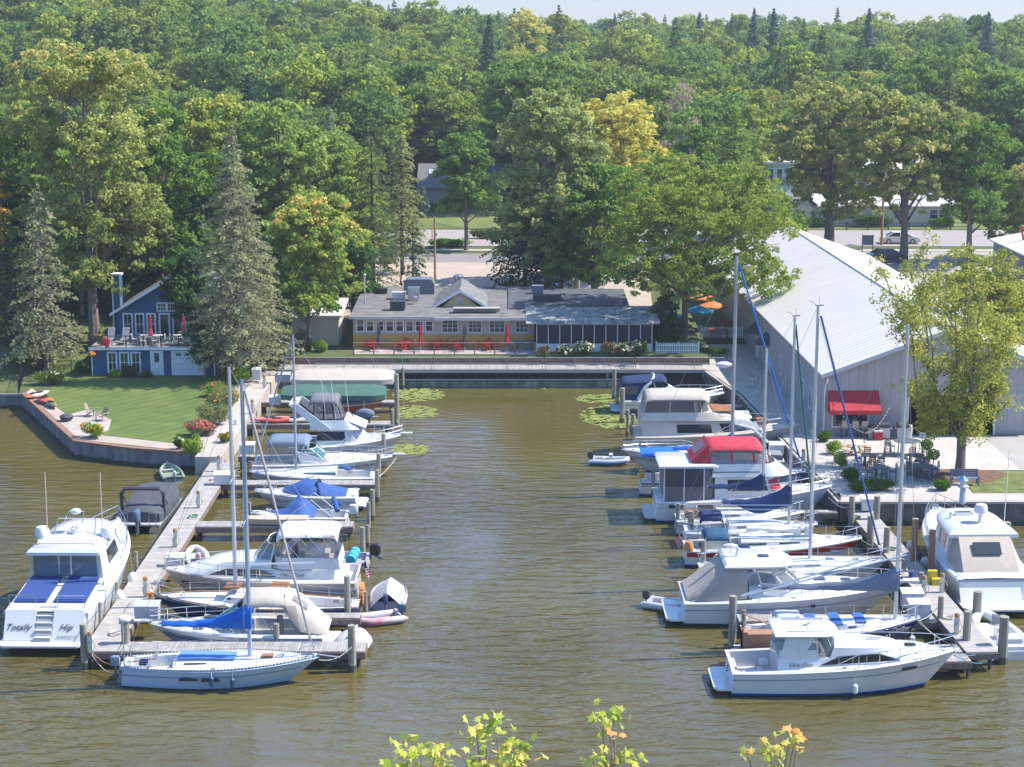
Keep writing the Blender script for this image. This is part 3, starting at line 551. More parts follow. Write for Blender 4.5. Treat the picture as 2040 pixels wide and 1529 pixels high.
# awning
a0,a1=wlx(1649,4),wlx(1750,4); zt=atY(1690,783,127.6).z-WZ+.16; zb=zt-1.25; yo=-1.15
mb=MB(); mb.poly([(a0,-.02,zt),(a0,yo,zb),(a1,yo,zb),(a1,-.02,zt)]); mb.poly([(a0,yo,zb),(a0,yo,zb-.28),(a1,yo,zb-.28),(a1,yo,zb)]); mb.poly([(a0,-.02,zt),(a0,-.02,zb-.28),(a0,yo,zb-.28),(a0,yo,zb)]); mb.poly([(a1,-.02,zt),(a1,yo,zb),(a1,yo,zb-.28),(a1,-.02,zb-.28)]); mb.build('awning',mat('red_awning',(.50,.028,.035),.75,var=.08,scale=1,bump=.2),wh,0)
for Y in (132.3,135.3,139.8,145.5):
    o=win(wh,-.45,.45,0,1.3,2.9,2,1,.09,rz=-math.pi/2,org=(-.0,Y-WY,1.0))
for Y in (152,157.5):
    y=Y-WY; mb=MB(); mb.add([(-.02,y-.9,3.3),(-.02,y+.9,3.3),(-1.1,y+.9,2.45),(-1.1,y-.9,2.45),(-.02,y-.9,2.45),(-.02,y+.9,2.45)],[(0,1,2,3),(0,3,4),(1,5,2)]); mb.build('door_awning',dgreyc,wh,0)
    mb=MB(); mb.box(-.05,0,y-.55,y+.55,0.02,2.15); mb.build('door',trim,wh,0)
# ---------------- right edge grey metal building
gb=thing('metal_building','blue-grey metal building with white roof at the right edge behind the yellow-green tree','building',(53.0,166,2.3))
gbs=lines_mat('blue_grey_ribs',(.20,.23,.28),(.13,.15,.19),'Y',.5,.08,.6,.06); mb=MB(); mb.box(0,22,0,32,0,4.9); mb.build('wall',gbs,gb,0)
mb=MB(); mb.slab([(-.3,-.3,4.85),(11,-.3,7.1),(11,32.3,7.1),(-.3,32.3,4.85)],(0,0,.15)); mb.slab([(22.3,-.3,4.85),(11,-.3,7.1),(11,32.3,7.1),(22.3,32.3,4.85)],(0,0,.15)); mb.slab([(0,0,4.9),(22,0,4.9),(11,0,7.05)],(0,34,0)); mb.build('roof',wroof,gb,0)
for k in range(5): mb=MB(); mb.box(-.05,0,3+k*6,4.8+k*6,1.2,4.4); mb.build('wall_panel',mat('mustard_panel',(.35,.30,.16),.7),gb,0)
mb=MB(); mb.tube([(2.2,28,5.2),(1.8,28,6.9)],.12); mb.tube([(1.8,28,6.9),(5,28,6.3)],.1); mb.build('red_pipe',redc,gb)
# ---------------- ranch house across the road
fh=thing('ranch_house','cream single-storey house with low roof across the road behind the big trees','house',(38.3,247,3.4))
cw=mat('pale_house_wall',(.62,.58,.48),.8,var=.05); mb=MB(); mb.box(2.8,22,0,8,0,2.6); mb.box(0,2.8,-.6,10,0,2.7); mb.build('wall',cw,fh,0)
mb=MB(); mb.slab([(2.4,-.6,2.6),(22.4,-.6,2.6),(22.4,4,3.9),(2.4,4,3.9)],(0,0,.12)); mb.slab([(2.4,8.6,2.6),(22.4,8.6,2.6),(22.4,4,3.9),(2.4,4,3.9)],(0,0,.12)); mb.slab([(-.4,-1,2.7),(1.6,-1,4.2),(1.6,10.3,4.2),(-.4,10.3,2.7)],(0,0,.12)); mb.slab([(3.4,-1,2.8),(1.6,-1,4.2),(1.6,10.3,4.2),(3.4,10.3,2.8)],(0,0,.12)); mb.slab([(0,-.58,2.7),(2.8,-.58,2.7),(1.5,-.58,4.1)],(0,10,0)); mb.build('roof',mat('pale_shingles',(.48,.45,.42),.85,var=.1),fh,0)
for a,b in ((4.2,5.6),(5.7,7.1),(7.2,8.6),(14,15.5),(18.8,20),(20.1,21.3)): win(fh,a,b,0,.9,2.25,1,2,.08)
win(fh,.9,1.7,-.6,1,2.2,1,2,.08)
# second storey building behind it
fb=thing('green_outbuilding','tall pale green building behind the single-storey house','building',(37.5,268,3.9))
mb=MB(); mb.box(0,4,0,8,0,6.3); mb.build('wall',mat('pale_green_siding',(.42,.50,.42),.8),fb,0); mb=MB(); mb.box(-.5,4.5,-.4,8.4,6.3,6.6); mb.build('roof',wroof,fb,0)
for k in range(3): win(fb,.3+k*1.3,1.2+k*1.3,0,3.4,5.6,1,1,.08)
fb=thing('white_roof_house','distant house with bright white roof seen through the tree crowns','house',(53,272,3.9))
mb=MB(); mb.box(0,12,0,8,0,5.2); mb.build('wall',cw,fb,0); mb=MB(); mb.slab([(-.5,-.4,5.2),(12.5,-.4,5.2),(12.5,4,7.2),(-.5,4,7.2)],(0,0,.1)); mb.slab([(-.5,8.4,5.2),(12.5,8.4,5.2),(12.5,4,7.2),(-.5,4,7.2)],(0,0,.1)); mb.build('roof',wroof,fb,0); win(fb,2,3.5,0,1,2.5); win(fb,6,7.5,0,1,2.5)
# garage with skylights, centre
gg=thing('garage','grey-roofed garage with two skylights behind the far lawn','garage',(-13.7,270,3.6))
mb=MB(); mb.box(0,12,0,8,0,2.8); mb.build('wall',mat('dim_wall',(.30,.28,.25),.8,var=.1),gg,0)
mb=MB(); mb.slab([(-.5,-.5,2.8),(12.5,-.5,2.8),(12.5,5,6.0),(-.5,5,6.0)],(0,0,.12)); mb.build('roof',shingle,gg,0)
for x in (1.2,4.0,): mb=MB(); mb.slab([(x,2.4,4.62),(x+1.6,2.4,4.62),(x+1.6,3.5,5.26),(x,3.5,5.26)],(0,0,.1)); mb.build('skylight',mat('skylight_glass',(.45,.6,.65),.1),gg,0)
mb=MB(); mb.box(6.2,7.0,4.5,5.2,4.5,9.2); mb.build('chimney',slatec,gg,0)
# ---------------- trees
RS=np.random.RandomState(11)
def leaf_mesh(name,cent,size,tint,m,up=.5,asp=1.0,normal=None):
    n=len(cent); size=np.broadcast_to(size,(n,))
    nv=RS.normal(size=(n,3)); 
    if normal is not None: nv=nv*.75+normal*1.0
    nv[:,2]+=up; nv/=np.linalg.norm(nv,axis=1)[:,None]
    a=RS.normal(size=(n,3)); u=np.cross(nv,a); u/=np.linalg.norm(u,axis=1)[:,None]; w=np.cross(nv,u)
    u=u*(size*asp)[:,None]*.5; w=w*size[:,None]*.5
    V=np.empty((n,4,3),np.float32); V[:,0]=cent-u*.9; V[:,1]=cent-w; V[:,2]=cent+u*1.1; V[:,3]=cent+w
    me=bpy.data.meshes.new(name); me.vertices.add(4*n); me.vertices.foreach_set('co',V.reshape(-1))
    me.loops.add(4*n); me.loops.foreach_set('vertex_index',np.arange(4*n,dtype=np.int32)); me.polygons.add(n)
    me.polygons.foreach_set('loop_start',np.arange(0,4*n,4,dtype=np.int32)); me.update(calc_edges=True)
    at_=me.attributes.new('tint','FLOAT','FACE'); at_.data.foreach_set('value',np.clip(tint,0,1).astype(np.float32)); me.materials.append(m); return me
def sph(n): v=RS.normal(size=(n,3)); return v/np.linalg.norm(v,axis=1)[:,None]
def crown_round(h0,h1,r,nblob=14,nclump=230,nleaf=36,cr=.8,flat=.75,dome=False,topheavy=0.,lean=0):
    """clumps of leaves over a set of limbs' ends; returns centres, tint, blob centres, outward normals"""
    hc=(h0+h1)/2; hh=(h1-h0)/2; B=[]
    for i in range(nblob):
        z=RS.uniform(-.85,.8); rad=math.sqrt(max(.05,1-abs(z)**(1.9 if z>0 else 3.2)))*RS.uniform(.5,.78); a=2.4*i+RS.uniform(-.5,.5)
        if dome: z=RS.uniform(-.3,.55); rad=RS.uniform(.25,.78)
        B.append((rad*r*math.cos(a)+lean*z,rad*r*math.sin(a),hc+z*hh,r*RS.uniform(.32,.48)))
    B.append((0,0,h1-r*.40,r*.46)); [B.append((RS.uniform(-.1,.1)*r,RS.uniform(-.1,.1)*r,lerp(h0+r*.35,h1-r*.6,q_),r*(.50+.22*math.sin(math.pi*q_)))) for q_ in (.12,.4,.68,.9)]; B=np.array(B)
    per=RS.choice(len(B),nclump,p=B[:,3]**2/np.sum(B[:,3]**2)); d=sph(nclump); d[:,2]=np.where(d[:,2]<-.35,-d[:,2],d[:,2])
    C=B[per,:3]+d*B[per,3][:,None]*np.array([1,1,flat])*RS.uniform(.72,1.08,(nclump,1))
    k=np.repeat(np.arange(nclump),nleaf); e=sph(len(k)); ct=RS.uniform(.1,.75,nclump); rr=cr*RS.uniform(.55,1.25,nclump)
    P=C[k]+e*rr[k][:,None]*RS.uniform(.45,1.0,(len(k),1))*np.array([1,1,.62]); T=ct[k]*.7+RS.uniform(0,.4,len(k)); return P,T,B,e,C
def trunk(name,h0,h1,r0,B,m,parent,base=(0,0),nl=9,fork=.35,root=True):
    mb=MB(); zt=h0+(h1-h0)*.55; mb.tube([(base[0],base[1],-.5),(base[0],base[1],.0),(base[0]+.05,base[1],h0*.5),(base[0],base[1]+.05,h0),(base[0]*.5,base[1]*.5,zt),(0,0,h1*.93)],[r0*1.45,r0*1.25,r0,r0*.85,r0*.5,.04],8)
    idx=np.argsort(-B[:,3])[:nl]
    for i in idx:
        b=B[i]; s=h0*.8+(b[2]-h0)*fork; s=max(h0*.7,min(s,h1*.8)); t=(s-h0)/(h1-h0); p0=Vector((base[0]*(1-max(t,0)),base[1]*(1-max(t,0)),s)); p1=Vector(b[:3]); mid=p0.lerp(p1,.5)+Vector((0,0,-.2)); r1=r0*.42*(1-.4*max(t,0))
        mb.tube([p0,mid,p1],[r1,r1*.65,.05],5)
        for q in range(3): e=p1+Vector(sph(1)[0])*b[3]*.8; mb.tube([mid.lerp(p1,.4),mid.lerp(p1,.7).lerp(e,.4),e],[r1*.4,r1*.25,.03],4)
    return mb.build(name,m,parent)
bark=mat('grey_bark',(.20,.16,.13),.95,var=.3,scale=2,streak=(3,3,.6),bump=.8,bscale=5); barkd=mat('dark_bark',(.09,.07,.055),.95,var=.3,scale=2,streak=(3,3,.6))
def round_tree(name,label,loc,H,r,h0,mats,group=None,tr=.3,nclump=330,nleaf=42,leaf=.30,cr=.75,dome=False,nblob=16,flat=.75,trunk_m=None,cat='tree',rz=0,nl=10,lean=0,sx=1,base=(0,0),bias=0,up=.5):
    t=thing(name,label,cat,loc,rz,group); P,T,B,e,C=crown_round(h0,H,r,nblob,nclump,nleaf,cr,flat,dome,lean=lean)
    P[:,0]*=sx; B[:,0]*=sx
    if bias: T=T*.7+np.clip((P[:,2]-h0)/(H-h0),0,1)**2*bias
    me=leaf_mesh('crown',P,leaf*RS.uniform(.6,1.35,len(P)),T,mats,normal=e,up=up); o=bpy.data.objects.new('crown',me); COL.objects.link(o); o.parent=t
    trunk('trunk',h0,H,tr,B,trunk_m or bark,t,base,nl); return t
def conifer(name,label,loc,H,r,m,group=None,h0=.8,nlev=30,nbr=9,nleaf=16,leaf=.42,tr=.22,droop=.35,sparse=0,pw=.85,trunk_m=None,rz=0,asp=.45,cat='tree',jit=.15):
    t=thing(name,label,cat,loc,rz,group); P=[];T=[]; mb=MB(); mb.tube([(0,0,-.4),(0,0,0),(0,0,H*.5),(0,0,H*.97)],[tr*1.3,tr,tr*.6,.03],7)
    for i in range(nlev):
        f=i/(nlev-1); z=h0+(H-h0)*f**.92; R_=r*(1-f)**pw*RS.uniform(1-jit,1+jit)+.12; nb=max(4,int(nbr*(1-f*.55)))
        for b in range(nb):
            if RS.rand()<sparse: continue
            z=h0+(H-h0)*f**.92+RS.uniform(-.55,.45)*(H-h0)/nlev*(1.3 if f<.9 else .5); a=2*math.pi*(b+RS.uniform(-.4,.4))/nb+i*1.3; L=R_*RS.uniform(.72,1.12); tt=RS.uniform(.0,.6); dr=droop*L*RS.uniform(.7,1.3)
            ex=(math.cos(a)*L,math.sin(a)*L,z-dr+L*.12)
            if i%2==0 and L>.8: mb.tube([(0,0,z),(math.cos(a)*L*.5,math.sin(a)*L*.5,z-dr*.35+.06*L),ex],[.05,.035,.012],3)
            nn=max(3,int(nleaf*(L/r)**.8+3)); s=RS.uniform(.12,1.0,nn)**.7; w=(1.05-s)*.32*L+.1
            off=RS.uniform(-1,1,nn)*w
            x=math.cos(a)*L*s-math.sin(a)*off; y=math.sin(a)*L*s+math.cos(a)*off; zz=z-dr*s**1.6+.12*L*s-np.abs(off)*.25-RS.uniform(0,.22,nn)
            P.append(np.stack([x,y,zz],1)); T.append(tt+RS.uniform(0,.4,nn))
    P=np.concatenate(P); T=np.concatenate(T); me=leaf_mesh('crown',P,leaf*RS.uniform(.6,1.4,len(P)),T,m,up=.9,asp=asp); o=bpy.data.objects.new('crown',me); COL.objects.link(o); o.parent=t
    mb.build('trunk',trunk_m or barkd,t); return t
L_mid=leaf_mat('leaf_mid_green',(0.051,0.115,0.023),(0.166,0.266,0.060)); L_dark=leaf_mat('leaf_deep_green',(0.027,0.074,0.023),(0.081,0.166,0.046))
L_light=leaf_mat('leaf_light_green',(0.106,0.183,0.044),(0.293,0.386,0.108)); L_yel=leaf_mat('leaf_golden_yellow',(.36,.37,.07),(.57,.56,.15),(.62,.56,.18),gain=1.2)
L_orange=leaf_mat('leaf_green_orange_tips',(0.063,0.140,0.028),(0.241,0.318,0.071),(0.600,0.368,0.137)); L_olive=leaf_mat('leaf_olive',(0.088,0.142,0.038),(0.257,0.303,0.096),(0.438,0.377,0.130))
L_locust=leaf_mat('leaf_locust',(0.091,0.160,0.028),(0.242,0.311,0.065)); L_ygreen=leaf_mat('leaf_yellow_green',(.15,.205,.035),(.36,.40,.09),(.50,.50,.13),trans=.4,gain=1.2)
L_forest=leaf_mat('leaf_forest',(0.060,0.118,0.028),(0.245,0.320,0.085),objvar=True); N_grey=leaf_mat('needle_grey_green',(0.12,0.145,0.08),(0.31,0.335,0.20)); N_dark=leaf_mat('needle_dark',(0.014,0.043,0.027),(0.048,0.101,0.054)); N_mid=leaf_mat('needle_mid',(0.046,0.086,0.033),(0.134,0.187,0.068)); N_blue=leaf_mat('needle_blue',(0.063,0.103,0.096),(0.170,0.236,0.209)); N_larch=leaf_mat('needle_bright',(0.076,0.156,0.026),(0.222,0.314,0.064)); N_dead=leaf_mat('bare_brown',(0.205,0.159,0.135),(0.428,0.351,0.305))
def TL(px,pyb,z): p=at(px,pyb,z); return p
def HT(Y,pyt,zb): return atY(1020,pyt,Y).z-zb
def tree_at(kind,name,label,px,Y,pyt,rpx,mats,**k):
    """px centre, world Y, top pixel row, radius in px"""
    z=hz(xat(px,Y,3),Y); x=xat(px,Y,z+8); H=HT(Y,pyt,z); r=rpx/FPX*(Y*.98+4)
    f=round_tree if kind=='r' else conifer
    if kind=='r': k.setdefault('h0',H*.28); h=k.pop('h0')*k.pop('low',.6); return f(name,label,(x,Y,z),H*1.02,r*1.14,h,mats,**k)
    return f(name,label,(x,Y,z),H,r,mats,**k)
# --- trees near the water
tree_at('c','spruce_tree','tall grey-green spruce with thin bare top between the blue house and the quay',470,149.5,252,104,N_grey,nlev=52,nbr=15,nleaf=40,leaf=.32,droop=.28,tr=.3,pw=.72,h0=2.2,trunk_m=bark,asp=.4,jit=.25)
tree_at('c','spruce_tree','smaller grey-green spruce leaning out right of the tall grey spruce',520,153,470,75,N_grey,nlev=24,nbr=10,nleaf=24,leaf=.3,droop=.3,h0=2,pw=.6,trunk_m=bark)
tree_at('r','maple_tree','green tree with orange leaf tips above the cream shed',612,158.5,385,96,L_orange,nclump=520,nleaf=46,leaf=.27,h0=2.6,tr=.22,cr=.62,bias=.34)
tree_at('r','maple_tree','dark green tree whose leaves hang in front of the blue house gable',378,156.4,500,52,L_dark,nclump=260,nleaf=46,leaf=.27,h0=3.4,tr=.2,cr=.6)
tree_at('r','maple_tree','small dark green shrubby tree over the garage corner of the blue house',402,150.6,640,34,L_dark,nclump=90,nleaf=40,leaf=.25,h0=1.2,tr=.1,cr=.5,nblob=6)
tree_at('r','oak_tree','huge olive-green tree left of the blue house with a bare branch',180,160,108,150,L_olive,nclump=900,nleaf=48,leaf=.30,h0=5.5,tr=.5,cr=.8,nblob=26,bias=.3,nl=14)
tree_at('r','oak_tree','broad olive-green tree at the far left behind the spruce',55,172,215,110,L_mid,nclump=560,nleaf=44,leaf=.3,h0=4,tr=.4,nblob=20)
tree_at('c','spruce_tree','drooping grey-green spruce at the left edge above the fenced lawn',85,152,368,78,N_grey,nlev=30,nbr=11,nleaf=26,leaf=.34,droop=.4,h0=2,pw=.6,trunk_m=bark,sparse=.1)
tree_at('c','spruce_tree','dark spruce behind the left edge shrubs',12,160,420,62,N_mid,nlev=26,nbr=10,nleaf=24,leaf=.36,droop=.35,h0=1,pw=.6)
tree_at('r','maple_tree','tree with orange autumn leaves cut by the left edge',-18,168,345,38,leaf_mat('leaf_autumn',(0.248,0.179,0.042),(0.600,0.389,0.092),(0.600,0.273,0.101)),nclump=200,nleaf=40,h0=4)
tree_at('r','maple_tree','mid green tree between the huge olive tree and the grey spruce',330,172,205,92,L_mid,nclump=520,nleaf=44,leaf=.3,h0=4,tr=.35,nblob=18)
tree_at('r','maple_tree','green tree with yellow crown top behind the grey spruce',420,182,200,85,leaf_mat('leaf_yellow_top',(0.072,0.149,0.028),(.17,.23,.05),(.34,.36,.08)),nclump=480,nleaf=44,leaf=.32,h0=5,tr=.35,nblob=18,bias=.5)
tree_at('r','linden_tree','tall light green tree right of the grey spruce',560,180,205,95,L_light,nclump=560,nleaf=44,leaf=.3,h0=4.5,tr=.35,nblob=18)
tree_at('r','linden_tree','light green rounded tree above the orange-tipped tree',655,190,270,88,L_light,nclump=460,nleaf=44,leaf=.3,h0=4.5,tr=.3,nblob=18,bias=.1)
tree_at('r','maple_tree','yellow-green tree left of the drooping pine',705,196,300,62,L_locust,nclump=340,nleaf=42,leaf=.3,h0=4,tr=.3)
tree_at('r','maple_tree','dark leafy tree hanging over the gravel lot by the fence',700,172,470,48,L_dark,nclump=220,nleaf=42,leaf=.28,h0=3,tr=.25)
tree_at('c','pine_tree','tall drooping pine left of the gravel parking lot',742,186,215,62,N_mid,nlev=36,nbr=9,nleaf=24,leaf=.36,droop=.5,h0=2.5,pw=.55,tr=.28,sparse=.12)
tree_at('c','pine_tree','pale green drooping pine between the pine and the skylight garage',800,204,262,52,leaf_mat('needle_pale',(0.104,0.144,0.052),(0.280,0.320,0.135)),nlev=34,nbr=10,nleaf=24,leaf=.36,droop=.5,h0=3,pw=.5,tr=.25)
tree_at('c','pine_tree','thin young pine with a bare white trunk on the gravel lot',822,183,440,26,N_mid,nlev=12,nbr=6,nleaf=16,leaf=.34,droop=.45,h0=2.8,pw=.4,tr=.14,sparse=.2,trunk_m=bark)
tree_at('r','maple_tree','neat green maple on the verge beside the road',928,223,275,62,L_mid,nclump=400,nleaf=42,leaf=.32,h0=3.2,tr=.26,cr=.7,low=1)
tree_at('r','ash_tree','tallest pale green tree in the middle behind the restaurant',1092,181,180,108,leaf_mat('leaf_silver_green',(.10,.155,.05),(.33,.38,.15),gain=1.65),nclump=760,nleaf=46,leaf=.30,h0=5.5,tr=.42,nblob=26,sx=.95,nl=14)
tree_at('r','ash_tree','darker green tree with forked trunk behind the restaurant porch',1185,178,330,92,L_mid,nclump=520,nleaf=44,leaf=.30,h0=4.5,tr=.42,nblob=18,nl=12)
tree_at('r','maple_tree','bright golden-yellow tree behind the tall middle tree',1236,198,186,106,L_yel,nclump=760,nleaf=44,leaf=.32,h0=6,tr=.35,nblob=18)
tree_at('r','maple_tree','green leafy tree just below the golden tree',1150,190,345,55,L_locust,nclump=320,nleaf=42,leaf=.3,h0=4,tr=.3)
tree_at('c','spruce_tree','dark drooping spruce behind the restaurant roof',1046,182,350,92,N_dark,nlev=30,nbr=11,nleaf=30,leaf=.38,droop=.62,h0=2.4,pw=.6,tr=.3)
tree_at('r','maple_tree','dark green understorey tree behind the porch roof',1120,183,430,60,L_dark,nclump=300,nleaf=42,leaf=.28,h0=3,tr=.25)
tree_at('r','locust_tree','wide feathery yellow-green locust leaning over the warehouse roof',1388,163.5,332,165,L_locust,nclump=1250,nleaf=48,leaf=.22,h0=3.2,tr=.3,cr=.62,low=1,nblob=44,flat=.62,sx=1.06,base=(-1.0,0),nl=20,trunk_m=bark)
tree_at('r','maple_tree','dark bushy tree between the porch and the white picket fence',1330,160.5,585,30,L_dark,nclump=90,nleaf=40,leaf=.25,h0=.4,tr=.1,cr=.5,nblob=7)
tree_at('r','maple_tree','yellow-green broad oak-like tree left of the trunk pair by the road',1655,226,165,125,L_olive,nclump=760,nleaf=46,leaf=.34,h0=6,tr=.62,nblob=28,sx=1.0,nl=14)
tree_at('r','oak_tree','broad green tree with pale trunk beside the road and the white car',1805,214,190,118,L_olive,nclump=760,nleaf=46,leaf=.34,h0=5.5,tr=.5,nblob=28,nl=14)
tree_at('r','oak_tree','green tree at the right with dark ivy-covered trunk',1935,212,240,82,L_mid,nclump=460,nleaf=44,leaf=.32,h0=6,tr=.36,nblob=18)
tree_at('r','maple_tree','yellow-tinged tree cut by the right edge above the metal building',2045,215,325,75,L_olive,nclump=360,nleaf=42,leaf=.32,h0=3,tr=.3,bias=.4)
tree_at('c','cypress_tree','bright green feathery cone tree right of the golden tree',1462,236,205,58,N_larch,nlev=34,nbr=11,nleaf=26,leaf=.42,droop=.1,h0=2,pw=.6,tr=.25)
tree_at('r','birch_tree','grey-green narrow tree between the golden tree and the cone tree',1370,222,225,52,L_mid,nclump=300,nleaf=40,leaf=.32,h0=3,tr=.25)
tree_at('r','bare_tree','leafless brownish tree crown above the narrow tree',1358,250,168,36,N_dead,nclump=110,nleaf=40,leaf=.16,h0=6,tr=.25,nl=16)
tree_at('c','spruce_tree','blue-grey spruce left of the cream house',1532,240,378,44,N_blue,nlev=22,nbr=10,nleaf=20,leaf=.4,droop=.25,h0=.6)
tree_at('c','spruce_tree','small blue spruce in front of the skylight garage',843,258,372,16,N_blue,nlev=16,nbr=8,nleaf=12,leaf=.34,droop=.2,h0=.3)
tree_at('c','spruce_tree','blue-grey spruce spire above the left forest',657,250,212,22,N_blue,nlev=24,nbr=9,nleaf=16,leaf=.4,droop=.25,h0=5)
for px,Y,t,r,l in ((1499,420,1,26,'left one of the pair of spruces on the skyline'),(1538,425,2,26,'right one of the pair of spruces on the skyline'),(1727,440,1,26,'lone pointed spruce on the right skyline'),(1963,430,8,28,'spruce spire on the skyline near the right corner'),(975,380,14,30,'spruce standing above the forest left of the yellow treetop'),(170,300,14,48,'pine with feathery top in the upper left corner'),(1392,520,8,22,'pointed tree on the middle skyline')):
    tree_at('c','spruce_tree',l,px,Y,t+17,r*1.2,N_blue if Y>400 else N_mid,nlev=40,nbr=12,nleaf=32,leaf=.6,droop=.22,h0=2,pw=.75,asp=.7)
tree_at('r','maple_tree','small yellow treetop on the middle skyline',1045,420,20,50,L_yel,nclump=220,nleaf=34,leaf=.5,h0=6,cr=1.0)
tree_at('r','maple_tree','orange and red shrub tree beside the narrow tree above the locust',1443,236,335,22,leaf_mat('leaf_autumn',(0.248,0.179,0.042),(0.600,0.389,0.092)),nclump=90,nleaf=36,leaf=.3,h0=1,nblob=6)
# --- sparse tree on the right lawn: multi-stem
def sparse_tree(px,pyb,z,pyt,r,label,nst=7,ncl=300,h0=2.6):
    p=at(px,pyb,z); H=HT(p.y,pyt,z); t=thing('young_maple_tree',label,'tree',(p.x,p.y,z)); mb=MB(); mb.tube([(0,0,-.3),(0,0,.0),(.02,0,1.2),(0,0,h0)],[.5,.38,.3,.3],10); P=[];T=[];E=[]
    for i in range(nst):
        a=2*math.pi*i/nst+RS.uniform(-.3,.3); rr=r*RS.uniform(.5,1.0)*(0.3 if i==0 else 1); top=Vector((rr*math.cos(a),rr*math.sin(a),H*RS.uniform(.78,.97)))
        b0=Vector((0,0,h0*RS.uniform(.85,1.1))); m1=b0.lerp(top,.35)+Vector((rr*.25*math.cos(a),rr*.25*math.sin(a),-.2)); pts=[b0,m1,b0.lerp(top,.7),top]; mb.tube(pts,[.16,.11,.07,.02],6)
        for q in range(13):
            f=RS.uniform(.12,1); s=Vector(pts[0]).lerp(m1,f*2) if f<.5 else m1.lerp(top,(f-.5)*2); d=Vector(sph(1)[0]); d.z=abs(d.z)*.8+.25-.55*(f<.45); d.x+=math.cos(a)*.5; d.y+=math.sin(a)*.5; e=s+d.normalized()*RS.uniform(1.2,2.5); mb.tube([s,s.lerp(e,.5)+Vector((0,0,.1)),e],[.05,.03,.01],4)
            nn=int(ncl/13/nst*7*1.0)+1
            for c in range(nn):
                cpt=np.array(s.lerp(e,RS.uniform(.35,1.15)))+RS.normal(size=3)*.34; k=RS.randint(14,30); u=sph(k); P.append(cpt+u*.45*RS.uniform(.3,1,(k,1))); T.append(RS.uniform(.1,.6)+RS.uniform(0,.35,k)); E.append(u)
    P=np.concatenate(P);T=np.concatenate(T);E=np.concatenate(E); me=leaf_mesh('crown',P,.155*RS.uniform(.7,1.3,len(P)),T,L_ygreen,normal=E); o=bpy.data.objects.new('crown',me); COL.objects.link(o); o.parent=t; mb.build('trunk',bark,t)
sparse_tree(1912,946,1.5,535,5.0,'yellow-green maple with forked grey trunk on the mulch bed of the lawn',9,210)
q=at(1995,815,1.5)
tree_at('r','young_maple_tree','yellow-green tree behind the warehouse corner at the right edge',1960,141,505,112,L_ygreen,nclump=620,nleaf=40,leaf=.2,h0=4,cr=.55,nblob=30,nl=26,tr=.25)
for px,Y,pt_,r,l,m in ((250,176,470,60,'leafy tree close behind the blue house roof',L_mid),(120,178,480,70,'dark leafy tree behind the huge olive tree trunk',L_dark),(20,182,500,60,'dark leafy tree low at the left edge',L_dark),(440,178,430,60,'leafy tree filling the gap left of the grey spruce trunk',L_mid),(560,176,480,55,'dark leafy tree between the grey spruce and the orange-tipped tree',L_dark),(1560,205,420,50,'low leafy tree behind the far end of the warehouse',L_mid)): tree_at('r','understorey_tree',l,px,Y,pt_,r,m,nclump=240,nleaf=40,leaf=.3,h0=1.2,tr=.2,nblob=12)
# --- forest: prototypes, individually placed trees, then the far wood
protos=[]
for i,(H,r,h0,dm) in enumerate(((17,5.2,4,0),(19,5.8,5,0),(15,5.4,3.5,0),(18,4.6,4,0),(16,6.2,5,0),(20,5.4,6,0))):
    protos.append(round_tree('forest_tree','leafy tree of the wood behind the houses',(0,-1000,0),H,r,h0,L_forest,'broadleaf trees of the wood behind the houses',.3,240,30,.46,1.05,nblob=15,nl=7))
cprotos=[conifer('pine_tree','dark pine standing among the broadleaf trees of the wood',(0,-1000,0),18,3.6,N_dark,'pines of the wood behind the houses',h0=2,nlev=34,nbr=10,nleaf=22,leaf=.5,droop=.25,asp=.6),
 conifer('pine_tree','dark pine standing among the broadleaf trees of the wood',(0,-1000,0),20,3.8,N_mid,'pines of the wood behind the houses',h0=3,nlev=34,nbr=10,nleaf=22,leaf=.5,droop=.2,asp=.6)]
used=set()
def clear(x,y):
    """places where no forest tree stands"""
    if y<158: return False
    px=1020+x/(y*.98+5.6)*FPX
    if y<262:
        if 700<px<1240 and y<252: return False
        if px>1240 and y<262 and not(1240<px<1560 and y>232): return False
        if px<700 and y<172: return False
        if 215<y<250: return px<690
        return px<720
    if y<285 and 770<px<1010: return False
    if y<283 and 1540<px<2100: return False
    return True
cand=[]; side=[]
for j in range(140):
    y=172+j*6.2
    if y>900: break
    step=7.2 if y<420 else 8.5
    for i in range(-60,61):
        x=i*step+(j%2)*step/2+rnd.uniform(-1.9,1.9); yy=y+rnd.uniform(-2,2)
        if abs(x)<yy*.30+14 and clear(x,yy): cand.append((yy,x,rnd.random(),rnd.random()))
        elif abs(x)>=yy*.30+14 and abs(x)<yy*.46+45 and clear(x,yy) and not 215<yy<262 and (i+j)%2: side.append((yy,x,rnd.random(),rnd.random()))
cand.sort(); 
hmul=lambda x,y: .92+.16*math.sin(x*.05+y*.031)+.10*math.sin(x*.13-y*.07)
near=cand[:288]; far=cand[288:]+side
for n_,(y,x,a,b) in enumerate(near):
    con=a<.07; lst=cprotos if con else protos; k=int(b*len(lst)); src=lst[k]; s=hmul(x,y)*rnd.uniform(.82,1.08)*(.86 if y<262 else 1); rz=rnd.uniform(0,6.28)
    if id(src) not in used: used.add(id(src)); src.location=(x,y,hz(x,y)-.3); src.rotation_euler=(0,0,rz); src.scale=(s,s,s)
    else: dup(src,(x,y,hz(x,y)-.3),rz,None,None,s)
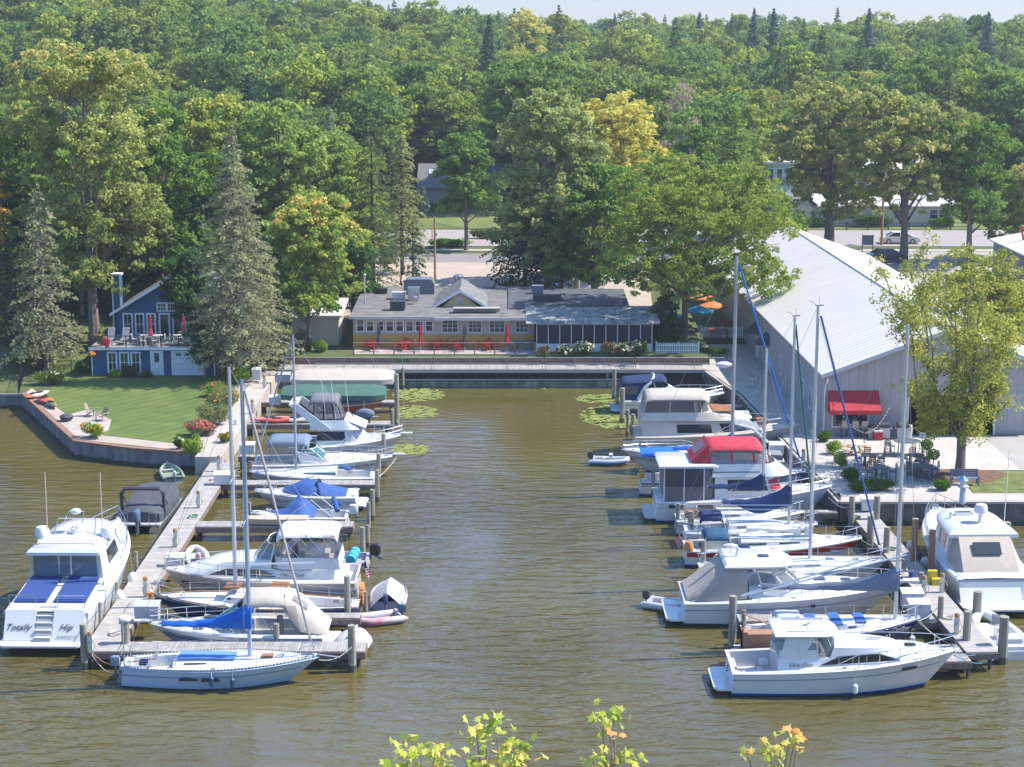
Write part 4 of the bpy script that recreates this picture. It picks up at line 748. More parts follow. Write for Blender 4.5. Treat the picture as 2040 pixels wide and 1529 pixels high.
# far wood: points carrying instances of the same trees (too many to be single things)
def far_wood(pts):
    me=bpy.data.meshes.new('far_wood'); me.from_pydata([(x,y,hz(x,y)-.3) for y,x,a,b in pts],[],[]); N=len(pts)
    kk=np.array([int(b*5) if a>.08 else 5 for y,x,a,b in pts],dtype=np.int32); ss=np.array([hmul(x,y)*rnd.uniform(.8,1.1) for y,x,a,b in pts],dtype=np.float32); rr=np.array([rnd.uniform(0,6.28) for _ in pts],dtype=np.float32)
    for nm,ty,arr in (('kind','INT',kk),('scl','FLOAT',ss),('rot','FLOAT',rr)): me.attributes.new(nm,ty,'POINT').data.foreach_set('value',arr)
    o=bpy.data.objects.new('far_wood',me); COL.objects.link(o); tag(o,'distant wooded ridge of mixed green trees up to the skyline','wood',None,'stuff')
    g=bpy.data.node_groups.new('far_wood','GeometryNodeTree'); g.interface.new_socket('Geometry',in_out='INPUT',socket_type='NodeSocketGeometry'); g.interface.new_socket('Geometry',in_out='OUTPUT',socket_type='NodeSocketGeometry')
    n=g.nodes; l=g.links; gi=n.new('NodeGroupInput'); go=n.new('NodeGroupOutput'); jn=n.new('GeometryNodeJoinGeometry')
    def attr(nm,ty): q=n.new('GeometryNodeInputNamedAttribute'); q.data_type=ty; q.inputs['Name'].default_value=nm; return q.outputs['Attribute']
    ak,asc,ar=attr('kind','INT'),attr('scl','FLOAT'),attr('rot','FLOAT'); cx=n.new('ShaderNodeCombineXYZ'); l.new(ar,cx.inputs['Z'])
    e2r=n.new('FunctionNodeEulerToRotation'); l.new(cx.outputs[0],e2r.inputs[0])
    for k in range(6):
        src=cprotos[1] if k==5 else protos[k]; cr_=[c for c in src.children if c.name.startswith('crown')][0]
        oi=n.new('GeometryNodeObjectInfo'); oi.inputs['Object'].default_value=cr_; oi.inputs['As Instance'].default_value=True; oi.transform_space='ORIGINAL'
        cmp_=n.new('FunctionNodeCompare'); cmp_.data_type='INT'; cmp_.operation='EQUAL'; l.new(ak,cmp_.inputs[2]); cmp_.inputs[3].default_value=k
        ip=n.new('GeometryNodeInstanceOnPoints'); l.new(gi.outputs[0],ip.inputs['Points']); l.new(cmp_.outputs[0],ip.inputs['Selection']); l.new(oi.outputs['Geometry'],ip.inputs['Instance']); l.new(e2r.outputs[0],ip.inputs['Rotation']); l.new(asc,ip.inputs['Scale']); l.new(ip.outputs[0],jn.inputs[0])
    l.new(jn.outputs[0],go.inputs[0]); md=o.modifiers.new('trees','NODES'); md.node_group=g
far_wood(far)
for p in protos+cprotos:
    if p.location.y<0: p.location=(-150,330,hz(-150,330))
print('forest',len(near),len(far))
# ---------------- docks
DT=.9
def dock(name,label,x0,x1,y0,y1,along='X',posts=True,z=DT,cat='dock'):
    t=thing(name,label,cat,(x0,y0,0)); w,d=x1-x0,y1-y0; mb=MB(); mb.box(0,w,0,d,z-.06,z); mb.build('planking',plank if along=='X' else plankY,t,0)
    mb=MB(); e=.0; mb.box(-e,w+e,-.05,-.003,z-.38,z-.065); mb.box(-e,w+e,d+.003,d+.05,z-.38,z-.065); mb.box(-.05,-.003,0,d,z-.36,z-.065); mb.box(w+.003,w+.05,0,d,z-.36,z-.065); mb.build('stringer',mat('wet_stringer',(.20,.15,.12),.85,var=.25,scale=3),t,0)
    if posts:
        L=max(w,d); n=max(2,int(L/3.2)+1)
        for k in range(n):
            for s in (.18,.82):
                x=w*k/(n-1)*.96+.15 if w>d else w*s; y=d*s if w>d else d*k/(n-1)*.97+.3
                m_=MB(); m_.tube([(x,y,-.8),(x,y,z-.07)],.09,6); m_.build('post',mat('dark_post',(.07,.06,.05),.9,var=.3),t)
    return t
dock('main_dock','long weathered main dock on the left running from the corner post to the concrete path',-20.95,-19.25,83.6,121.9,'Y')
LF=[(83.6,85.0,726,'nearest left finger dock behind the blue-hulled sailboat',-19.2),(88.65,89.45,716,'short finger dock between the beige-canvas cruiser and the navy sailboat',-14),(105.7,106.9,702,'left finger dock under the upside tan skiff',-19.2),(115.8,117.0,747,'left finger dock in front of the small white sailboat',-19.2),(123.5,124.2,640,'low plank finger beside the grey-topped express cruiser',-19.2),(134.0,135.2,776,'left finger dock carrying the red kayaks',-20.1),(142.0,143.0,784,'left finger dock under the green boat-lift canopy',-20.1)]
for y0,y1,px,l,xa in LF: dock('finger_dock',l,xa,xat(px,y0,.9),y0,y1)
RFg=[(83.5,84.6,1466,21.9,'nearest right finger dock with brown steps'),(88.1,89.2,1472,21.9,'right finger dock between the navy sailboat and the tan-canvas cruiser'),(98.75,99.6,1425,21.3,'right finger dock in front of the red-striped sailboat'),(108.9,109.5,1355,20.3,'narrow right finger dock beside the red-canvas trawler'),(119.4,120.3,1395,19.8,'right finger dock behind the blue-covered sailboat'),(132.0,133.0,1262,19.0,'right finger dock behind the beige motor yacht'),(140.3,141.2,1345,18.4,'right finger dock beyond the grey covered boat')]
for y0,y1,px,xb,l in RFg: dock('finger_dock',l,xat(px,y0,.9),xb,y0,y1)
t=dock('main_dock','main dock on the right leading from the patio out to the rope-tied corner',0,1.55,0,27.0,'Y',z=1.0); t.location=(22.0,83.2,0); t.rotation_euler=(0,0,R(2.3))
dock('finger_dock','near end platform of the right dock beside the white hull bow',16.0,22.0,82.2,83.3)
# ---------------- pilings
pile_wood=mat('weathered_piling',(.30,.27,.21),.9,var=.25,scale=2,streak=(2,2,.4),bump=.6,bscale=6); pile_wet=mat('wet_piling',(.09,.085,.06),.6,var=.3)
PL='weathered round wooden piling among the boat slips'; PG='round pilings of the marina slips'
def pile(px,yb,yt,r=.17,zb=0,label=None,m=None):
    p=at(px,yb,zb); zt=atY(px,yt,p.y).z; t=thing('piling',label or PL,'piling',(p.x,p.y,0),rnd.uniform(0,6),PG if not label else None); l=rnd.uniform(-.02,.02)
    mb=MB(); mb.tube([(0,0,-.9),(0,0,.35 if zb==0 else zb-.3)],r*1.02,10); mb.build('wet_foot',pile_wet,t)
    mb=MB(); mb.tube([(0,0,.35 if zb==0 else zb-.3),(l*.5,0,zt*.6),(l,0,zt-.02)],[r,r*.97,r*.93],10); mb.build('shaft',m or pile_wood,t); return t
pile(702,1338,1245,.2,label='thick piling at the outer end of the nearest left finger dock'); pile(170,1333,1243,.19,label='thick dark piling at the left corner of the docks beside the large yacht')
t=pile(251,1281,1236,.22,.9,label='thick piling with a white round lamp cap on the left dock')
mb=MB(); mb.lathe((0,0,0),[(.3,0),(.31,.1),(.26,.17)],14); zc=atY(251,1236,t.location.y).z; mb.build('lamp_cap',whitec,t,35,(0,0,zc))
for a in ((693,1248,1147,.18),(698,1240,1228,.17),(791,851,745,.2),(781,855,815,.14),(803,775,733,.13),(765,932,864,.17),(755,963,903,.16),(752,1000,936,.16),(742,1037,975,.17),(735,1062,1000,.13),(723,1117,1050,.16),(733,1092,1046,.12),(614,1039,1000,.13),(498,1045,1000,.11),(639,966,936,.13),(530,968,936,.13),(415,1285,1225,.18),(404,1298,1237,.15),(560,1287,1227,.18),(552,1307,1242,.16),(408,1212,1177,.1),(729,1230,1178,.1),
 (1210,772,735,.13),(1223,796,735,.18),(1239,842,773,.2),(1229,814,766,.14),(1261,866,825,.17),(1250,870,817,.13),(1285,920,878,.17),(1376,886,861,.11),(1375,1077,1018,.2),(1350,1064,1003,.13),(1301,990,934,.13),(1586,1033,997,.14),(1400,1150,1076,.16),(1430,1142,1105,.2),(1320,790,768,.12),(1424,800,772,.12),(1652,1118,1072,.11),(1660,1120,1082,.11),(1747,1275,1226,.18),(1762,1285,1240,.17),(1480,1290,1215,.12),(1940,1040,993,.24),(2005,1080,1040,.22),(1894,1000,966,.13)): pile(*a)
for a in ((1696,1039,988,.19,.9),(1746,1037,988,.2,.9),(1733,1086,1027,.22,.9),(1765,1104,1050,.19,.9),(1800,1142,1113,.14,.9),(1873,1235,1187,.16,.9),(1925,1279,1217,.2,.9),(1835,1165,1140,.14,.9),(272,1125,1099,.1,.9),(233,1190,1160,.1,.9),(200,1235,1200,.1,.9)): pile(*a)
pile(1458,1300,1187,.21,label='thick piling at the outer end of the right steps'); pile(1945,1240,1178,.24,label='tall thick piling beside the stern of the tan-canvas yacht'); pile(1996,1322,1228,.25,label='thickest piling at the near right corner beside the grey inflatable')
brp=mat('brown_square_post',(.33,.17,.10),.8,var=.15)
for px,yb,yt,l in ((1820,1120,1035,'square brown wooden post beside the tan-canvas yacht bow'),(1854,1140,1056,'square brown wooden post above the yellow steps')):
    p=at(px,yb,.9); zt=atY(px,yt,p.y).z; t=thing('post',l,'post',(p.x,p.y,0)); mb=MB(); mb.box(-.16,.16,-.12,.12,-.6,zt); mb.build('shaft',brp,t,0); mb=MB(); mb.box(-.17,.17,-.13,.13,zt,zt+.04); mb.build('cap',pile_wood,t,0)
p=at(1858,1163,1.0); t=thing('yellow_steps','yellow plastic boarding steps on the right dock','steps',(p.x,p.y,1.0)); mb=MB(); ym=mat('yellow_plastic',(.62,.46,.02),.5); mb.box(-.25,.25,0,.3,0,.7); mb.build('upper_step',ym,t,0); mb=MB(); mb.box(-.1,.4,-.35,-.003,0,.35); mb.build('lower_step',ym,t,0)
# steps on the near right finger
p=at(1478,1295,.9); t=thing('boarding_steps','brown wooden boarding steps with handrail on the near right finger dock','steps',(p.x,84.0,.9)); 
mb=MB(); [mb.box(.0+k*.3,1.5,-.4,.4,.2*(3-k) if False else 0,.85-k*.22) for k in range(1)]; 
for k in range(4): mb.box(.25*k,.25*k+.25,-.38,.38,0,.95-.22*k)
mb.build('treads',brp,t,0); mb=MB(); mb.tube([(0,-.36,.9),(0,-.36,1.9),(2.0,-.36,1.05),(2.0,-.36,0)],.04,4); mb.build('handrail',brp,t)
# ---------------- dock boxes, pedestals
def dock_box(px,py,z,w,h,d,label,m=white):
    p=at(px,py,z); t=thing('dock_box',label,'dock box',(p.x,p.y,z)); mb=MB(); mb.add([(-w/2+.04,0,0),(w/2-.04,0,0),(w/2-.04,d,0),(-w/2+.04,d,0),(-w/2,-.03,h),(w/2,-.03,h),(w/2,d,h),(-w/2,d,h)],[(3,2,1,0),(4,5,6,7),(0,1,5,4),(1,2,6,5),(2,3,7,6),(3,0,4,7)]); mb.build('body',m,t,0)
    mb=MB(); mb.slab([(-w/2-.03,-.06,h),(w/2+.03,-.06,h),(w/2+.03,d+.03,h+.14),(-w/2-.03,d+.03,h+.14)],(0,0,.05)); mb.build('lid',m,t,0); mb=MB(); mb.box(-.04,.04,-.07,-.035,h-.12,h-.04); mb.build('latch',steel,t,0)
for a in ((446,966,.95,1.35,.62,.6,'white dock box left of the small white sailboat'),(492,905,1.2,1.05,.6,.55,'white dock box behind the tall white mast'),(548,807,1.3,.95,.55,.5,'small white dock box beside the green boat-lift canopy'),(292,1240,.95,1.25,.8,.6,'grey dock box at the cruiser bow on the left dock',grey),(563,762,1.4,1.3,.6,.5,'grey-brown dock box at the tan boat-lift canopy',grey),(1818,1212,1.0,1.1,.75,.6,'rear one of the two white dock boxes on the right dock'),(1832,1234,1.0,1.1,.75,.6,'front one of the two white dock boxes beside the navy bow'),(1728,1018,1.1,.75,.7,.6,'white dock box at the head of the right dock'),(1545,905,1.2,1.2,.6,.6,'white dock box on the quay beside the beige yacht bow'),(1475,842,1.2,1.3,.6,.6,'grey dock box on the quay near the tall leftmost right mast',grey),(348,1128,.95,1.0,.45,.5,'small white dock box at the bow of the big white cabin cruiser'),(511,757,1.5,.75,.8,.5,'white locker at the top of the concrete path')): dock_box(*a)
def pedestal(px,py,z,label):
    p=at(px,py,z); t=thing('power_pedestal',label,'power pedestal',(p.x,p.y,z),0,'white power pedestals on the docks'); mb=MB(); mb.box(-.11,.11,-.1,.1,0,.85); mb.build('body',white,t,0); mb=MB(); mb.lathe((0,0,.85),[(.13,0),(.14,.12),(.1,.2)],8); mb.build('lamp',mat('amber_cap',(.35,.22,.1),.5),t)
    mb=MB(); mb.tube([(.12,-.1,.7),(.25,-.15,.4),(.15,-.15,.12),(-.1,-.15,.1),(-.15,-.12,.45),(.0,-.12,.6)],.025,5); mb.build('cable',mat('yellow_cable',(.5,.36,.05),.6),t)
for px,py,z,l in ((527,772,1.35,'white power pedestal on the concrete path near the retaining wall'),(503,823,1.35,'white power pedestal on the concrete path beside the flower border'),(437,938,.95,'white power pedestal with a yellow cable coil where concrete meets planks'),(396,1010,.95,'white power pedestal on the left dock level with the blue-covered runabout'),(350,1088,.95,'white power pedestal on the left dock near the grey inflatable'),(291,1187,.95,'white power pedestal at the bow of the navy sailboat'),(181,1300,.9,'small power pedestal at the left outer corner of the docks'),(1840,1185,1,'white power pedestal wrapped in hoses on the right dock'),(1497,772,1.55,'white power pedestal on the shaded quay path'),(1600,925,1.5,'white pedestal on the sunlit quay near the hedge'),(1905,1262,1,'small pedestal with blue rope at the near right corner'),(1876,1180,1,'white-capped pedestal at the tan-canvas yacht stern')): pedestal(px,py,z,l)
# ---------------- boat building kit
def plan(x0,xm,x1,w0,wm,z,e=.6,k1=4,k2=7,xe=1.0):
    zf=z if callable(z) else (lambda x:z); h=[]
    for i in range(k1+1): u=i/k1; h.append((x0+(xm-x0)*u,w0+(wm-w0)*u))
    for i in range(1,k2+1): a=math.pi/2*i/k2; h.append((xm+(x1-xm)*math.sin(a)**xe,wm*max(0,math.cos(a))**e if i<k2 else 0))
    return [(x,-w,zf(x)) for x,w in h]+[(x,w,zf(x)) for x,w in h[-2::-1]]
def mixr(a,b,f): return [tuple(lerp(p[k],q[k],f) for k in range(3)) for p,q in zip(a,b)]
def band(mb,A,B,fa,fb,i0,i1,off=.02,mi=0):
    n=len(A)
    def ring(f):
        r=mixr(A,B,f); o=[]
        for i in range(i0,i1+1):
            a,b=r[max(i-1,0)],r[min(i+1,n-1)]; tx,ty=b[0]-a[0],b[1]-a[1]; L=math.hypot(tx,ty) or 1; o.append((r[i][0]+ty/L*off,r[i][1]-tx/L*off,r[i][2]))
        return o
    mb.loft([ring(fa),ring(fb)],False,mi=mi)
def shell(name,root,rings,m,cap=True,smooth=40):
    mb=MB(); mb.loft(rings,True,False,cap); return mb.build(name,m,root,smooth)
def bandpart(name,par,A,B,fa,fb,i0,i1,m,off=.02,both=True):
    mb=MB(); band(mb,A,B,fa,fb,i0,i1,off); o=mb.build(name,m,par,40)
    if both and i1<=11: n=len(A)-1; mb=MB(); band(mb,A,B,fa,fb,n-i1,n-i0,off); mb.build(name,m,par,40)
    return o
BOATS=[]
class Boat:
    def __init__(s,name,label,cat,pxs=None,pxb=None,Yc=None,B=3,group=None,loc=None,rz=None,L=None,tilt=0):
        if loc is None:
            xs_,xb_=xat(pxs,Yc,.8),xat(pxb,Yc,.8); L=abs(xb_-xs_); loc=(xs_,Yc,0); rz=(0 if xb_>xs_ else math.pi)+tilt
        BOATS.append(s); s.L=L; s.B=B; s.r=thing(name,label,cat,loc,rz,group); s.sgn=-1 if (rz is not None and abs(math.cos(rz)+1)<.3) else 1
    def lx(s,px,z=1.5,Y=None):
        """local x of a picture column (boats lying across the view)"""
        X=xat(px,Y or s.r.location.y,z); return (X-s.r.location.x)*math.cos(s.r.rotation_euler[2])
    def hull(s,fbs,fbb,rake=1.2,tr=.85,tm=.42,p=2.2,top=white,bottom=None,boot=None,stripe=None,sr=(.93,.78),q=1.7,dip=0,wl=.9,name='hull',d=.5,strake=0):
        s.fbs,s.fbb,s.rake,s.tr,s.tm,s.p,s.q,s.dip=fbs,fbb,rake,tr,tm,p,q,dip
        bottom=bottom or mat('dark_bottom_paint',(.02,.025,.035),.6,var=.2); boot=boot or (mat('waterline_grime',(.42,.40,.33),.5,var=.2,scale=3) if top is white else top); stripe=stripe or top; rings=[]; ts=[0,.06,.14,.22,.3,.38,.46,.54,.62,.7,.77,.83,.88,.92,.955,.98,.995,1]
        for t in ts:
            b=s.f(t)*s.B/2; zs=s.z(t); zz=[zs,zs-.07,zs*sr[0],zs*sr[1],zs*.55,zs*.3,.16,.05,-.06,-d]; w=wl-.42*t**2.2; row=[]
            for z in zz:
                h=max(0,z)/zs; bb=b*(w+(1-w)*h**.9) if z>=0 else b*w*(.95 if z>-.1 else .05); row.append((t*s.L-s.rake*t**3*(1-h)+(.12*(1-t)**6*h),bb,z))
            rings.append([(x,-y,z) for x,y,z in row]+[(x,y,z) for x,y,z in row[::-1]])
        mb=MB(); n=20; vs=[p_ for r_ in rings for p_ in r_]; fs=[];ms=[]; mm=[0,0,1,0,0,0,2,3,3]
        o=len(mb.v); mb.v+=vs
        for i in range(len(ts)-1):
            for j in range(n-1):
                k=j if j<9 else (n-2-j) if j>9 else 8; mb.f.append((i*n+j,(i+1)*n+j,(i+1)*n+j+1,i*n+j+1)); mb.m.append(mm[min(k,8)])
        for j in range(9): mb.f.append((j,j+1,n-2-j,n-1-j)); mb.m.append(mm[j] if j!=2 else 0)
        s.hull_o=mb.build(name,[top,stripe,boot,bottom],s.r,50)
        rb=MB()
        for sg in (-1,1): rb.tube([(t*s.L-.0,sg*(s.f(t)*s.B/2+.015),s.z(t)-.03) for t in ts],.035,4)
        rb.build('rub_rail',top if top is not white else offw,s.hull_o); return s
    def name_on(s,body,size,m,t,hf,side=-1,shear=.3):
        def P(t):
            b=s.f(t)*s.B/2; w=.9-.42*t**2.2; return Vector((t*s.L-s.rake*t**3*(1-hf),side*b*(w+(1-w)*hf**.9),s.z(t)*hf-size*.35))
        a=P(t); q=P(t+.05); ang=math.atan2(q.y-a.y,q.x-a.x)+(0 if side<0 else math.pi); n=Vector((math.sin(ang),-math.cos(ang),0)); text_part('boat_name',body,size,m,s.r,a+n*.09,(R(103),0,ang),shear)
    def f(s,t):
        return s.tr+(1-s.tr)*math.sin(math.pi/2*t/s.tm) if t<s.tm else max(0,1-((t-s.tm)/(1-s.tm))**s.p)
    def z(s,t): return s.fbs+(s.fbb-s.fbs)*t**s.q-s.dip*math.sin(math.pi*t)
    def deck(s,c0=0,c1=.3,cw=.3,zf=.5,camber=.08,m=offw,floor=None,raise_=.04):
        ts=sorted(set([0.0,.06,.14,.22,.3,.38,.46,.54,.62,.7,.77,.83,.88,.92,.955,.98,.995,1]+([c0,c0+.001,c1,c1+.001] if c1>c0 else []))); rings=[]
        for t in ts:
            b=s.f(t)*s.B/2; z=s.z(t); inn=c1>c0 and c0+.0005<t<c1+.0005; c=min(cw,b*.5)
            if inn: zz=[z,z+raise_,z+raise_,zf,zf,zf]; yy=[b,b-.03,b-c,b-c-.03,b*.3,0]
            else: zz=[z,z+raise_,z+raise_+.01,z+raise_+camber*.5,z+raise_+camber*.8,z+raise_+camber]; yy=[b,max(b-.03,0),max(b-c,0),max(b-c-.03,0),b*.3,0]
            rings.append([(t*s.L,-y,k) for y,k in zip(yy,zz)]+[(t*s.L,y,k) for y,k in list(zip(yy,zz))[-2::-1]])
        mb=MB(); mb.loft(rings,False); return mb.build('deck',m,s.r,35)
    def rail(s,t0,t1=1.0,h=.55,inset=.1,n=10,mid=True,m=None,name='bow_rail',close=True,r=.022):
        m=m or steel; mb=MB(); A=[]; 
        for k in range(n+1):
            t=lerp(t0,t1,k/n); b=max(s.f(t)*s.B/2-inset,.0); A.append((t*s.L-(.1 if t>.97 else 0),b,s.z(t)+.04))
        for sg in ((-1,1)):
            P=[(x,sg*y,z+h*min(1,.35+k*.35)) for k,(x,y,z) in enumerate(A)]; mb.tube(P,r,5)
            if mid: mb.tube([(x,sg*y,z+h*.5*min(1,.35+k*.35)) for k,(x,y,z) in enumerate(A)],r*.6,4)
            for k in range(0,n+1,2): x,y,z=A[k]; mb.tube([(x,sg*y,z),(x,sg*y,P[k][2])],r*.8,4)
        return mb.build(name,m,s.r)
    def platform(s,L=.7,z=.35,w=None,m=white):
        w=w or s.B*.42; mb=MB(); pts=[(.1,-w),(-L*.75,-w),(-L,-w+.3),(-L,w-.3),(-L*.75,w),(.1,w)]; mb.prism(pts,z-.1,z); return mb.build('swim_platform',m,s.r,0)
    def bimini(s,x0,x1,w,z,m,camber=.14,drop=.12,name='bimini_top',th=.05,legs=None,base=None,par=None,slope=0):
        rings=[]; n=8
        for i,t in enumerate((0,.04,.12,.3,.5,.7,.88,.96,1)):
            x=lerp(x0,x1,t); e=(drop if t in(0,1) else drop*.35 if t in(.04,.96) else 0)+slope*t; wv=.012*math.sin(i*2.1)
            top=[(x,w*math.sin(a),z-e+wv+camber*(math.cos(a)**1.2-1)-(.10 if abs(a)>1.5 else 0)) for a in [math.pi*(k/n-.5)*.999 for k in range(n+1)]]
            rings.append(top+[(px_,py_*.985,pz-th) for px_,py_,pz in top[::-1]])
        mb=MB(); mb.loft(rings,True,True,True); o=mb.build(name,m,par or s.r,50)
        if legs is not None:
            f=MB()
            for sg in (-1,1):
                for xa,xb in legs: f.tube([(xa,sg*w*.97,z-.25-slope*.5),(xb,sg*w*1.0,base)],.02,5)
            f.build('frame',steel,o)
        return o
def outboard(par,x,z,m=dgrey,s=1,y=0,rz=math.pi,tilt=0,name='outboard_motor'):
    """motor hung on a transom at x, pointing aft (local -x)"""
    mb=MB(); d=-1
    A=plan(-.25,.05,.32,.14,.17,0,.7,2,5)
    mb.loft([[(x+d*(.25+px_)*s*1.0,y+py_*s,z+h*s) for px_,py_,_ in [(a*k,b*k,0) for a,b,c in A]] for h,k in ((.0,.8),(.12,1),(.42,1),(.55,.85),(.6,.5))],True,True,True); o=mb.build(name,m,par)
    q=MB(); q.tube([(x-.25*s,y,z),(x-.28*s-tilt*.4,y,z-.55*s+tilt*.5)],.09*s,6); q.box(x-.08*s,x+.03,y-.12*s,y+.12*s,z-.25*s,z+.02); q.tube([(x-.5*s-tilt*.4,y,z-.6*s+tilt*.5),(x-.1*s-tilt*.4,y,z-.6*s+tilt*.5)],[.03,.07],6); q.build('lower_unit',mat('motor_leg',(.12,.13,.15),.4),o); return o
def cyl(par,name,a,b,r,m,n=8): mb=MB(); mb.tube([a,b],r,n); return mb.build(name,m,par)
def hatch(par,x,y,z,w=.5,m=None,name='hatch'): mb=MB(); mb.box(x-w/2,x+w/2,y-w*.4,y+w*.4,z,z+.035); return mb.build(name,m or glass,par,0)
def fender(par,x,y,z,r=.14,l=.6,m=None): mb=MB(); mb.lathe((x,y,z),[(.03,0),(r,.08),(r,l-.08),(.03,l)],8); return mb.build('fender',m or white,par)
def rig(b,pxm,pyt,xoff=None,baset=1.2,spread=((.5,.9),),cover=None,boomz=1.5,boomL=3.6,furl=None,back=True,droop=0,hm=.75,mm=None,r=.085,sag=False,baby=False):
    """mast at picture column pxm with its head at picture row pyt; boom aft; stays"""
    Y=b.r.location.y; zt=atY(pxm,pyt,Y).z; x=b.lx(pxm,baset) if xoff is None else xoff; mm=mm or alu; R_=b.r
    mb=MB(); mb.tube([(x,0,baset-.1),(x,0,zt*.6),(x,0,zt)],[r,r,r*.85],8); mast=mb.build('mast',mm,R_)
    mb=MB(); mb.tube([(x-.15,0,zt),(x+.3,0,zt+.02)],.03,4); mb.tube([(x-.1,0,zt),(x-.35,0,zt+.25),(x-.5,0,zt+.22)],.012,3); mb.tube([(x+.05,0,zt),(x+.05,.0,zt+.5)],.008,3); mb.build('masthead_vane',dgrey,mast)
    stay=mat('stay_wire',(.35,.35,.36),.4,metal=.6); st=MB(); tt=x/b.L; 
    for f_,w in spread:
        zz=lerp(baset,zt,f_); mb=MB(); mb.tube([(x,-w,zz),(x,0,zz+.03),(x,w,zz)],.028,4); mb.build('spreader',mm,mast)
        for sg in (-1,1): st.tube([(x,0,min(zt,zz+(zt-zz)*.95)),(x,sg*w,zz),(x-.1,sg*(b.f(tt)*b.B/2-.08),b.z(tt))],.011,3)
    if back: st.tube([(x,0,zt),(.08,0,b.z(0)+.1)],.011,3)
    st.tube([(x,0,zt*.97),(b.L-.15,0,b.z(1)+.1)],.012,3); st.build('rigging',stay,R_)
    if furl: cyl(R_,'furled_jib',(lerp(x,b.L-.2,.04),0,lerp(zt,b.z(1),.04)),(lerp(x,b.L-.2,.94),0,lerp(zt,b.z(1),.94)),.06,furl,7)
    bz=baset+boomz; mb=MB(); mb.tube([(x-.1,0,bz),(x-boomL,0,bz+.12-droop)],.06,7); boom=mb.build('boom',mm,R_)
    if cover:
        mb=MB(); rings=[]; N=14
        for i in range(N+1):
            u=i/N; px_=x-.02-u*(boomL*.97); bzz=bz+(.12-droop)*u; top=bzz+.14+hm*(1-u)**3+.03*math.sin(i*1.9); bot=bzz-.16-(.55*math.sin(math.pi*min(1,u*1.1))**2 if sag else .03*math.sin(i*2.3)); w=.12+.08*(1-u)+.015*math.sin(i*2.7)
            rings.append([(px_,0,top),(px_,-w*.6,lerp(bot,top,.8)),(px_,-w,lerp(bot,top,.35)),(px_,-w*.6,bot+.03),(px_,0,bot),(px_,w*.6,bot+.03),(px_,w,lerp(bot,top,.35)),(px_,w*.6,lerp(bot,top,.8))])
        rings.insert(0,[(x+.12,p[1],p[2]) for p in rings[0]]); mb.loft(rings,True,True,True); mb.build('sail_cover',cover,boom,50)
    return mast
def lifelines(b,t0=.02,t1=.97,h=.6,n=6):
    mb=MB(); stn=MB()
    for sg in (-1,1):
        P=[]
        for k in range(n+1):
            t=lerp(t0,t1,k/n); P.append((t*b.L,sg*max(b.f(t)*b.B/2-.07,.02),b.z(t)))
        for x,y,z in P: stn.tube([(x,y,z),(x,y,z+h)],.014,4)
        for hh in (h,h*.5): mb.tube([(x,y,z+hh) for x,y,z in P],.007,3)
    mb.add(stn.v,stn.f); mb.build('lifelines',steel,b.r)
    p=MB(); 
    for sg in (-1,1): p.tube([(b.L*.9,sg*(b.f(.9)*b.B/2-.07),b.z(.9)+.03),(b.L*.91,sg*(b.f(.91)*b.B/2-.07),b.z(.9)+.62),(b.L+.02,0,b.z(1)+.68)],.02,5); p.tube([(.02,sg*(b.f(0)*b.B/2-.1),b.z(0)+.6),(.9,sg*(b.f(.1)*b.B/2-.07),b.z(.1)+.6)],.02,5)
    p.tube([(.02,-(b.f(0)*b.B/2-.1),b.z(0)+.6),(.02,b.f(0)*b.B/2-.1,b.z(0)+.6)],.02,5); p.build('pulpit',steel,b.r)
def trunkcabin(b,x0,xm,x1,w0,wm,z0,h,hf,m=white,win=((1,4),),e=.7,wm_=None,name='cabin',inset=.12,fa=.35,fb=.72,gm=None):
    zf0=lambda x:b.z(min(1,x/b.L))+.05; top=lambda x:b.z(min(1,x/b.L))+.05+lerp(h,hf,min(1,max(0,(x-x0)/(x1-x0))))
    A=plan(x0,xm,x1,w0,wm,zf0,e); C=plan(x0+.02,xm-.05,x1-.35,w0-inset,wm-inset,lambda x:top(x)-.05,e); D=plan(x0+.05,xm-.1,x1-.5,w0-inset-.1,wm-inset-.12,top,e); E_=plan(x0+.05,xm-.3,x1-1.0,w0*.4,wm*.35,lambda x:top(x)+.05,e)
    o=shell(name,b.r,[A,C,D,E_],m)
    for i0,i1 in win: bandpart('cabin_window',o,A,C,fa,fb,i0,i1,gm or glass,.012)
    return o,top
# ================= boats
bootblue=mat('blue_boot_stripe',(.01,.08,.30),.3); palebl=mat('pale_blue_gelcoat',(.42,.55,.70),.25,var=.03,coat=.3); navyg=mat('navy_gelcoat',(.010,.035,.14),.15,coat=.5); redg=mat('red_gelcoat',(.42,.02,.03),.25); blacks=mat('black_stripe',(.03,.03,.035),.3); tanh=mat('tan_hull',(.50,.45,.39),.3,var=.04); greyh=mat('grey_gelcoat',(.40,.41,.44),.3,var=.04); sage=mat('sage_aluminium',(.22,.28,.22),.6,var=.1)
TZ=(R(90),0,R(-90))
# --- R1 big white cabin cruiser in the right foreground
b=Boat('cabin_cruiser','long white cabin cruiser with white hardtop and blue waterline stripe, nearest boat on the right','boat',1450,1906,81.4,3.5)
b.hull(1.18,1.85,1.5,tr=.9,tm=.4,p=2.3,boot=bootblue,q=1.6,bottom=mat('dark_bottom_paint',(.02,.025,.035)))
b.deck(.015,.2,.28,.45,m=white); b.platform(.8,.38,1.5)
o,tp=trunkcabin(b,2.15,6.8,9.9,1.38,1.30,1.2,.55,.22,win=(),e=.85,name='cabin_trunk')
zt=lambda x:b.z(x/b.L)+.05
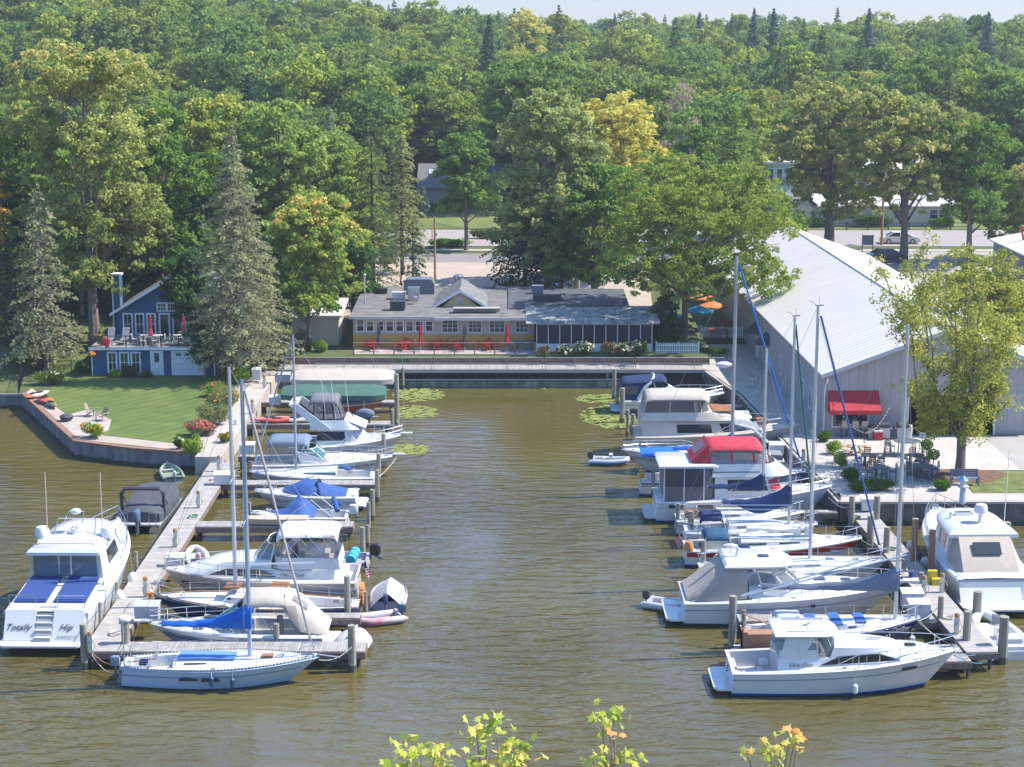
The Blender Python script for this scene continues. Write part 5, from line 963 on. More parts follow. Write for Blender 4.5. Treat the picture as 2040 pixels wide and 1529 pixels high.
# long tapering side window
for sg in (-1,1):
    mb=MB(); y=lambda x:sg*(lerp(1.33,1.27,(x-2)/5)+.012); P=[(4.15,.12),(4.9,.40),(5.6,.50),(6.9,.44),(7.6,.16),(7.3,.10)]; mb.slab([(x,y(x),zt(x)+z) for x,z in P],(0,sg*.03,0)); w=mb.build('cabin_window',glass,o,0)
    mb=MB(); 
    for x in (5.0,5.65,6.3,6.9): mb.box(x-.02,x+.02,y(x)+sg*.035-.006,y(x)+sg*.035+.006,zt(x)+.1,zt(x)+.46)
    mb.build('mullion',steel,w,0)
    mb=MB(); mb.slab([(4.1,y(4.1)-.004*sg,zt(4)+.08),(5.0,y(5)-.004*sg,zt(5)+.5),(6.9,y(6.9)-.004*sg,zt(6.9)+.50),(7.9,y(7.6)-.004*sg,zt(7.9)+.10)],(0,sg*.012,0)); mb.build('window_surround',mat('grey_trim',(.30,.31,.31),.4),o,0)
A=plan(4.6,5.0,8.4,1.22,1.2,lambda x:tp(x)-.05,.8); C=plan(4.8,5.0,8.0,1.1,1.1,lambda x:tp(x)+.42-.06*(x-5),.8); D=plan(4.9,5.0,7.6,.8,.8,lambda x:tp(x)+.5-.07*(x-5),.8); shell('forward_roof',b.r,[A,C,D],white)
A=plan(2.2,4.1,5.3,1.26,1.22,1.75,.8); C=plan(2.3,3.9,4.75,1.2,1.15,2.85,.8)
bandpart('side_panel',b.r,A,C,0,.40,0,4,white,0)
bandpart('windshield',b.r,A,C,.02,1,4,18,mat('windscreen_glass',(.10,.13,.13),.05,alpha=.55),.01); mb=MB()
for i in (2,4,7,9,13,15,18,20): mb.tube([A[i],C[i]],.035,4)
mb.build('window_frame',steel,b.r)
for sg in (-1,1): mb=MB(); mb.poly([(2.15,sg*1.27,1.25),(3.3,sg*1.27,1.85),(3.95,sg*1.2,2.83),(2.5,sg*1.22,2.83)]); mb.build('side_curtain',whitec,b.r,0)
H1=plan(2.0,4.3,5.1,1.32,1.3,3.1,.75); shell('hardtop',b.r,[[(x,y,2.81) for x,y,z in H1],[(x*1.0,y*1.02,2.89) for x,y,z in H1],[(lerp(3.4,x,.93),y*.92,2.96) for x,y,z in H1]],white)
mb=MB(); mb.tube([(2.6,.9,3.0),(4.6,.9,3.02)],.02,4); mb.tube([(2.6,-.9,3.0),(4.6,-.9,3.02)],.02,4); mb.tube([(3.4,0,2.95),(3.9,.1,3.08)],.04,5); mb.build('roof_rail',steel,b.r)
mb=MB(); mb.box(2.3,3.1,-.9,-.2,.45,1.25); mb.box(2.5,3.0,.3,.9,.45,1.2); mb.box(2.35,3.7,-1.0,1.0,1.6,1.75); mb.build('helm_console',cream,b.r,0); mb=MB(); mb.box(2.2,2.35,-.5,.5,1.1,1.75); mb.build('teak_door',wood,b.r,0)
mb=MB(); mb.box(.15,.35,-.6,.6,.5,1.15); mb.box(1.3,1.5,-1.2,-.7,.5,1.2); mb.build('cockpit_seat',cream,b.r,0)
b.rail(.45,1,.62,.12,12,False); lt=text_part('name_script','Chris Craft',.24,dgrey,b.r,(3.2,-1.36,1.42),(R(90),0,0),.5)
hatch(b.r,8.6,0,tp(8.6)+.06,.5); mb=MB(); mb.box(6.5,7.2,-.04,.04,tp(7)+.42,tp(7)+.5); mb.build('horn',steel,b.r)
mb=MB(); mb.slab([(8.0,-1.20,1.30),(8.75,-1.02,1.36),(8.70,-1.0,1.22),(8.0,-1.18,1.16)],(0,-.03,0)); mb.build('hull_port',glass,b.r,0)
for z in (.55,.75,.95): mb=MB(); mb.lathe((-.0,1.0-z,z),[(.05,0),(.05,.04)],6); mb.build('transom_fitting',dgrey,b.r)
# --- R3 navy sailboat with grey sail cover
b=Boat('sailboat','navy-blue-hulled sailboat with grey sail cover beside the near right finger dock','boat',1478,1832,86.4,2.9)
b.hull(.95,1.68,1.1,tr=.62,tm=.48,p=2,top=navyg,boot=white,stripe=white,sr=(.97,.92),q=1.5,dip=.03); b.deck(.05,.3,.35,.45,m=white)
trunkcabin(b,2.6,5.2,7.2,.95,.85,1,.42,.2,win=((0,1),(2,3),(4,5)),inset=.07); b.bimini(1.6,2.9,.85,2.0,mat('striped_dodger',(.55,.58,.62),.8),.35,.2,name='dodger')
mb=MB(); mb.box(3.2,3.7,-.9,.9,1.55,1.6); mb.box(4.4,4.9,-.9,.9,1.6,1.65); mb.box(5.6,6.1,-.7,.7,1.65,1.7); mb.build('blue_pads',mat('blue_pads',(.03,.12,.35),.8),b.r,0)
rig(b,1783,646,cover=slatec,boomz=1.75,boomL=6.9,hm=.95,spread=((.55,.9),),r=.10,baset=1.45); lifelines(b); b.name_on('Drifter',.40,white,.885,.84,-1)
mb=MB(); mb.tube([atY(1476,1189,86.0)-b.r.location,atY(1806,1106,86.0)-b.r.location],.045,6); mb.build('whisker_pole',alu,b.r); mb=MB(); mb.tube([atY(1478,1186,86.9)-b.r.location,atY(1740,1112,86.9)-b.r.location],.045,6); mb.build('spare_boom',alu,b.r)
fender(b.r,b.L-.6,-1.05,.5)
# --- R4 express cruiser with hardtop and tan canvas
b=Boat('express_cruiser','white express cruiser with hardtop and tan cockpit canvas, grey inflatable behind its stern','boat',1356,1800,91.6,4.0)
b.hull(1.3,1.9,2.2,tr=.92,tm=.35,p=2.4,boot=blacks,q=1.4,stripe=white); b.deck(.02,.3,.3,.7,m=white); b.platform(.9,.4,1.8)
o,tp=trunkcabin(b,3.4,6.5,10.3,1.55,1.35,1.5,.62,.10,win=(),e=.8,inset=.25)
A=plan(2.9,4.6,6.6,1.65,1.6,1.75,.75); C=plan(3.0,4.0,5.0,1.5,1.4,3.1,.75); bandpart('windshield',b.r,A,C,.15,.98,3,19,mat('windscreen_glass',(.10,.13,.13)),0); mb=MB()
for i in (3,6,9,13,16,19): mb.tube([A[i],C[i]],.045,4)
mb.build('windshield_frame',white,b.r)
H1=plan(2.1,4.4,5.8,1.62,1.55,3.1,.7); shell('hardtop',b.r,[[(x,y,3.08) for x,y,z in H1],[(x,y*1.02,3.18) for x,y,z in H1],[(lerp(3.8,x,.92),y*.9,3.3) for x,y,z in H1]],white); hatch(b.r,4.3,0,3.31,.55)
mb=MB(); mb.tube([(2.9,0,3.3),(3.0,0,3.75)],.09,6); mb.ell((2.55,0,3.85),(.42,.16,.14)); mb.build('radar_mount',white,b.r); mb=MB(); mb.tube([(2.5,-1.2,3.3),(2.3,-1.25,6.2)],.018,4); mb.build('antenna',white,b.r)
mb=MB(); rings=[[(x,-w,z0),(x,-w*.97,lerp(z0,z1,.6)),(x,-w*.80,z1),(x,0,z1+.06),(x,w*.80,z1),(x,w*.97,lerp(z0,z1,.6)),(x,w,z0)] for x,w,z0,z1 in ((.15,1.6,1.38,1.5),(.7,1.72,1.38,1.85),(1.5,1.75,1.4,2.5),(2.2,1.72,1.4,3.08),(3.3,1.7,1.5,3.08))]; mb.loft(rings,False); mb.build('cockpit_canvas',beigec,b.r,50)
bandpart('hull_ports',b.r,plan(5.2,8.5,10,1.72,1.55,1.0),plan(5.2,8.5,10,1.78,1.62,1.2),0,1,1,2,glass,.05); b.rail(.42,1,.6,.15,12); hatch(b.r,7.3,0,tp(7.3)+.06,.6); hatch(b.r,8.7,0,tp(8.7)+.06,.5)
mb=MB(); mb.box(b.L-.3,b.L+.75,-.22,.22,1.9,2.0); mb.build('bow_pulpit',white,b.r,0)
text_part('transom_mark','~Zoe~',.3,mat('orange_script',(.55,.2,.08),.5),b.r,(-.03,0,.95),(R(90),0,R(-90)),.4)
# --- R5 white sailboat (mast with blue furled jib)
b=Boat('sailboat','white sailboat with dark blue furled jib behind the tan-canvas cruiser','boat',1392,1765,97.0,3.0)
b.hull(.95,1.45,1.2,tr=.68,tm=.46,p=2,boot=bootblue,stripe=bootblue,sr=(.96,.90),top=white,q=1.5); b.deck(.05,.3,.35,.4,m=white); trunkcabin(b,2.9,5.8,8,.95,.85,1,.38,.2,win=((0,1),(2,3),(4,6)),inset=.06)
rig(b,1613,609,cover=None,boomz=1.2,boomL=4.2,furl=bluec2,r=.095,baset=1.4); lifelines(b); b.bimini(1.4,2.9,.95,2.25,navyc,.3,.3,name='dodger',legs=[(1.6,1.6),(2.8,3.0)],base=1.2); hatch(b.r,7.6,0,1.9,.5)
mb=MB(); mb.lathe((.1,-.9,1.1),[(.30,0),(.32,.06),(.30,.12)],14); o=mb.build('life_ring',mat('yellow_ring',(.60,.33,.03),.5),b.r)
# --- R6 red striped sailboat
b=Boat('sailboat','white sailboat with a broad red stripe along its hull','boat',1362,1716,101.3,3.1)
b.hull(1.0,1.5,1.2,tr=.66,tm=.46,p=2,top=white,stripe=redg,sr=(.88,.60),boot=bootblue,q=1.5); b.deck(.05,.32,.35,.4,m=white); trunkcabin(b,3.2,6.2,8.4,.95,.85,1,.40,.2,win=((0,2),(3,5)),inset=.06); lifelines(b)
b.bimini(1.1,2.6,.95,2.0,mat('teal_navy_canvas',(.015,.07,.14),.8),.3,.3,name='dodger',legs=[(1.2,1.0),(2.5,2.7)],base=1.1)
mb=MB(); rings=[]
for i in range(9): x=3.6+i*.42; r=.20+.07*math.sin(i*2.2); rings.append([(x,r*math.cos(a)-.2,2.05+r*.8*math.sin(a)+.05*math.sin(i)) for a in [k*math.pi/4 for k in range(8)]])
mb.loft(rings,True,True,True); mb.build('flaked_sail',whitec,b.r,60)
for x in (6.3,7.0): mb=MB(); mb.box(x,x+.45,-.35,.15,1.75,2.25); mb.build('deck_locker',white,b.r,0)
mb=MB(); mb.lathe((.2,-1.0,1.05),[(.26,0),(.28,.3),(.2,.5)],10); mb.build('life_buoy',mat('orange_buoy',(.62,.25,.06),.6),b.r); mb=MB(); mb.tube([(.0,-.7,1.0),(-.35,-.7,1.9)],.015,4); mb.slab([(-.35,-.7,1.85),(-.1,-.72,1.35),(-.35,-.75,1.05),(-.6,-.7,1.45)],(0,.01,0)); mb.build('stern_flag',mat('flag_pink',(.55,.25,.28),.8),b.r)
# --- R7b striped navy cover, R7a plain navy cover
b=Boat('sailboat','white sailboat with sagging navy sail cover with pale stripes','boat',1362,1628,105.0,2.6)
b.hull(.95,1.3,1.0,tr=.7,tm=.46,p=2,top=white,q=1.4,boot=white); b.deck(.05,.32,.3,.4,m=white); trunkcabin(b,2.6,4.6,6.2,.8,.7,1,.36,.2,win=((1,3),),inset=.06)
def stripe_canvas():
    m=mat('navy_striped_canvas',(.02,.045,.14),.8,var=.2,scale=2); n=m.node_tree.nodes; l=m.node_tree.links; bs_=n['Principled BSDF']; s_=bs_.inputs['Base Color'].links[0].from_socket; tc=n.new('ShaderNodeTexCoord'); sp=n.new('ShaderNodeSeparateXYZ'); l.new(tc.outputs['Generated'],sp.inputs[0]); w=n.new('ShaderNodeMath'); w.operation='FRACT'; mu=n.new('ShaderNodeMath'); mu.operation='MULTIPLY'; mu.inputs[1].default_value=7; l.new(sp.outputs['Z'],mu.inputs[0]); l.new(mu.outputs[0],w.inputs[0]); g=n.new('ShaderNodeMath'); g.operation='LESS_THAN'; g.inputs[1].default_value=.28; l.new(w.outputs[0],g.inputs[0]); c=n.new('ShaderNodeMath'); c.operation='LESS_THAN'; c.inputs[1].default_value=.42; l.new(sp.outputs['Z'],c.inputs[0]); d=n.new('ShaderNodeMath'); d.operation='MULTIPLY'; l.new(g.outputs[0],d.inputs[0]); l.new(c.outputs[0],d.inputs[1]); mx=n.new('ShaderNodeMix'); mx.data_type='RGBA'; l.new(d.outputs[0],mx.inputs[0]); l.new(s_,mx.inputs[6]); mx.inputs[7].default_value=(.35,.42,.52,1); l.new(mx.outputs[2],bs_.inputs['Base Color']); return m
rig(b,1571,630,cover=stripe_canvas(),boomz=1.25,boomL=4.1,hm=1.1,sag=True,furl=mat('green_furl',(.01,.12,.09),.7),r=.09,baset=1.3); lifelines(b); b.bimini(.9,2.3,.8,2.1,navyc,.3,.35,name='dodger',legs=[(.9,.6),(2.2,2.5)],base=1.1)
b=Boat('sailboat','white sailboat with plain navy sail cover close to the red-canvas trawler','boat',1345,1600,107.7,2.5)
b.hull(.9,1.3,1.0,tr=.7,tm=.46,p=2,top=white,q=1.4); b.deck(.05,.32,.3,.4,m=white); trunkcabin(b,2.5,4.4,6.0,.8,.7,1,.36,.2,win=((1,3),),inset=.06); rig(b,1518,694,cover=navyc,boomz=1.5,boomL=3.4,hm=.8,r=.09,baset=1.3,back=True); lifelines(b)
mb=MB(); mb.box(.6,1.4,-.3,.4,.95,1.35); mb.build('wooden_crate',wood,b.r,0)
# --- R8 trawler with red canvas
b=Boat('trawler_yacht','white trawler yacht with red flybridge canvas and enclosed aft cabin','boat',1302,1655,111.4,4.0)
b.hull(1.35,2.0,1.5,tr=.92,tm=.35,p=2.4,q=1.5,stripe=greyh,sr=(.74,.70),boot=bootblue); b.deck(0,0,.3,1,m=white); b.platform(.7,.35,1.6)
L=b.L; A=plan(.5,3.0,3.9,1.75,1.75,1.45,.4); C=plan(.55,3.0,3.85,1.6,1.6,3.55,.4); o=shell('aft_enclosure',b.r,[A,mixr(A,C,.38),C],mat('smoky_panel',(.12,.12,.125),.4,var=.1))
bandpart('enclosure_window',o,A,C,.42,.96,0,4,mat('enclosure_glass',(.05,.06,.065),.08),.02)
for i in (0,2,4): mb=MB(); mb.tube([A[i],C[i]],.05,4); n=len(A)-1; mb.tube([A[n-i],C[n-i]],.05,4); mb.build('enclosure_post',white,o)
mb=MB(); mb.tube([A[0],C[0]],.04,4); H1=plan(.15,3.4,4.2,1.85,1.8,3.6,.45); shell('aft_hardtop',b.r,[[(x,y,3.55) for x,y,z in H1],[(x,y,3.68) for x,y,z in H1],[(lerp(2.2,x,.92),y*.9,3.78) for x,y,z in H1]],white)
A=plan(3.7,7.2,8.3,1.65,1.6,1.55,.55); C=plan(3.7,6.8,7.5,1.5,1.45,2.95,.55); o=shell('saloon',b.r,[A,C],white); bandpart('saloon_window',o,A,C,.35,.85,1,4,glass,.015); bandpart('front_window',o,A,C,.35,.85,5,17,redc,.02)
A=plan(3.5,6.6,8.6,1.7,1.6,2.95,.6); C=plan(3.6,6.4,7.6,1.55,1.45,3.75,.6); shell('flybridge',b.r,[A,C],white,False); bandpart('pinstripe',b.r,A,C,.35,.42,0,4,blacks,.01)
A=plan(3.4,6.2,7.2,1.5,1.45,3.75,.6); C=plan(3.3,6.0,6.6,1.45,1.4,4.75,.6); mb=MB(); mb.loft([A,C],True); o=mb.build('flybridge_enclosure',vinyl,b.r,0)
mb=MB(); band(mb,A,C,0,.28,0,22,.01); mb.build('enclosure_skirt',greyc,o,0)
for i in (0,2,4,8,14,18,20,22): mb=MB(); mb.tube([A[i],C[i]],.06,4); mb.build('enclosure_strap',redc,o)
b.bimini(3.2,6.7,1.5,5.05,redc,.3,.25); mb=MB(); mb.slab([(3.3,-1.45,4.9),(3.3,1.45,4.9),(2.2,1.4,3.9),(2.2,-1.4,3.9)],(0,0,.05)); mb.poly([(3.3,-1.47,4.9),(2.2,-1.42,3.9),(3.3,-1.47,3.2)]); mb.build('rear_curtain',redc,b.r,0)
mb=MB(); mb.slab([(3.1,-.9,4.78),(3.1,.9,4.78),(2.45,.9,4.2),(2.45,-.9,4.2)],(-.03,0,.06)); mb.build('curtain_window',vinyl,b.r,0)
b.rail(.35,1,.75,.12,14); bandpart('hull_ports',b.r,plan(.8,4.5,6,1.86,1.93,1.0),plan(.8,4.5,6,1.9,1.96,1.22),0,1,0,1,glass,.03); bandpart('hull_ports',b.r,plan(.8,4.5,6,1.86,1.93,1.0),plan(.8,4.5,6,1.9,1.96,1.22),0,1,2,3,glass,.03)
mb=MB(); mb.ell((6.9,0,2.95+.95),(.3,.3,.12)); mb.build('radar_dome',white,b.r)
# --- R9 sailboat with bright blue covers
b=Boat('sailboat','sailboat with bright blue sail cover and blue sunshade over its stern','boat',1272,1606,117.2,3.1)
b.hull(1.0,1.5,1.2,tr=.68,tm=.46,p=2,top=white,stripe=bootblue,sr=(.9,.8),boot=bootblue,q=1.5); b.deck(.05,.32,.35,.4,m=white); trunkcabin(b,3.2,6,8,.95,.85,1,.4,.2,win=((1,3),),inset=.06)
rig(b,1457,511,cover=bluec,boomz=1.55,boomL=4.0,hm=1.0,furl=bluec,r=.12,baset=1.4,mm=mat('weathered_mast',(.40,.40,.41),.5,metal=.2,var=.1)); lifelines(b); mb=MB(); mb.slab([(.1,-1.3,2.75),(2.3,-1.3,2.85),(3.0,-1.0,2.45),(3.0,1.0,2.45),(2.3,1.3,2.85),(.1,1.3,2.75)],(0,0,.03)); mb.build('sunshade',bluec,b.r,0)
mb=MB(); mb.ell((5.45,-.55,8.6+.2),(.55,.3,.22)); mb.build('radome',white,b.r); mb=MB(); mb.tube([(.05,-1.1,1.0),(.05,-1.1,1.9)],.02); mb.slab([(-.05,-1.25,1.3),(.3,-1.25,1.3),(.3,-1.25,1.85),(-.05,-1.25,1.85)],(0,-.1,0)); mb.build('life_sling',mat('yellow_ring',(.6,.33,.03)),b.r,0)
# --- R10 express with radar arch, bow left
b=Boat('express_cruiser','white express cruiser with tall radar arch, bow towards the grey inflatable','boat',1556,1238,123.0,3.4)
b.hull(1.1,1.6,1.8,tr=.92,tm=.38,p=2.3,stripe=greyh,sr=(.7,.5),q=1.4); b.deck(.02,.42,.3,.6,m=white); trunkcabin(b,4.6,6.6,9.4,1.35,1.15,1.2,.45,.08,win=(),e=.8,inset=.25); b.rail(.5,1,.5,.1,10)
A=plan(3.2,5.0,6.6,1.4,1.35,1.4,.7); C=plan(3.2,4.4,5.3,1.25,1.2,2.25,.7); bandpart('windshield',b.r,A,C,0,1,2,20,gglass,0); mb=MB(); [mb.tube([A[i],C[i]],.035,4) for i in (2,5,8,11,14,17,20)]; mb.build('windshield_frame',steel,b.r)
for sg in (-1,1): mb=MB(); mb.tube([(1.0,sg*1.5,1.2),(1.2,sg*1.45,2.4),(2.2,sg*1.3,3.35),(3.2,sg*1.0,3.55)],[.16,.14,.12,.1],6); mb.build('arch_leg',white,b.r)
mb=MB(); mb.slab([(1.6,-1.35,3.1),(3.4,-1.2,3.5),(3.4,1.2,3.5),(1.6,1.35,3.1)],(0,0,.1)); mb.build('arch_canvas',greyc,b.r,0); b.platform(.6,.35,1.4)
mb=MB(); mb.slab([(.1,-1.5,1.15),(3.0,-1.55,1.3),(3.0,1.55,1.3),(.1,1.5,1.15)],(0,0,.35)); mb.build('cockpit_cover',greyc,b.r,0)
# --- R11 beige motor yacht, bow right
b=Boat('motor_yacht','cream motor yacht with tan flybridge enclosure beside the quay','boat',1262,1590,128.4,4.1)
b.hull(1.6,2.1,1.6,tr=.92,tm=.35,p=2.4,top=cream,q=1.4,stripe=tanh,sr=(.72,.60)); b.deck(0,0,.3,1,m=cream); b.platform(.5,.35,1.5,white)
A=plan(.5,5.6,9.6,1.7,1.6,1.65,.6); C=plan(.5,5.4,7.8,1.55,1.45,2.75,.6); o=shell('saloon',b.r,[A,C],cream); bandpart('saloon_window',o,A,C,.2,.75,2,4,glass,.015); bandpart('front_window',o,A,C,.2,.8,5,17,glass,.015)
A=plan(.4,4.3,8.6,1.7,1.65,2.75,.6); C=plan(.45,4.2,6.6,1.6,1.5,3.35,.6); shell('flybridge',b.r,[A,C],cream,True)
A=plan(.5,4.4,5.6,1.55,1.5,2.6,.5); C=plan(.8,4.2,5.1,1.5,1.4,4.3,.5); o=shell('flybridge_enclosure',b.r,[A,C],mat('tan_panel',(.36,.30,.26),.8,var=.06),False); bandpart('enclosure_window',o,A,C,.45,.92,0,2,mat('enclosure_glass2',(.13,.12,.11),.1),.02); bandpart('enclosure_window',o,A,C,.45,.92,2,4,mat('enclosure_glass2',(.13,.12,.11),.1),.02); bandpart('enclosure_window',o,A,C,.3,.9,5,17,mat('enclosure_glass2',(.13,.12,.11),.1),.02)
for i in (0,2,4,6): mb=MB(); n=len(A)-1; mb.tube([A[i],C[i]],.05,4); mb.tube([A[n-i],C[n-i]],.05,4); mb.build('enclosure_post',tanc,o)
b.bimini(.7,5.3,1.55,4.75,tanc,.35,.25); b.rail(.5,1,.7,.12,12); mb=MB(); mb.slab([(5.6,-1.3,3.4),(5.6,1.3,3.4),(6.6,1.0,3.35),(6.6,-1.0,3.35)],(.5,0,.0)); mb.box(8.9,9.7,-.4,.4,2.2,2.6); mb.build('foredeck_gear',wood,b.r,0)
text_part('flybridge_mark','Carver',.22,dgrey,b.r,(6.3,-1.56,3.05),(R(86),0,R(5)),0)
# --- R12 grey covered runabout, R13 white cruiser with navy canopy
b=Boat('covered_runabout','boat under a grey cover with a pale blue bimini top','boat',1272,1428,136.6,2.6)
b.hull(.9,1.2,1.1,tr=.9); b.deck(0,0,.2,.5,m=white); mb=MB(); rings=[[(x,-w,z0),(x,-w*.7,z1),(x,0,z1+.15),(x,w*.7,z1),(x,w,z0)] for x,w,z0,z1 in ((-.1,1.25,.7,.9),(.6,1.28,.9,1.5),(1.8,1.3,.9,2.1),(3.4,1.3,.95,1.9),(4.6,.9,1.1,1.4),(5.4,.3,1.15,1.25))]; mb.loft(rings,False); mb.build('mooring_cover',greyc,b.r,60); b.bimini(2.6,5.4,1.15,2.9,mat('pale_blue_canvas',(.30,.42,.60),.8),.25,.15,legs=[(2.8,2.6),(5.2,4.6)],base=1.2)
outboard(b.r,-.1,1.0,dgrey,1.0)
b=Boat('express_cruiser','white express cruiser with navy canopy and curved arch at the back of the right slips','boat',1240,1442,143.0,3.2)
b.hull(1.1,1.5,1.6,tr=.92,tm=.38,p=2.3); b.deck(.02,.4,.3,.6,m=white); b.platform(1.0,.35,1.4,palebl); trunkcabin(b,3.4,5.0,7.3,1.25,1.1,1.2,.5,.08,win=(),e=.8,inset=.25); b.rail(.45,1,.55,.1,10)
A=plan(2.2,3.6,5.0,1.35,1.3,1.35,.7); C=plan(2.2,3.0,3.7,1.2,1.1,2.15,.7); bandpart('windshield',b.r,A,C,0,1,2,20,gglass,0); mb=MB(); [mb.tube([A[i],C[i]],.035,4) for i in (2,5,8,11,14,17,20)]; mb.build('windshield_frame',steel,b.r)
for sg in (-1,1): mb=MB(); mb.tube([(1.2,sg*1.35,1.2),(1.7,sg*1.35,2.2),(2.2,sg*1.2,2.6),(2.4,sg*.8,2.9),(2.5,0,3.0)],[.2,.15,.12,.1,.1],6); mb.build('radar_arch',white,b.r)
b.bimini(-.2,3.5,1.3,2.75,navyc,.2,.3,slope=-.25); A=plan(.1,1.5,1.9,1.4,1.35,1.15,.5); C=plan(.0,1.5,1.9,1.3,1.25,2.5,.5); o=shell('stern_curtain',b.r,[A,C],navyc,False); bandpart('curtain_window',o,A,C,.35,.85,0,3,mat('enclosure_glass2',(.13,.12,.11)),.02)
# --- inflatables
def inflatable(name,label,loc,rz,L=2.8,B=1.45,tube=mat('grey_hypalon',(.48,.49,.51),.6,var=.05),floor=grey,motor=dgrey,r=.19,seat=None,console=False,band_=None,cat='dinghy',tilt=0):
    t=thing(name,label,cat,loc,rz); w=B/2-r; pts=[(-.15,-w,.24),(L*.55,-w,.24),(L*.8,-w*.72,.30),(L-r,-w*.25,.38),(L-r,w*.25,.38),(L*.8,w*.72,.30),(L*.55,w,.24),(-.15,w,.24)]
    mb=MB(); mb.tube([(-.4,-w,.24)]+pts+[(-.4,w,.24)],[.06]+[r]*len(pts)+[.06],10); mb.build('tube',tube,t,60)
    mb=MB(); mb.prism([(0,-w),(L*.55,-w),(L*.85,-w*.5),(L*.85,w*.5),(L*.55,w),(0,w)],.02,.14); mb.build('floor',floor,t,0); mb=MB(); mb.box(-.03,.04,-w,w,.0,.48); mb.build('transom',floor,t,0)
    if band_: mb=MB(); mb.tube([(x,y*1.32,z-.02) for x,y,z in pts],r*.72,8); mb.build('rub_strake',band_,t,60)
    if motor: outboard(t,-.02,.42,motor,.75)
    if seat: mb=MB(); mb.box(L*.35,L*.45,-w,w,.3,.36); mb.build('seat',seat,t,0)
    if console: mb=MB(); mb.box(L*.42,L*.52,-.25,.25,.14,.75); mb.box(L*.25,L*.33,-.3,.3,.14,.5); mb.build('console',white,t,0); mb=MB(); mb.tube([(L*.41,-.15,.68),(L*.41,.15,.68)],.02,4); mb.build('steering_wheel',blk,t)
    return t
p=at(1178,898,0); inflatable('inflatable_dinghy','grey inflatable with black motor and blue band off the bow of the radar-arch cruiser',(p.x,125.2,0),R(-6),2.6,1.5,console=True,band_=mat('blue_band',(.05,.10,.25),.6))
p=at(1296,1212,0); inflatable('inflatable_dinghy','small pale grey inflatable tied behind the tan-canvas cruiser',(p.x,93.2,0),R(-25),2.3,1.4)
t=inflatable('inflatable_dinghy','large white rigid inflatable with console at the near right corner',(25.0,84.8,0),R(93),6.2,2.5,tube=white,floor=white,r=.28,motor=None,console=True)
mb=MB(); mb.box(1.0,1.9,-.5,.5,.15,.75); mb.box(.3,.7,-.7,.7,.15,.6); mb.build('helm_seat',white,t,0); mb=MB(); mb.slab([(3.0,-.4,.85),(3.0,.4,.85),(3.25,.35,1.3),(3.25,-.35,1.3)],(.03,0,.0)); mb.build('windscreen',mat('windscreen_glass',(.10,.13,.13)),t,0)
p=at(752,1240,0); inflatable('inflatable_dinghy','grey inflatable with red tubes, tied beyond the navy sailboat stern',(p.x+1.05,90.9,0),R(200),2.6,1.5,tube=mat('red_grey_tube',(.50,.10,.12),.6,var=.3,scale=1.2,col2=(.50,.50,.52)),motor=mat('blue_motor',(.03,.06,.12),.4))
p=at(418,1100,0); t=inflatable('inflatable_dinghy','pale grey inflatable with red fuel tank near the left dock',(p.x-.2,100.6,0),R(105),2.6,1.5,tube=mat('pale_hypalon',(.60,.59,.56),.6,var=.05),motor=grey); mb=MB(); mb.box(.5,.9,-.3,.1,.15,.4); mb.build('fuel_tank',redc,t,0)
# covered dinghy, upturned dinghy, orange float
p=at(774,1205,0); b=Boat('covered_dinghy','dinghy under a pale grey ridge cover with outboard, floating off the big cabin cruiser','boat',loc=(p.x,92.4,0),rz=R(90),L=3.6,B=1.9); b.hull(.5,.7,.6,tr=.85,top=greyh); mb=MB(); mb.loft([[(x,-w,z0),(x,-w*.55,lerp(z0,z1,.5)),(x,0,z1),(x,w*.55,lerp(z0,z1,.5)),(x,w,z0)] for x,w,z0,z1 in ((-.15,.85,.25,1.05),(.4,1.0,.35,1.2),(1.5,1.02,.4,1.25),(2.6,.8,.5,1.05),(3.6,.12,.65,.75))],False); mb.build('ridge_cover',mat('pale_grey_cover',(.50,.52,.54),.8,var=.05,bump=.4,bscale=4),b.r,60); outboard(b.r,-.2,.6,mat('blue_motor',(.03,.06,.12)),.8,y=.05)
p=at(694,1308,0); t=thing('upturned_dinghy','upturned pale grey dinghy behind the end of the nearest left finger dock','dinghy',(p.x,85.9,.1),R(80)); mb=MB(); mb.loft([[(x,w*math.cos(a),h*math.sin(a)+.15) for a in [math.pi*k/10 for k in range(11)]] for x,w,h in ((-.6,.3,.2),(-.4,.75,.5),(0.2,.95,.62),(1.2,.9,.6),(2.0,.45,.4),(2.3,.05,.1))],False,True,True); mb.build('hull',mat('pale_dinghy',(.52,.50,.48),.5,var=.05),t,60); mb=MB(); mb.box(-.2,1.6,-.03,.03,.7,.84); mb.build('skeg',white,t,0)
p=at(724,1202,0); t=thing('orange_float','round orange ribbed float at the stern of the big cabin cruiser','float',(p.x,93.0,.1),0); mb=MB(); mb.loft([[(x,.7*s*math.cos(a),.65+.65*s*math.sin(a)) for a in [2*math.pi*k/16 for k in range(16)]] for x,s in ((-.12,.8),(-.08,1),(.08,1),(.12,.8))],True,True,True); mb.build('disc',mat('orange_plastic',(.62,.22,.07),.6),t,50); mb=MB(); [mb.box(-.14,.14,-.55,.55,.25+k*.2,.29+k*.2) for k in range(5)]; mb.build('rib',mat('orange_dark',(.5,.15,.04),.6),t,0)
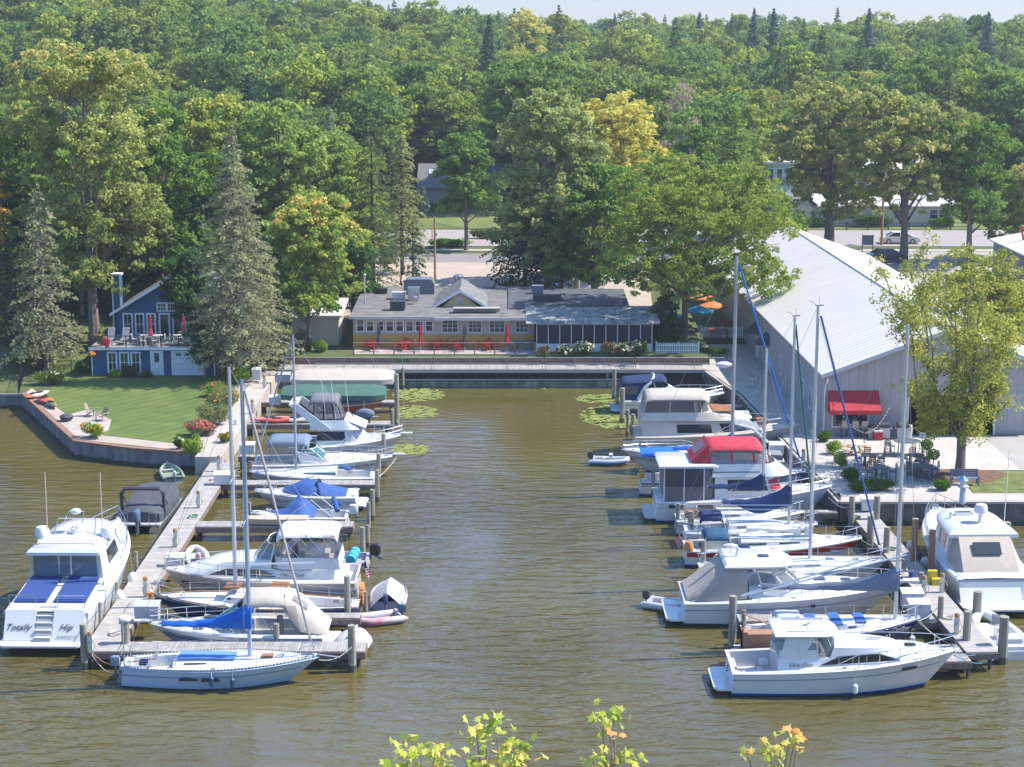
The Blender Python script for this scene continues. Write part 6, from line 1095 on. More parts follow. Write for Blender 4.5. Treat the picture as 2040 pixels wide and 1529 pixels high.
# --- S1 blue-white foreground sailboat, bow right
b=Boat('sailboat','pale blue-white sailboat with bright blue sail cover, nearest boat on the left','boat',246,636,81.9,2.9)
b.hull(.95,1.25,1.5,tr=.55,tm=.5,p=1.9,top=palebl,stripe=palebl,boot=palebl,q=1.6,wl=.86,bottom=blacks); b.deck(.04,.27,.32,.45,m=white)
mb=MB()
for sg in (-1,1): mb.tube([(t*b.L,sg*(b.f(t)*b.B/2+.0),b.z(t)+.05) for t in [k/24 for k in range(25)]],.028,4)
mb.build('toe_rail',lines_mat('toe_rail_dash',(.05,.05,.06),(.6,.6,.6),'X',.16,.3,.5,.05),b.r)
o,tp=trunkcabin(b,2.5,4.6,7.0,.85,.7,1,.26,.04,win=((1,3),),inset=.15,e=.9); mb=MB(); mb.slab([(2.7,-.6,tp(2.7)+.05),(2.7,.6,tp(2.7)+.05),(5.4,.5,tp(5.4)+.05),(5.4,-.5,tp(5.4)+.05)],(0,0,.03)); mb.build('blue_deck_cloth',mat('blue_cloth',(.12,.26,.55),.8),b.r,0); hatch(b.r,6.9,0,tp(6.9)+.07,.55,wood)
for x in (2.95,4.0):
    mb=MB(); y=-(b.f(x/b.L)*b.B/2)*.985; mb.slab([(x,y-.012,.70),(x+.72,y-.012,.70),(x+.85,y-.012,.52),(x-.1,y-.012,.52)],(0,-.015,0)); mb.build('hull_port',glass,b.r,0)
rig(b,498,756,cover=bluec,boomz=1.55,boomL=4.25,hm=.95,furl=mat('weathered_furl',(.40,.38,.37),.8,var=.15),r=.105,baset=1.25,mm=mat('blue_grey_mast',(.38,.46,.58),.35,metal=.4)); lifelines(b,n=7); outboard(b.r,-.05,1.0,mat('blue_grey_motor',(.20,.28,.36),.4),.8,y=-.5)
mb=MB(); mb.tube([(.25,-.9,1.0),(.25,-.9,3.3)],.025,5); mb.build('stern_pole',alu,b.r); mb=MB(); mb.slab([(-.12,-.12,-.1),(-.12,.12,-.1),(.1,.1,.95),(.1,-.1,.95)],(-.22,0,0)); mb.build('rudder',greyh,b.r,0)
mb=MB(); mb.lathe((2.15,-.2,1.15),[(.14,0),(.1,.14)],10); mb.lathe((1.4,-.85,1.02),[(.1,0),(.08,.12)],8); mb.lathe((1.4,.85,1.02),[(.1,0),(.08,.12)],8); mb.build('winch',steel,b.r); mb=MB(); mb.tube([(.4,0,1.0),(1.6,0,1.15)],.03,5); mb.build('tiller',wood,b.r)
mb=MB(); mb.tube([(b.L-.3,0,1.4),(b.L+1.0,-.1,1.25)],.04,5); mb.build('bowsprit_pole',alu,b.r)
# --- S3 cruiser with beige convertible top (bow left)
b=Boat('express_cruiser','white express cruiser with beige folding top and green windscreen on the near left slip','boat',652,296,86.9,3.1)
b.hull(.95,1.25,1.6,tr=.92,tm=.38,p=2.2,stripe=mat('steel_blue_stripe',(.10,.17,.30),.3),sr=(.62,.42),boot=palebl); b.deck(.02,.42,.3,.5,m=white); b.platform(.7,.35,1.3); trunkcabin(b,4.2,5.6,7.9,1.15,.95,1,.42,.08,win=(),e=.8,inset=.25); hatch(b.r,5.8,0,1.55,.5); b.rail(.5,1,.6,.08,10); mb=MB(); mb.box(b.L-.2,b.L+.7,-.16,.16,1.3,1.38); mb.build('bow_pulpit',white,b.r,0)
A=plan(3.2,4.6,5.9,1.3,1.2,1.25,.7); C=plan(3.3,3.9,4.5,1.15,1.0,2.25,.7); bandpart('windshield',b.r,A,C,.05,1,2,20,gglass,0); mb=MB(); [mb.tube([A[i],C[i]],.035,4) for i in (2,5,8,11,14,17,20)]; mb.tube(C[2:21],.03,4); mb.build('windshield_frame',steel,b.r)
b.bimini(1.9,4.1,1.15,3.0,tanc,.45,.25,legs=[(2.0,1.6),(3.9,2.6)],base=1.2); mb=MB(); mb.loft([[(x,-w,z0),(x,-w*.9,lerp(z0,z1,.6)),(x,-w*.55,z1),(x,w*.55,z1),(x,w*.9,lerp(z0,z1,.6)),(x,w,z0)] for x,w,z0,z1 in ((-.15,1.1,1.0,1.1),(.5,1.2,1.05,1.8),(1.2,1.2,1.15,2.5),(2.0,1.15,2.2,2.95))],False); mb.build('aft_canvas',tanc,b.r,50); mb=MB(); mb.slab([(.9,.78,2.15),(1.6,.78,2.7),(1.6,.3,2.78),(.9,.3,2.3)],(-.03,.0,.05)); mb.build('canvas_window',vinyl,b.r,0)
A=plan(1.2,2.6,3.5,1.28,1.25,1.1,.6); C=plan(1.4,2.6,3.5,1.15,1.1,2.5,.6); bandpart('side_curtain',b.r,A,C,0,1,0,3,vinyl,.0)
b=Boat('open_runabout','low open white runabout squeezed between the express cruiser and the nearest left finger dock','boat',470,300,85.35,.9); b.hull(.55,.7,.7,tr=.9,stripe=greyh,sr=(.8,.6)); b.deck(.05,.5,.12,.3,m=white)
# --- S6 navy sailboat (bow left)
b=Boat('sailboat','navy-blue-hulled sailboat with white raised cabin and wooden toe rail, bow at the left dock','boat',716,307,91.0,2.9)
b.hull(.85,1.35,1.6,tr=.5,tm=.5,p=1.9,top=navyg,stripe=white,sr=(.97,.90),boot=white,q=1.7,bottom=redg); b.deck(.05,.32,.3,.45,m=white); o,tp=trunkcabin(b,3.3,6.4,7.2,1.0,.9,1,.48,.4,win=(),inset=.05,e=.35); mb=MB()
for x in (5.0,5.9,6.7):
    for sg in (-1,1): mb.ell((x,sg*.96,1.45),(.13,.03,.07),10,5)
mb.build('porthole',glass,o); mb=MB(); mb.box(3.7,4.6,-.45,.45,1.75,1.95); mb.box(6.2,7.0,-.5,.5,1.85,1.92); mb.build('hatch_cover',wood,o,0)
mb=MB(); 
for sg in (-1,1): mb.tube([(t*b.L,sg*(b.f(t)*b.B/2+.01),b.z(t)+.07) for t in [k/24 for k in range(25)]],.035,4)
mb.build('toe_rail',wood,b.r)
rig(b,470,731,cover=None,boomz=1.3,boomL=4.2,r=.10,baset=1.7,furl=None); lifelines(b,n=7)
# --- S7 big white cabin cruiser with flybridge bimini (bow left)
b=Boat('cabin_cruiser','large cream-hulled cabin cruiser with white bimini top and flag at its stern','boat',716,326,94.5,3.8)
b.hull(1.45,1.75,1.6,tr=.9,tm=.38,p=2.3,top=tanh,boot=tanh,q=1.6); b.deck(.01,.06,.2,1.1,m=white); L=b.L
zt=lambda x:b.z(x/b.L)+.05
o,tp=trunkcabin(b,1.2,6.6,9.6,1.5,1.4,1.5,.62,.25,win=(),e=.8,inset=.1)
for sg in (-1,1):
    mb=MB(); P=[(4.3,.14),(5.1,.52),(7.0,.52),(8.0,.14)]; mb.slab([(x,sg*(1.46+.012),zt(x)+z) for x,z in P],(0,sg*.03,0)); w=mb.build('cabin_window',glass,o,0); mb=MB(); [mb.box(x-.03,x+.03,min(sg*1.505,sg*1.52),max(sg*1.505,sg*1.52),zt(x)+.16,zt(x)+.5) for x in (5.2,6.1,7.0)]; mb.build('mullion',steel,w,0)
A=plan(4.6,6.6,9.0,1.35,1.28,lambda x:tp(x)-.05,.75); C=plan(4.6,6.3,8.0,1.2,1.1,lambda x:tp(x)+.48-.04*(x-5),.75); shell('forward_roof',b.r,[A,C,[(lerp(6,x,.7),y*.6,z+.08) for x,y,z in C]],white)
A=plan(.9,3.8,4.6,1.45,1.45,2.1,.6); C=plan(1.0,3.8,4.5,1.42,1.4,2.75,.6); mb=MB(); mb.loft([A,C],True); mb.build('cockpit_coaming',mat('clear_apron',(.55,.56,.58),.4),b.r,40)
mb=MB(); mb.box(1.2,4.5,-1.3,1.3,2.15,2.2); mb.build('bridge_floor',cream,b.r,0); mb=MB(); mb.box(3.3,3.7,-1.0,-.2,2.2,3.2); mb.box(1.5,2.6,.2,1.2,2.2,2.95); mb.box(2.9,3.2,-.3,.3,2.2,2.8); mb.build('bridge_seats',cream,b.r,0); mb=MB(); mb.box(3.35,3.5,-.9,0,2.3,3.0); mb.build('helm_panel',wood,b.r,0)
A=plan(4.1,4.6,5.6,1.4,1.35,2.65,.7); C=plan(4.1,4.4,4.9,1.25,1.15,3.45,.7); bandpart('windshield',b.r,A,C,0,1,4,18,mat('windscreen_glass',(.1,.13,.13)),0); mb=MB(); [mb.tube([A[i],C[i]],.03,4) for i in (4,7,11,15,18)]; mb.tube(C[4:19],.03,4); mb.build('windshield_frame',white,b.r)
b.bimini(1.0,4.3,1.35,4.25,whitec,.28,.28,legs=[(1.3,2.6),(2.7,1.4),(2.9,4.1),(4.1,3.0),(1.2,1.2),(4.1,4.1)],base=2.6)
A=plan(1.0,4.0,4.2,1.44,1.42,2.7,.3); C=plan(1.05,4.0,4.2,1.34,1.32,4.0,.3); bandpart('side_curtain',b.r,A,C,0,1,0,1,vinyl,.0); b.rail(.3,1,.65,.12,14)
mb=MB(); [mb.ell((x,sg*1.0,1.9),(.12,.05,.05)) for x in (8,) for sg in (-1,1)]; mb.build('cleat',steel,b.r); text_part('name_script','Chris Craft',.28,dgrey,b.r,(3.5,1.53,1.72),(R(90),0,R(180)),.5)
mb=MB(); mb.slab([(9.0,1.22,1.35),(9.5,1.06,1.40),(9.5,1.05,1.25),(9.0,1.2,1.2)],(0,.04,0)); mb.build('hull_port',glass,b.r,0)
mb=MB(); mb.tube([(.0,.9,1.5),(-.45,.9,2.5)],.02,4); fp=mb.build('flag_staff',wood,b.r)
flag=lines_mat('flag_stripes',(.60,.05,.07),(.75,.72,.70),'Z',.14,.5,.8,.04); mb=MB(); mb.loft([[(-.42+.05*math.sin(k),.9+.06*math.sin(k*1.7),2.4-k*.02),(-.5-.04*k+.05*math.sin(k*2),.92+.1*math.sin(k),1.35+k*.05)] for k in range(7)],False); f_=mb.build('flag',flag,fp,0); f_.data.transform(Matrix.Identity(4)); mb=MB(); mb.box(-.47,-.36,.86,.99,2.05,2.38); mb.build('flag_canton',navyc,fp,0)
# --- S9 small boat with blue tops, S10 runabout with blue cover
b=Boat('runabout','small white runabout with blue folded and raised canvas tops, bow at the left dock','boat',694,500,109.0,2.1)
b.hull(.75,.9,1.0,tr=.9,stripe=redg,sr=(.9,.84)); b.deck(.03,.45,.2,.35,m=white); mb=MB(); mb.loft([[(x,-w,.85),(x,0,h),(x,w,.85)] for x,w,h in ((2.0,.95,1.0),(2.6,1.0,1.75),(3.1,1.0,2.0),(3.9,.9,1.15),(4.8,.6,1.05),(5.5,.2,1.0))],False); mb.build('tent_cover',bluec2,b.r,50); mb=MB(); mb.tube([(.6,-.8,1.2),(.9,0,1.75),(.6,.8,1.2)],.17,7); mb.build('folded_bimini',bluec2,b.r); mb=MB(); [mb.tube([(x,sg*.95,.9),(2.2,sg*.9,1.9)],.02,4) for x in (1.0,3.6) for sg in (-1,1)]; mb.build('bimini_frame',white,b.r); outboard(b.r,-.05,.8,white,1.0,tilt=.7)
b=Boat('runabout','white runabout under a fitted bright blue cover, bow pointing at the left dock','boat',714,507,113.4,2.5)
b.hull(.95,1.15,1.3,tr=.88,tm=.4,p=2.1,stripe=greyh,sr=(.6,.45)); b.deck(0,0,.3,.5,m=white); b.platform(.6,.4,1.1); mb=MB(); mb.loft([[(x,-w,z0),(x,-w*.75,lerp(z0,z1,.75)),(x,0,z1+.05),(x,w*.75,lerp(z0,z1,.75)),(x,w,z0)] for x,w,z0,z1 in ((.7,1.05,1.0,1.12),(1.6,1.12,1.02,1.3),(2.6,1.12,1.05,1.65),(3.3,1.1,1.08,1.95),(4.0,.98,1.12,1.6),(4.8,.6,1.15,1.3))],False); mb.build('mooring_cover',bluec2,b.r,50); b.rail(.6,1,.35,.08,8,False)
mb=MB(); mb.tube([(2.4,-1.1,1.15),(2.6,-.5,1.75),(2.6,.5,1.75),(2.4,1.1,1.15)],.09,6); mb.build('folded_bimini',navyc,b.r)
t=thing('tan_skiff','long tan skiff lying on the left finger dock behind the white bimini','skiff',(xat(488,105.9,1),106.2,.93)); b2=MB(); 
b2.loft([[(x,-w,.42),(x,-w*.75,.05),(x,0,0),(x,w*.75,.05),(x,w,.42),(x,w*.82,.40),(x,0,.2),(x,-w*.82,.40)] for x,w in ((0,.1),(.35,.4),(1.2,.52),(2.6,.55),(3.8,.5))],True,True,True); b2.build('hull',mat('tan_gelcoat',(.52,.42,.32),.4,var=.05),t,50); mb=MB(); [mb.box(x,x+.25,-.45,.45,.33,.38) for x in (1.2,2.6)]; mb.build('thwart',tanh,t,0)
t=thing('rolled_mat','turquoise rolled swim mat at the stern of the big cabin cruiser','float',(xat(704,98,2),97.6,1.3),R(80)); mb=MB(); mb.tube([(-.55,0,.1),(.55,0,.3)],.3,12); mb.build('roll',mat('turquoise_foam',(.04,.42,.52),.7),t); mb=MB(); mb.tube([(-.3,0,.14),(-.24,0,.15)],.315,12); mb.tube([(.2,0,.23),(.26,0,.24)],.315,12); mb.build('strap',navyc,t)
b=Boat('skiff','small grey skiff with tilted black outboard beyond the big cabin cruiser stern','boat',735,600,100.3,1.9); b.hull(.6,.8,.8,tr=.9,top=white,stripe=navyg,sr=(.8,.5)); b.deck(.04,.5,.15,.3,m=greyh); outboard(b.r,-.05,.75,blk,1.1,tilt=.9)
# --- S12 white sailboat (bow left)
b=Boat('sailboat','small white sailboat with dark side windows and blue covered tiller end','boat',748,496,118.7,2.6)
b.hull(.85,1.1,1.1,tr=.72,tm=.48,p=1.9,top=white,stripe=greyh,sr=(.8,.6)); b.deck(.04,.32,.28,.4,m=white); trunkcabin(b,2.6,4.8,6.4,.85,.7,1,.38,.12,win=((0,4),),inset=.1,fa=.3,fb=.7); rig(b,590,668,cover=None,boomz=1.0,boomL=3.0,r=.085,baset=1.3,furl=mat('weathered_furl',(.4,.38,.37)),mm=mat('weathered_mast',(.4,.4,.41))); lifelines(b); mb=MB(); mb.tube([(2.4,-.3,1.4),(1.6,-.35,1.05)],.16,6); mb.build('rolled_cover',bluec2,b.r)
# --- S13 express cruiser (bow right), S14 flybridge (bow right)
b=Boat('express_cruiser','white express cruiser with blue-grey top and sagging grey canvas, bow towards open water','boat',508,790,121.8,3.2)
b.hull(1.05,1.45,1.7,tr=.92,tm=.38,p=2.3,stripe=greyh,sr=(.75,.35),boot=greyh); b.deck(.02,.4,.3,.55,m=white); trunkcabin(b,3.8,5.8,8.4,1.2,1.0,1.2,.42,.08,win=(),e=.8,inset=.25); b.rail(.5,1,.55,.1,10); mb=MB(); mb.box(b.L-.2,b.L+.6,-.2,.2,1.48,1.56); mb.build('bow_pulpit',white,b.r,0)
A=plan(2.5,4.2,5.5,1.35,1.25,1.25,.7); C=plan(2.5,3.5,4.3,1.2,1.05,2.1,.7); bandpart('windshield',b.r,A,C,0,1,1,21,gglass,0); mb=MB(); [mb.tube([A[i],C[i]],.035,4) for i in (1,4,7,11,15,18,21)]; mb.tube(C[1:22],.035,4); mb.build('windshield_frame',white,b.r)
b.bimini(1.0,3.9,1.25,2.9,mat('blue_grey_canvas',(.16,.21,.29),.8,var=.1),.35,.35,legs=[(1.1,1.0),(3.7,3.0)],base=1.1); A=plan(.6,3.2,3.6,1.35,1.3,1.1,.4); C=plan(1.0,3.2,3.6,1.22,1.2,2.65,.4); bandpart('side_curtain',b.r,A,C,0,1,0,4,vinyl,0); mb=MB(); mb.slab([(3.0,-1.38,2.1),(3.4,-1.42,1.1),(5.8,-1.1,1.1)],(0,-.05,0)); mb.slab([(3.4,-1.40,1.35),(3.4,-1.45,.95),(6.2,-1.2,1.1),(5.6,-1.15,1.25)],(0,-.06,0)); mb.build('sagging_canvas',mat('pale_grey_cover',(.5,.52,.54)),b.r,0)
b=Boat('sportfisher','white flybridge cruiser with charcoal bridge enclosure and slanted arch, bow towards open water','boat',582,805,126.4,3.8)
b.hull(1.3,1.9,1.8,tr=.92,tm=.36,p=2.3,stripe=greyh,sr=(.80,.76),boot=blacks); b.deck(.02,.22,.3,.6,m=white); b.rail(.45,1,.6,.1,12); mb=MB(); mb.box(b.L-.3,b.L+.6,-.2,.2,1.9,2.0); mb.build('bow_pulpit',white,b.r,0); b.platform(.6,.35,1.6)
A=plan(1.9,4.0,5.8,1.5,1.45,1.4,.6); C=plan(2.0,3.9,4.7,1.4,1.35,2.5,.6); o=shell('saloon',b.r,[A,C],white); bandpart('saloon_window',o,A,C,.3,.9,0,4,glass,.015); bandpart('front_window',o,A,C,.15,.9,5,17,mat('pale_windscreen_cover',(.50,.52,.53),.6),.02)
A=plan(1.5,4.0,5.4,1.55,1.5,2.5,.6); C=plan(1.5,3.8,4.4,1.4,1.35,3.2,.6); shell('flybridge',b.r,[A,C],white,False); mb=MB(); mb.slab([(3.9,-1.3,3.2),(3.9,1.3,3.2),(5.4,1.2,2.55),(5.4,-1.2,2.55)],(0,0,.05)); mb.build('bridge_front',white,b.r,0)
A=plan(1.7,3.2,3.9,1.25,1.2,3.1,.5); C=plan(1.8,3.0,3.4,1.2,1.1,4.5,.5); mb=MB(); mb.loft([A,C],True); o=mb.build('bridge_enclosure',vinyl,b.r,0); mb=MB(); [mb.tube([A[i],C[i]],.05,4) for i in (0,2,4,8,14,18,20,22)]; band(mb,A,C,0,.12,0,22,.0); band(mb,A,C,.9,1,0,22,.0); mb.build('enclosure_border',blk,o,0); b.bimini(1.4,3.5,1.25,4.85,mat('charcoal_grey_canvas',(.16,.16,.175),.8,var=.1),.35,.3)
for sg in (-1,1): mb=MB(); mb.slab([(.0,sg*1.35,4.3),(.7,sg*1.35,4.35),(3.0,sg*1.5,2.6),(2.1,sg*1.5,2.55)],(0,sg*.12,0)); mb.build('arch_leg',white,b.r,0)
mb=MB(); mb.box(.0,.6,-1.3,1.3,4.2,4.35); mb.build('arch_top',white,b.r,0); mb=MB(); [mb.tube([(x,y,3.2),(x-.3,y,h)],.015,4) for x,y,h in ((2.6,-1.3,7.0),(4.0,1.3,6.6),(3.3,-1.2,6.2))]; mb.build('antenna',white,b.r)
# --- boat lifts with canopies
def lift(label,px0,px1,Y0,Y1,zb,zt,m,group):
    x0,x1=xat(px0,Y0,2.4),xat(px1,Y0,2.4); t=thing('boat_lift',label,'boat lift',(x0,Y0,0),0,group); L=x1-x0; D=Y1-Y0; mb=MB(); rings=[]; n=18
    for k in range(n+1):
        u=k/n; x=L*u; e=.55*max(0,1-u*9)+.55*max(0,1-(1-u)*9); sc=.03*math.sin(k*1.3)*0; bot=zb+(.05 if k%2 else 0)
        rings.append([(x,.0+e*.8,bot+e*.0),(x,0+e*.8,lerp(zb,zt,.45)),(x,D*.22+e*.5,zt-.12-e*.2),(x,D*.5,zt-e*.3),(x,D*.78-e*.5,zt-.12-e*.2),(x,D-e*.8,lerp(zb,zt,.45)),(x,D-e*.8,bot)])
    mb.loft(rings,False,True,True); mb.build('canopy',m,t,35); f=MB(); [f.tube([(x,y,-.6),(x,y,zb+.4)],.06,5) for x in (L*.12,L*.45,L*.8) for y in (.25,D-.25)]; f.tube([(.5,.3,.75),(L-.5,.3,.75)],.06,5); f.tube([(.5,D-.3,.75),(L-.5,D-.3,.75)],.06,5); f.build('frame',rail_m,t); return t
lift('boat lift with long green canvas canopy',558,766,137.0,140.4,2.05,2.98,mat('green_canvas',(.055,.13,.10),.8,var=.15,scale=1.2),None); lift('boat lift with long tan canvas canopy below the boardwalk',578,782,144.2,148.0,1.85,2.80,tanc,None)
b=Boat('lift_boat','red and white motorboat hanging under the green canopy','boat',620,765,138.6,2.2); b.r.location.z=.9; b.hull(.7,.95,1.0,tr=.9,top=mat('brick_red_hull',(.38,.07,.05),.4),stripe=white); b.deck(.05,.5,.2,.3,m=white)
b=Boat('lift_boat','dark boat hanging under the tan canopy','boat',600,760,146.0,2.2); b.r.location.z=.5; b.hull(.7,.9,1.0,tr=.9,top=greyh); b.deck(.05,.5,.2,.3,m=offw)
# ---------------- outer boats
b=Boat('motor_yacht','big white motor yacht with blue sunpads and two radar domes at the left','boat',loc=(-23.45,86.8,0),rz=R(89.0),L=16.0,B=4.5)
b.hull(1.75,2.25,2.2,tr=.95,tm=.3,p=2.6,q=1.3,boot=navyg,d=.6); b.deck(.0,.0,.3,1,m=white); b.platform(1.5,.55,2.15)
for a_,c_ in ((-2.0,-.45),(.45,2.0)): mb=MB(); mb.slab([(-.75,a_,.57),(-.75,c_,.57),(0,c_,1.95),(0,a_,1.95)],(.5,0,0)); mb.build('transom_panel',white,b.r,0)
mb=MB(); [mb.box(-.85+k*.24,-.55+k*.24,-.42,.42,.56,.78+k*.30) for k in range(4)]; mb.build('stern_steps',offw,b.r,0)
mb=MB(); [mb.box(-.87+k*.24,-.83+k*.24,-.40,.40,.60+k*.3,.74+k*.3) for k in range(4)]; mb.build('step_riser',mat('grey_tread',(.30,.30,.31),.7),b.r,0)
tz=R(61.5); text_part('name_left','Totally',.46,dgrey,b.r,(-.52,1.30,1.05),(tz,0,R(-90)),.4,.006); text_part('name_right','Hip',.46,dgrey,b.r,(-.52,-1.10,1.05),(tz,0,R(-90)),.4,.006); text_part('port_name','SAUGATUCK, MI',.14,dgrey,b.r,(-.71,-1.2,.72),(tz,0,R(-90)),0,.005)
mb=MB(); mb.slab([(.5,-1.95,1.85),(.5,1.95,1.85),(4.2,1.95,2.2),(4.2,-1.95,2.2)],(0,0,.12)); mb.build('sunpad_base',white,b.r,0)
for s0,s1 in ((.22,1.8),(-1.8,-.22)): mb=MB(); mb.slab([(1.0,s0,2.02),(1.0,s1,2.02),(3.9,s1*.97,2.32),(3.9,s0,2.32)],(0,0,.15)); mb.box(.88,1.08,min(s0,s1),max(s0,s1),1.8,2.14); mb.build('sunpad',mat('navy_sunpad',(.03,.065,.22),.7,var=.08,bump=.3,bscale=3),b.r,0)
A=plan(4.1,7.6,12.4,2.0,1.9,1.9,.7); C=plan(4.2,7.2,9.8,1.8,1.65,3.7,.7); o=shell('superstructure',b.r,[A,mixr(A,C,.45),C],white); bandpart('side_window',o,A,C,.38,.82,2,5,glass,.02); bandpart('front_window',o,A,C,.25,.92,7,15,glass,.02)
mb=MB(); mb.box(4.05,4.14,-1.68,1.68,2.45,3.62); mb.build('saloon_door',mat('saloon_glass',(.16,.19,.22),.08),b.r,0); d=b.r.children[-1]; mb=MB(); [mb.box(4.0,4.06,y-.045,y+.045,2.4,3.64) for y in (-1.7,-.32,.32,1.7)]; mb.box(4.0,4.06,-1.66,1.66,2.36,2.44); mb.box(4.0,4.06,-1.66,1.66,3.6,3.68); mb.build('door_frame',steel,d,0)
H1=plan(3.6,7.2,9.8,1.88,1.75,3.7,.7); shell('hardtop',b.r,[[(x,y,3.68) for x,y,z in H1],[(x,y*1.01,3.84) for x,y,z in H1],[(lerp(6.5,x,.94),y*.9,4.04) for x,y,z in H1],[(lerp(6.5,x,.7),y*.6,4.12) for x,y,z in H1]],white); mb=MB(); mb.slab([(4.3,-1.5,4.08),(4.3,1.5,4.08),(4.9,1.6,4.13),(4.9,-1.6,4.13)],(0,0,.06)); mb.build('sunroof_lip',tanh,b.r,0)
for y in (-1.75,1.75): mb=MB(); mb.lathe((6.2,y,3.75),[(.18,0),(.2,.15),(.38,.22),(.41,.5),(.3,.75),(.05,.82)],14); mb.build('radar_dome',white,b.r)
mb=MB(); mb.lathe((6.3,0,4.1),[(.24,0),(.24,.3),(.1,.42)],12); mb.ell((6.6,0,5.25),(.3,.3,.16)); mb.build('sat_dome',white,b.r); mb=MB(); mb.tube([(6.0,-1.1,4.0),(6.8,-1.0,4.8),(6.8,1.0,4.8),(6.0,1.1,4.0)],.04,5); mb.tube([(6.0,-.5,4.8),(6.8,-.4,5.2),(6.8,.4,5.2),(6.0,.5,4.8)],.03,5); mb.build('mast_frame',steel,b.r); 
for y in (-1.55,1.4): mb=MB(); mb.tube([(6.0,y,4.0),(6.6,y+.15,7.4)],.025,5); mb.build('antenna',mat('pinkish_whip',(.55,.40,.38),.5),b.r)
mb=MB(); mb.slab([(10.6,-.85,2.72),(12.4,-.7,2.55),(12.4,.7,2.55),(10.6,.85,2.72)],(0,0,.1)); mb.build('fore_sunpad',mat('navy_sunpad',(.03,.065,.22)),b.r,0); b.rail(.45,1,.75,.12,16)
for x in (5.2,8.3): mb=MB(); mb.ell((x,-2.5,.9),(.28,.28,.45),12); mb.build('fender',whitec,b.r)
for s in (-1,1): mb=MB(); mb.tube([(.3,s*.55,1.95),(.3,s*.55,2.6),(.3,s*1.9,2.6),(.3,s*1.9,1.95)],.025,5); mb.build('stern_rail',steel,b.r)
b=Boat('motor_yacht','white motor yacht with tan cockpit canvas, stern towards the camera at the right edge','boat',loc=(25.95,92.8,0),rz=R(91.5),L=13.0,B=4.5)
b.hull(1.6,2.2,2.2,tr=.93,tm=.32,p=2.5,q=1.3,boot=greyh,d=.6); b.deck(0,0,.3,1,m=white); b.platform(1.7,.5,2.1); mb=MB(); mb.box(-.02,.35,-2.0,2.0,.5,1.5); mb.slab([(-.5,-1.3,.5),(-.5,2.0,.5),(.15,2.0,1.5),(.15,-1.3,1.5)],(.4,0,0)); mb.build('transom',white,b.r,0)
mb=MB(); mb.loft([[(x,-w,z0),(x,-w*.97,lerp(z0,z1,.5)),(x,-w*.78,z1),(x,w*.78,z1),(x,w*.97,lerp(z0,z1,.5)),(x,w,z0)] for x,w,z0,z1 in ((.9,1.95,1.5,1.6),(1.0,1.95,1.5,1.75),(2.7,1.8,1.6,3.25),(3.6,1.75,1.6,3.3))],False,True); o=mb.build('cockpit_canvas',beigec,b.r,40); mb=MB(); mb.slab([(1.75,-.75,2.48),(1.75,.75,2.48),(2.3,.75,3.0),(2.3,-.75,3.0)],(-.04,0,.05)); mb.build('canvas_window',mat('enclosure_glass',(.05,.06,.065)),o,0)
A=plan(3.2,5.8,8.8,1.95,1.8,1.6,.7); C=plan(3.3,5.6,7.4,1.75,1.6,3.2,.7); o=shell('superstructure',b.r,[A,C],white); bandpart('side_window',o,A,C,.4,.9,1,4,glass,.02); bandpart('front_window',o,A,C,.2,.9,6,16,gglass,.02)
H1=plan(2.7,5.6,7.7,1.9,1.75,3.2,.7); shell('hardtop',b.r,[[(x,y,3.15) for x,y,z in H1],[(x,y*1.01,3.35) for x,y,z in H1],[(lerp(5.5,x,.93),y*.9,3.55) for x,y,z in H1],[(lerp(5.5,x,.65),y*.6,3.62) for x,y,z in H1]],white); mb=MB(); mb.lathe((4.2,-.2,3.6),[(.12,0),(.12,.5),(.36,.6),(.38,.85),(.3,1.05),(.1,1.1)],14); mb.build('radar_dome',white,b.r); mb=MB(); mb.box(5.6,5.9,-.1,.8,3.62,3.8); mb.tube([(5.2,1.2,3.55),(5.2,1.2,3.9)],.08); mb.build('search_light',steel,b.r); hatch(b.r,6.2,0,3.6,.7)
mb=MB(); mb.tube([(4.4,-1.6,3.4),(4.8,-1.8,7.6)],.022,4); mb.build('antenna',white,b.r); b.rail(.5,1,.75,.12,16); hatch(b.r,10.0,0,2.15,.7)
for x in (6,9.3): mb=MB(); mb.ell((x,2.3,.7),(.3,.3,.4),12); mb.build('fender',whitec,b.r)
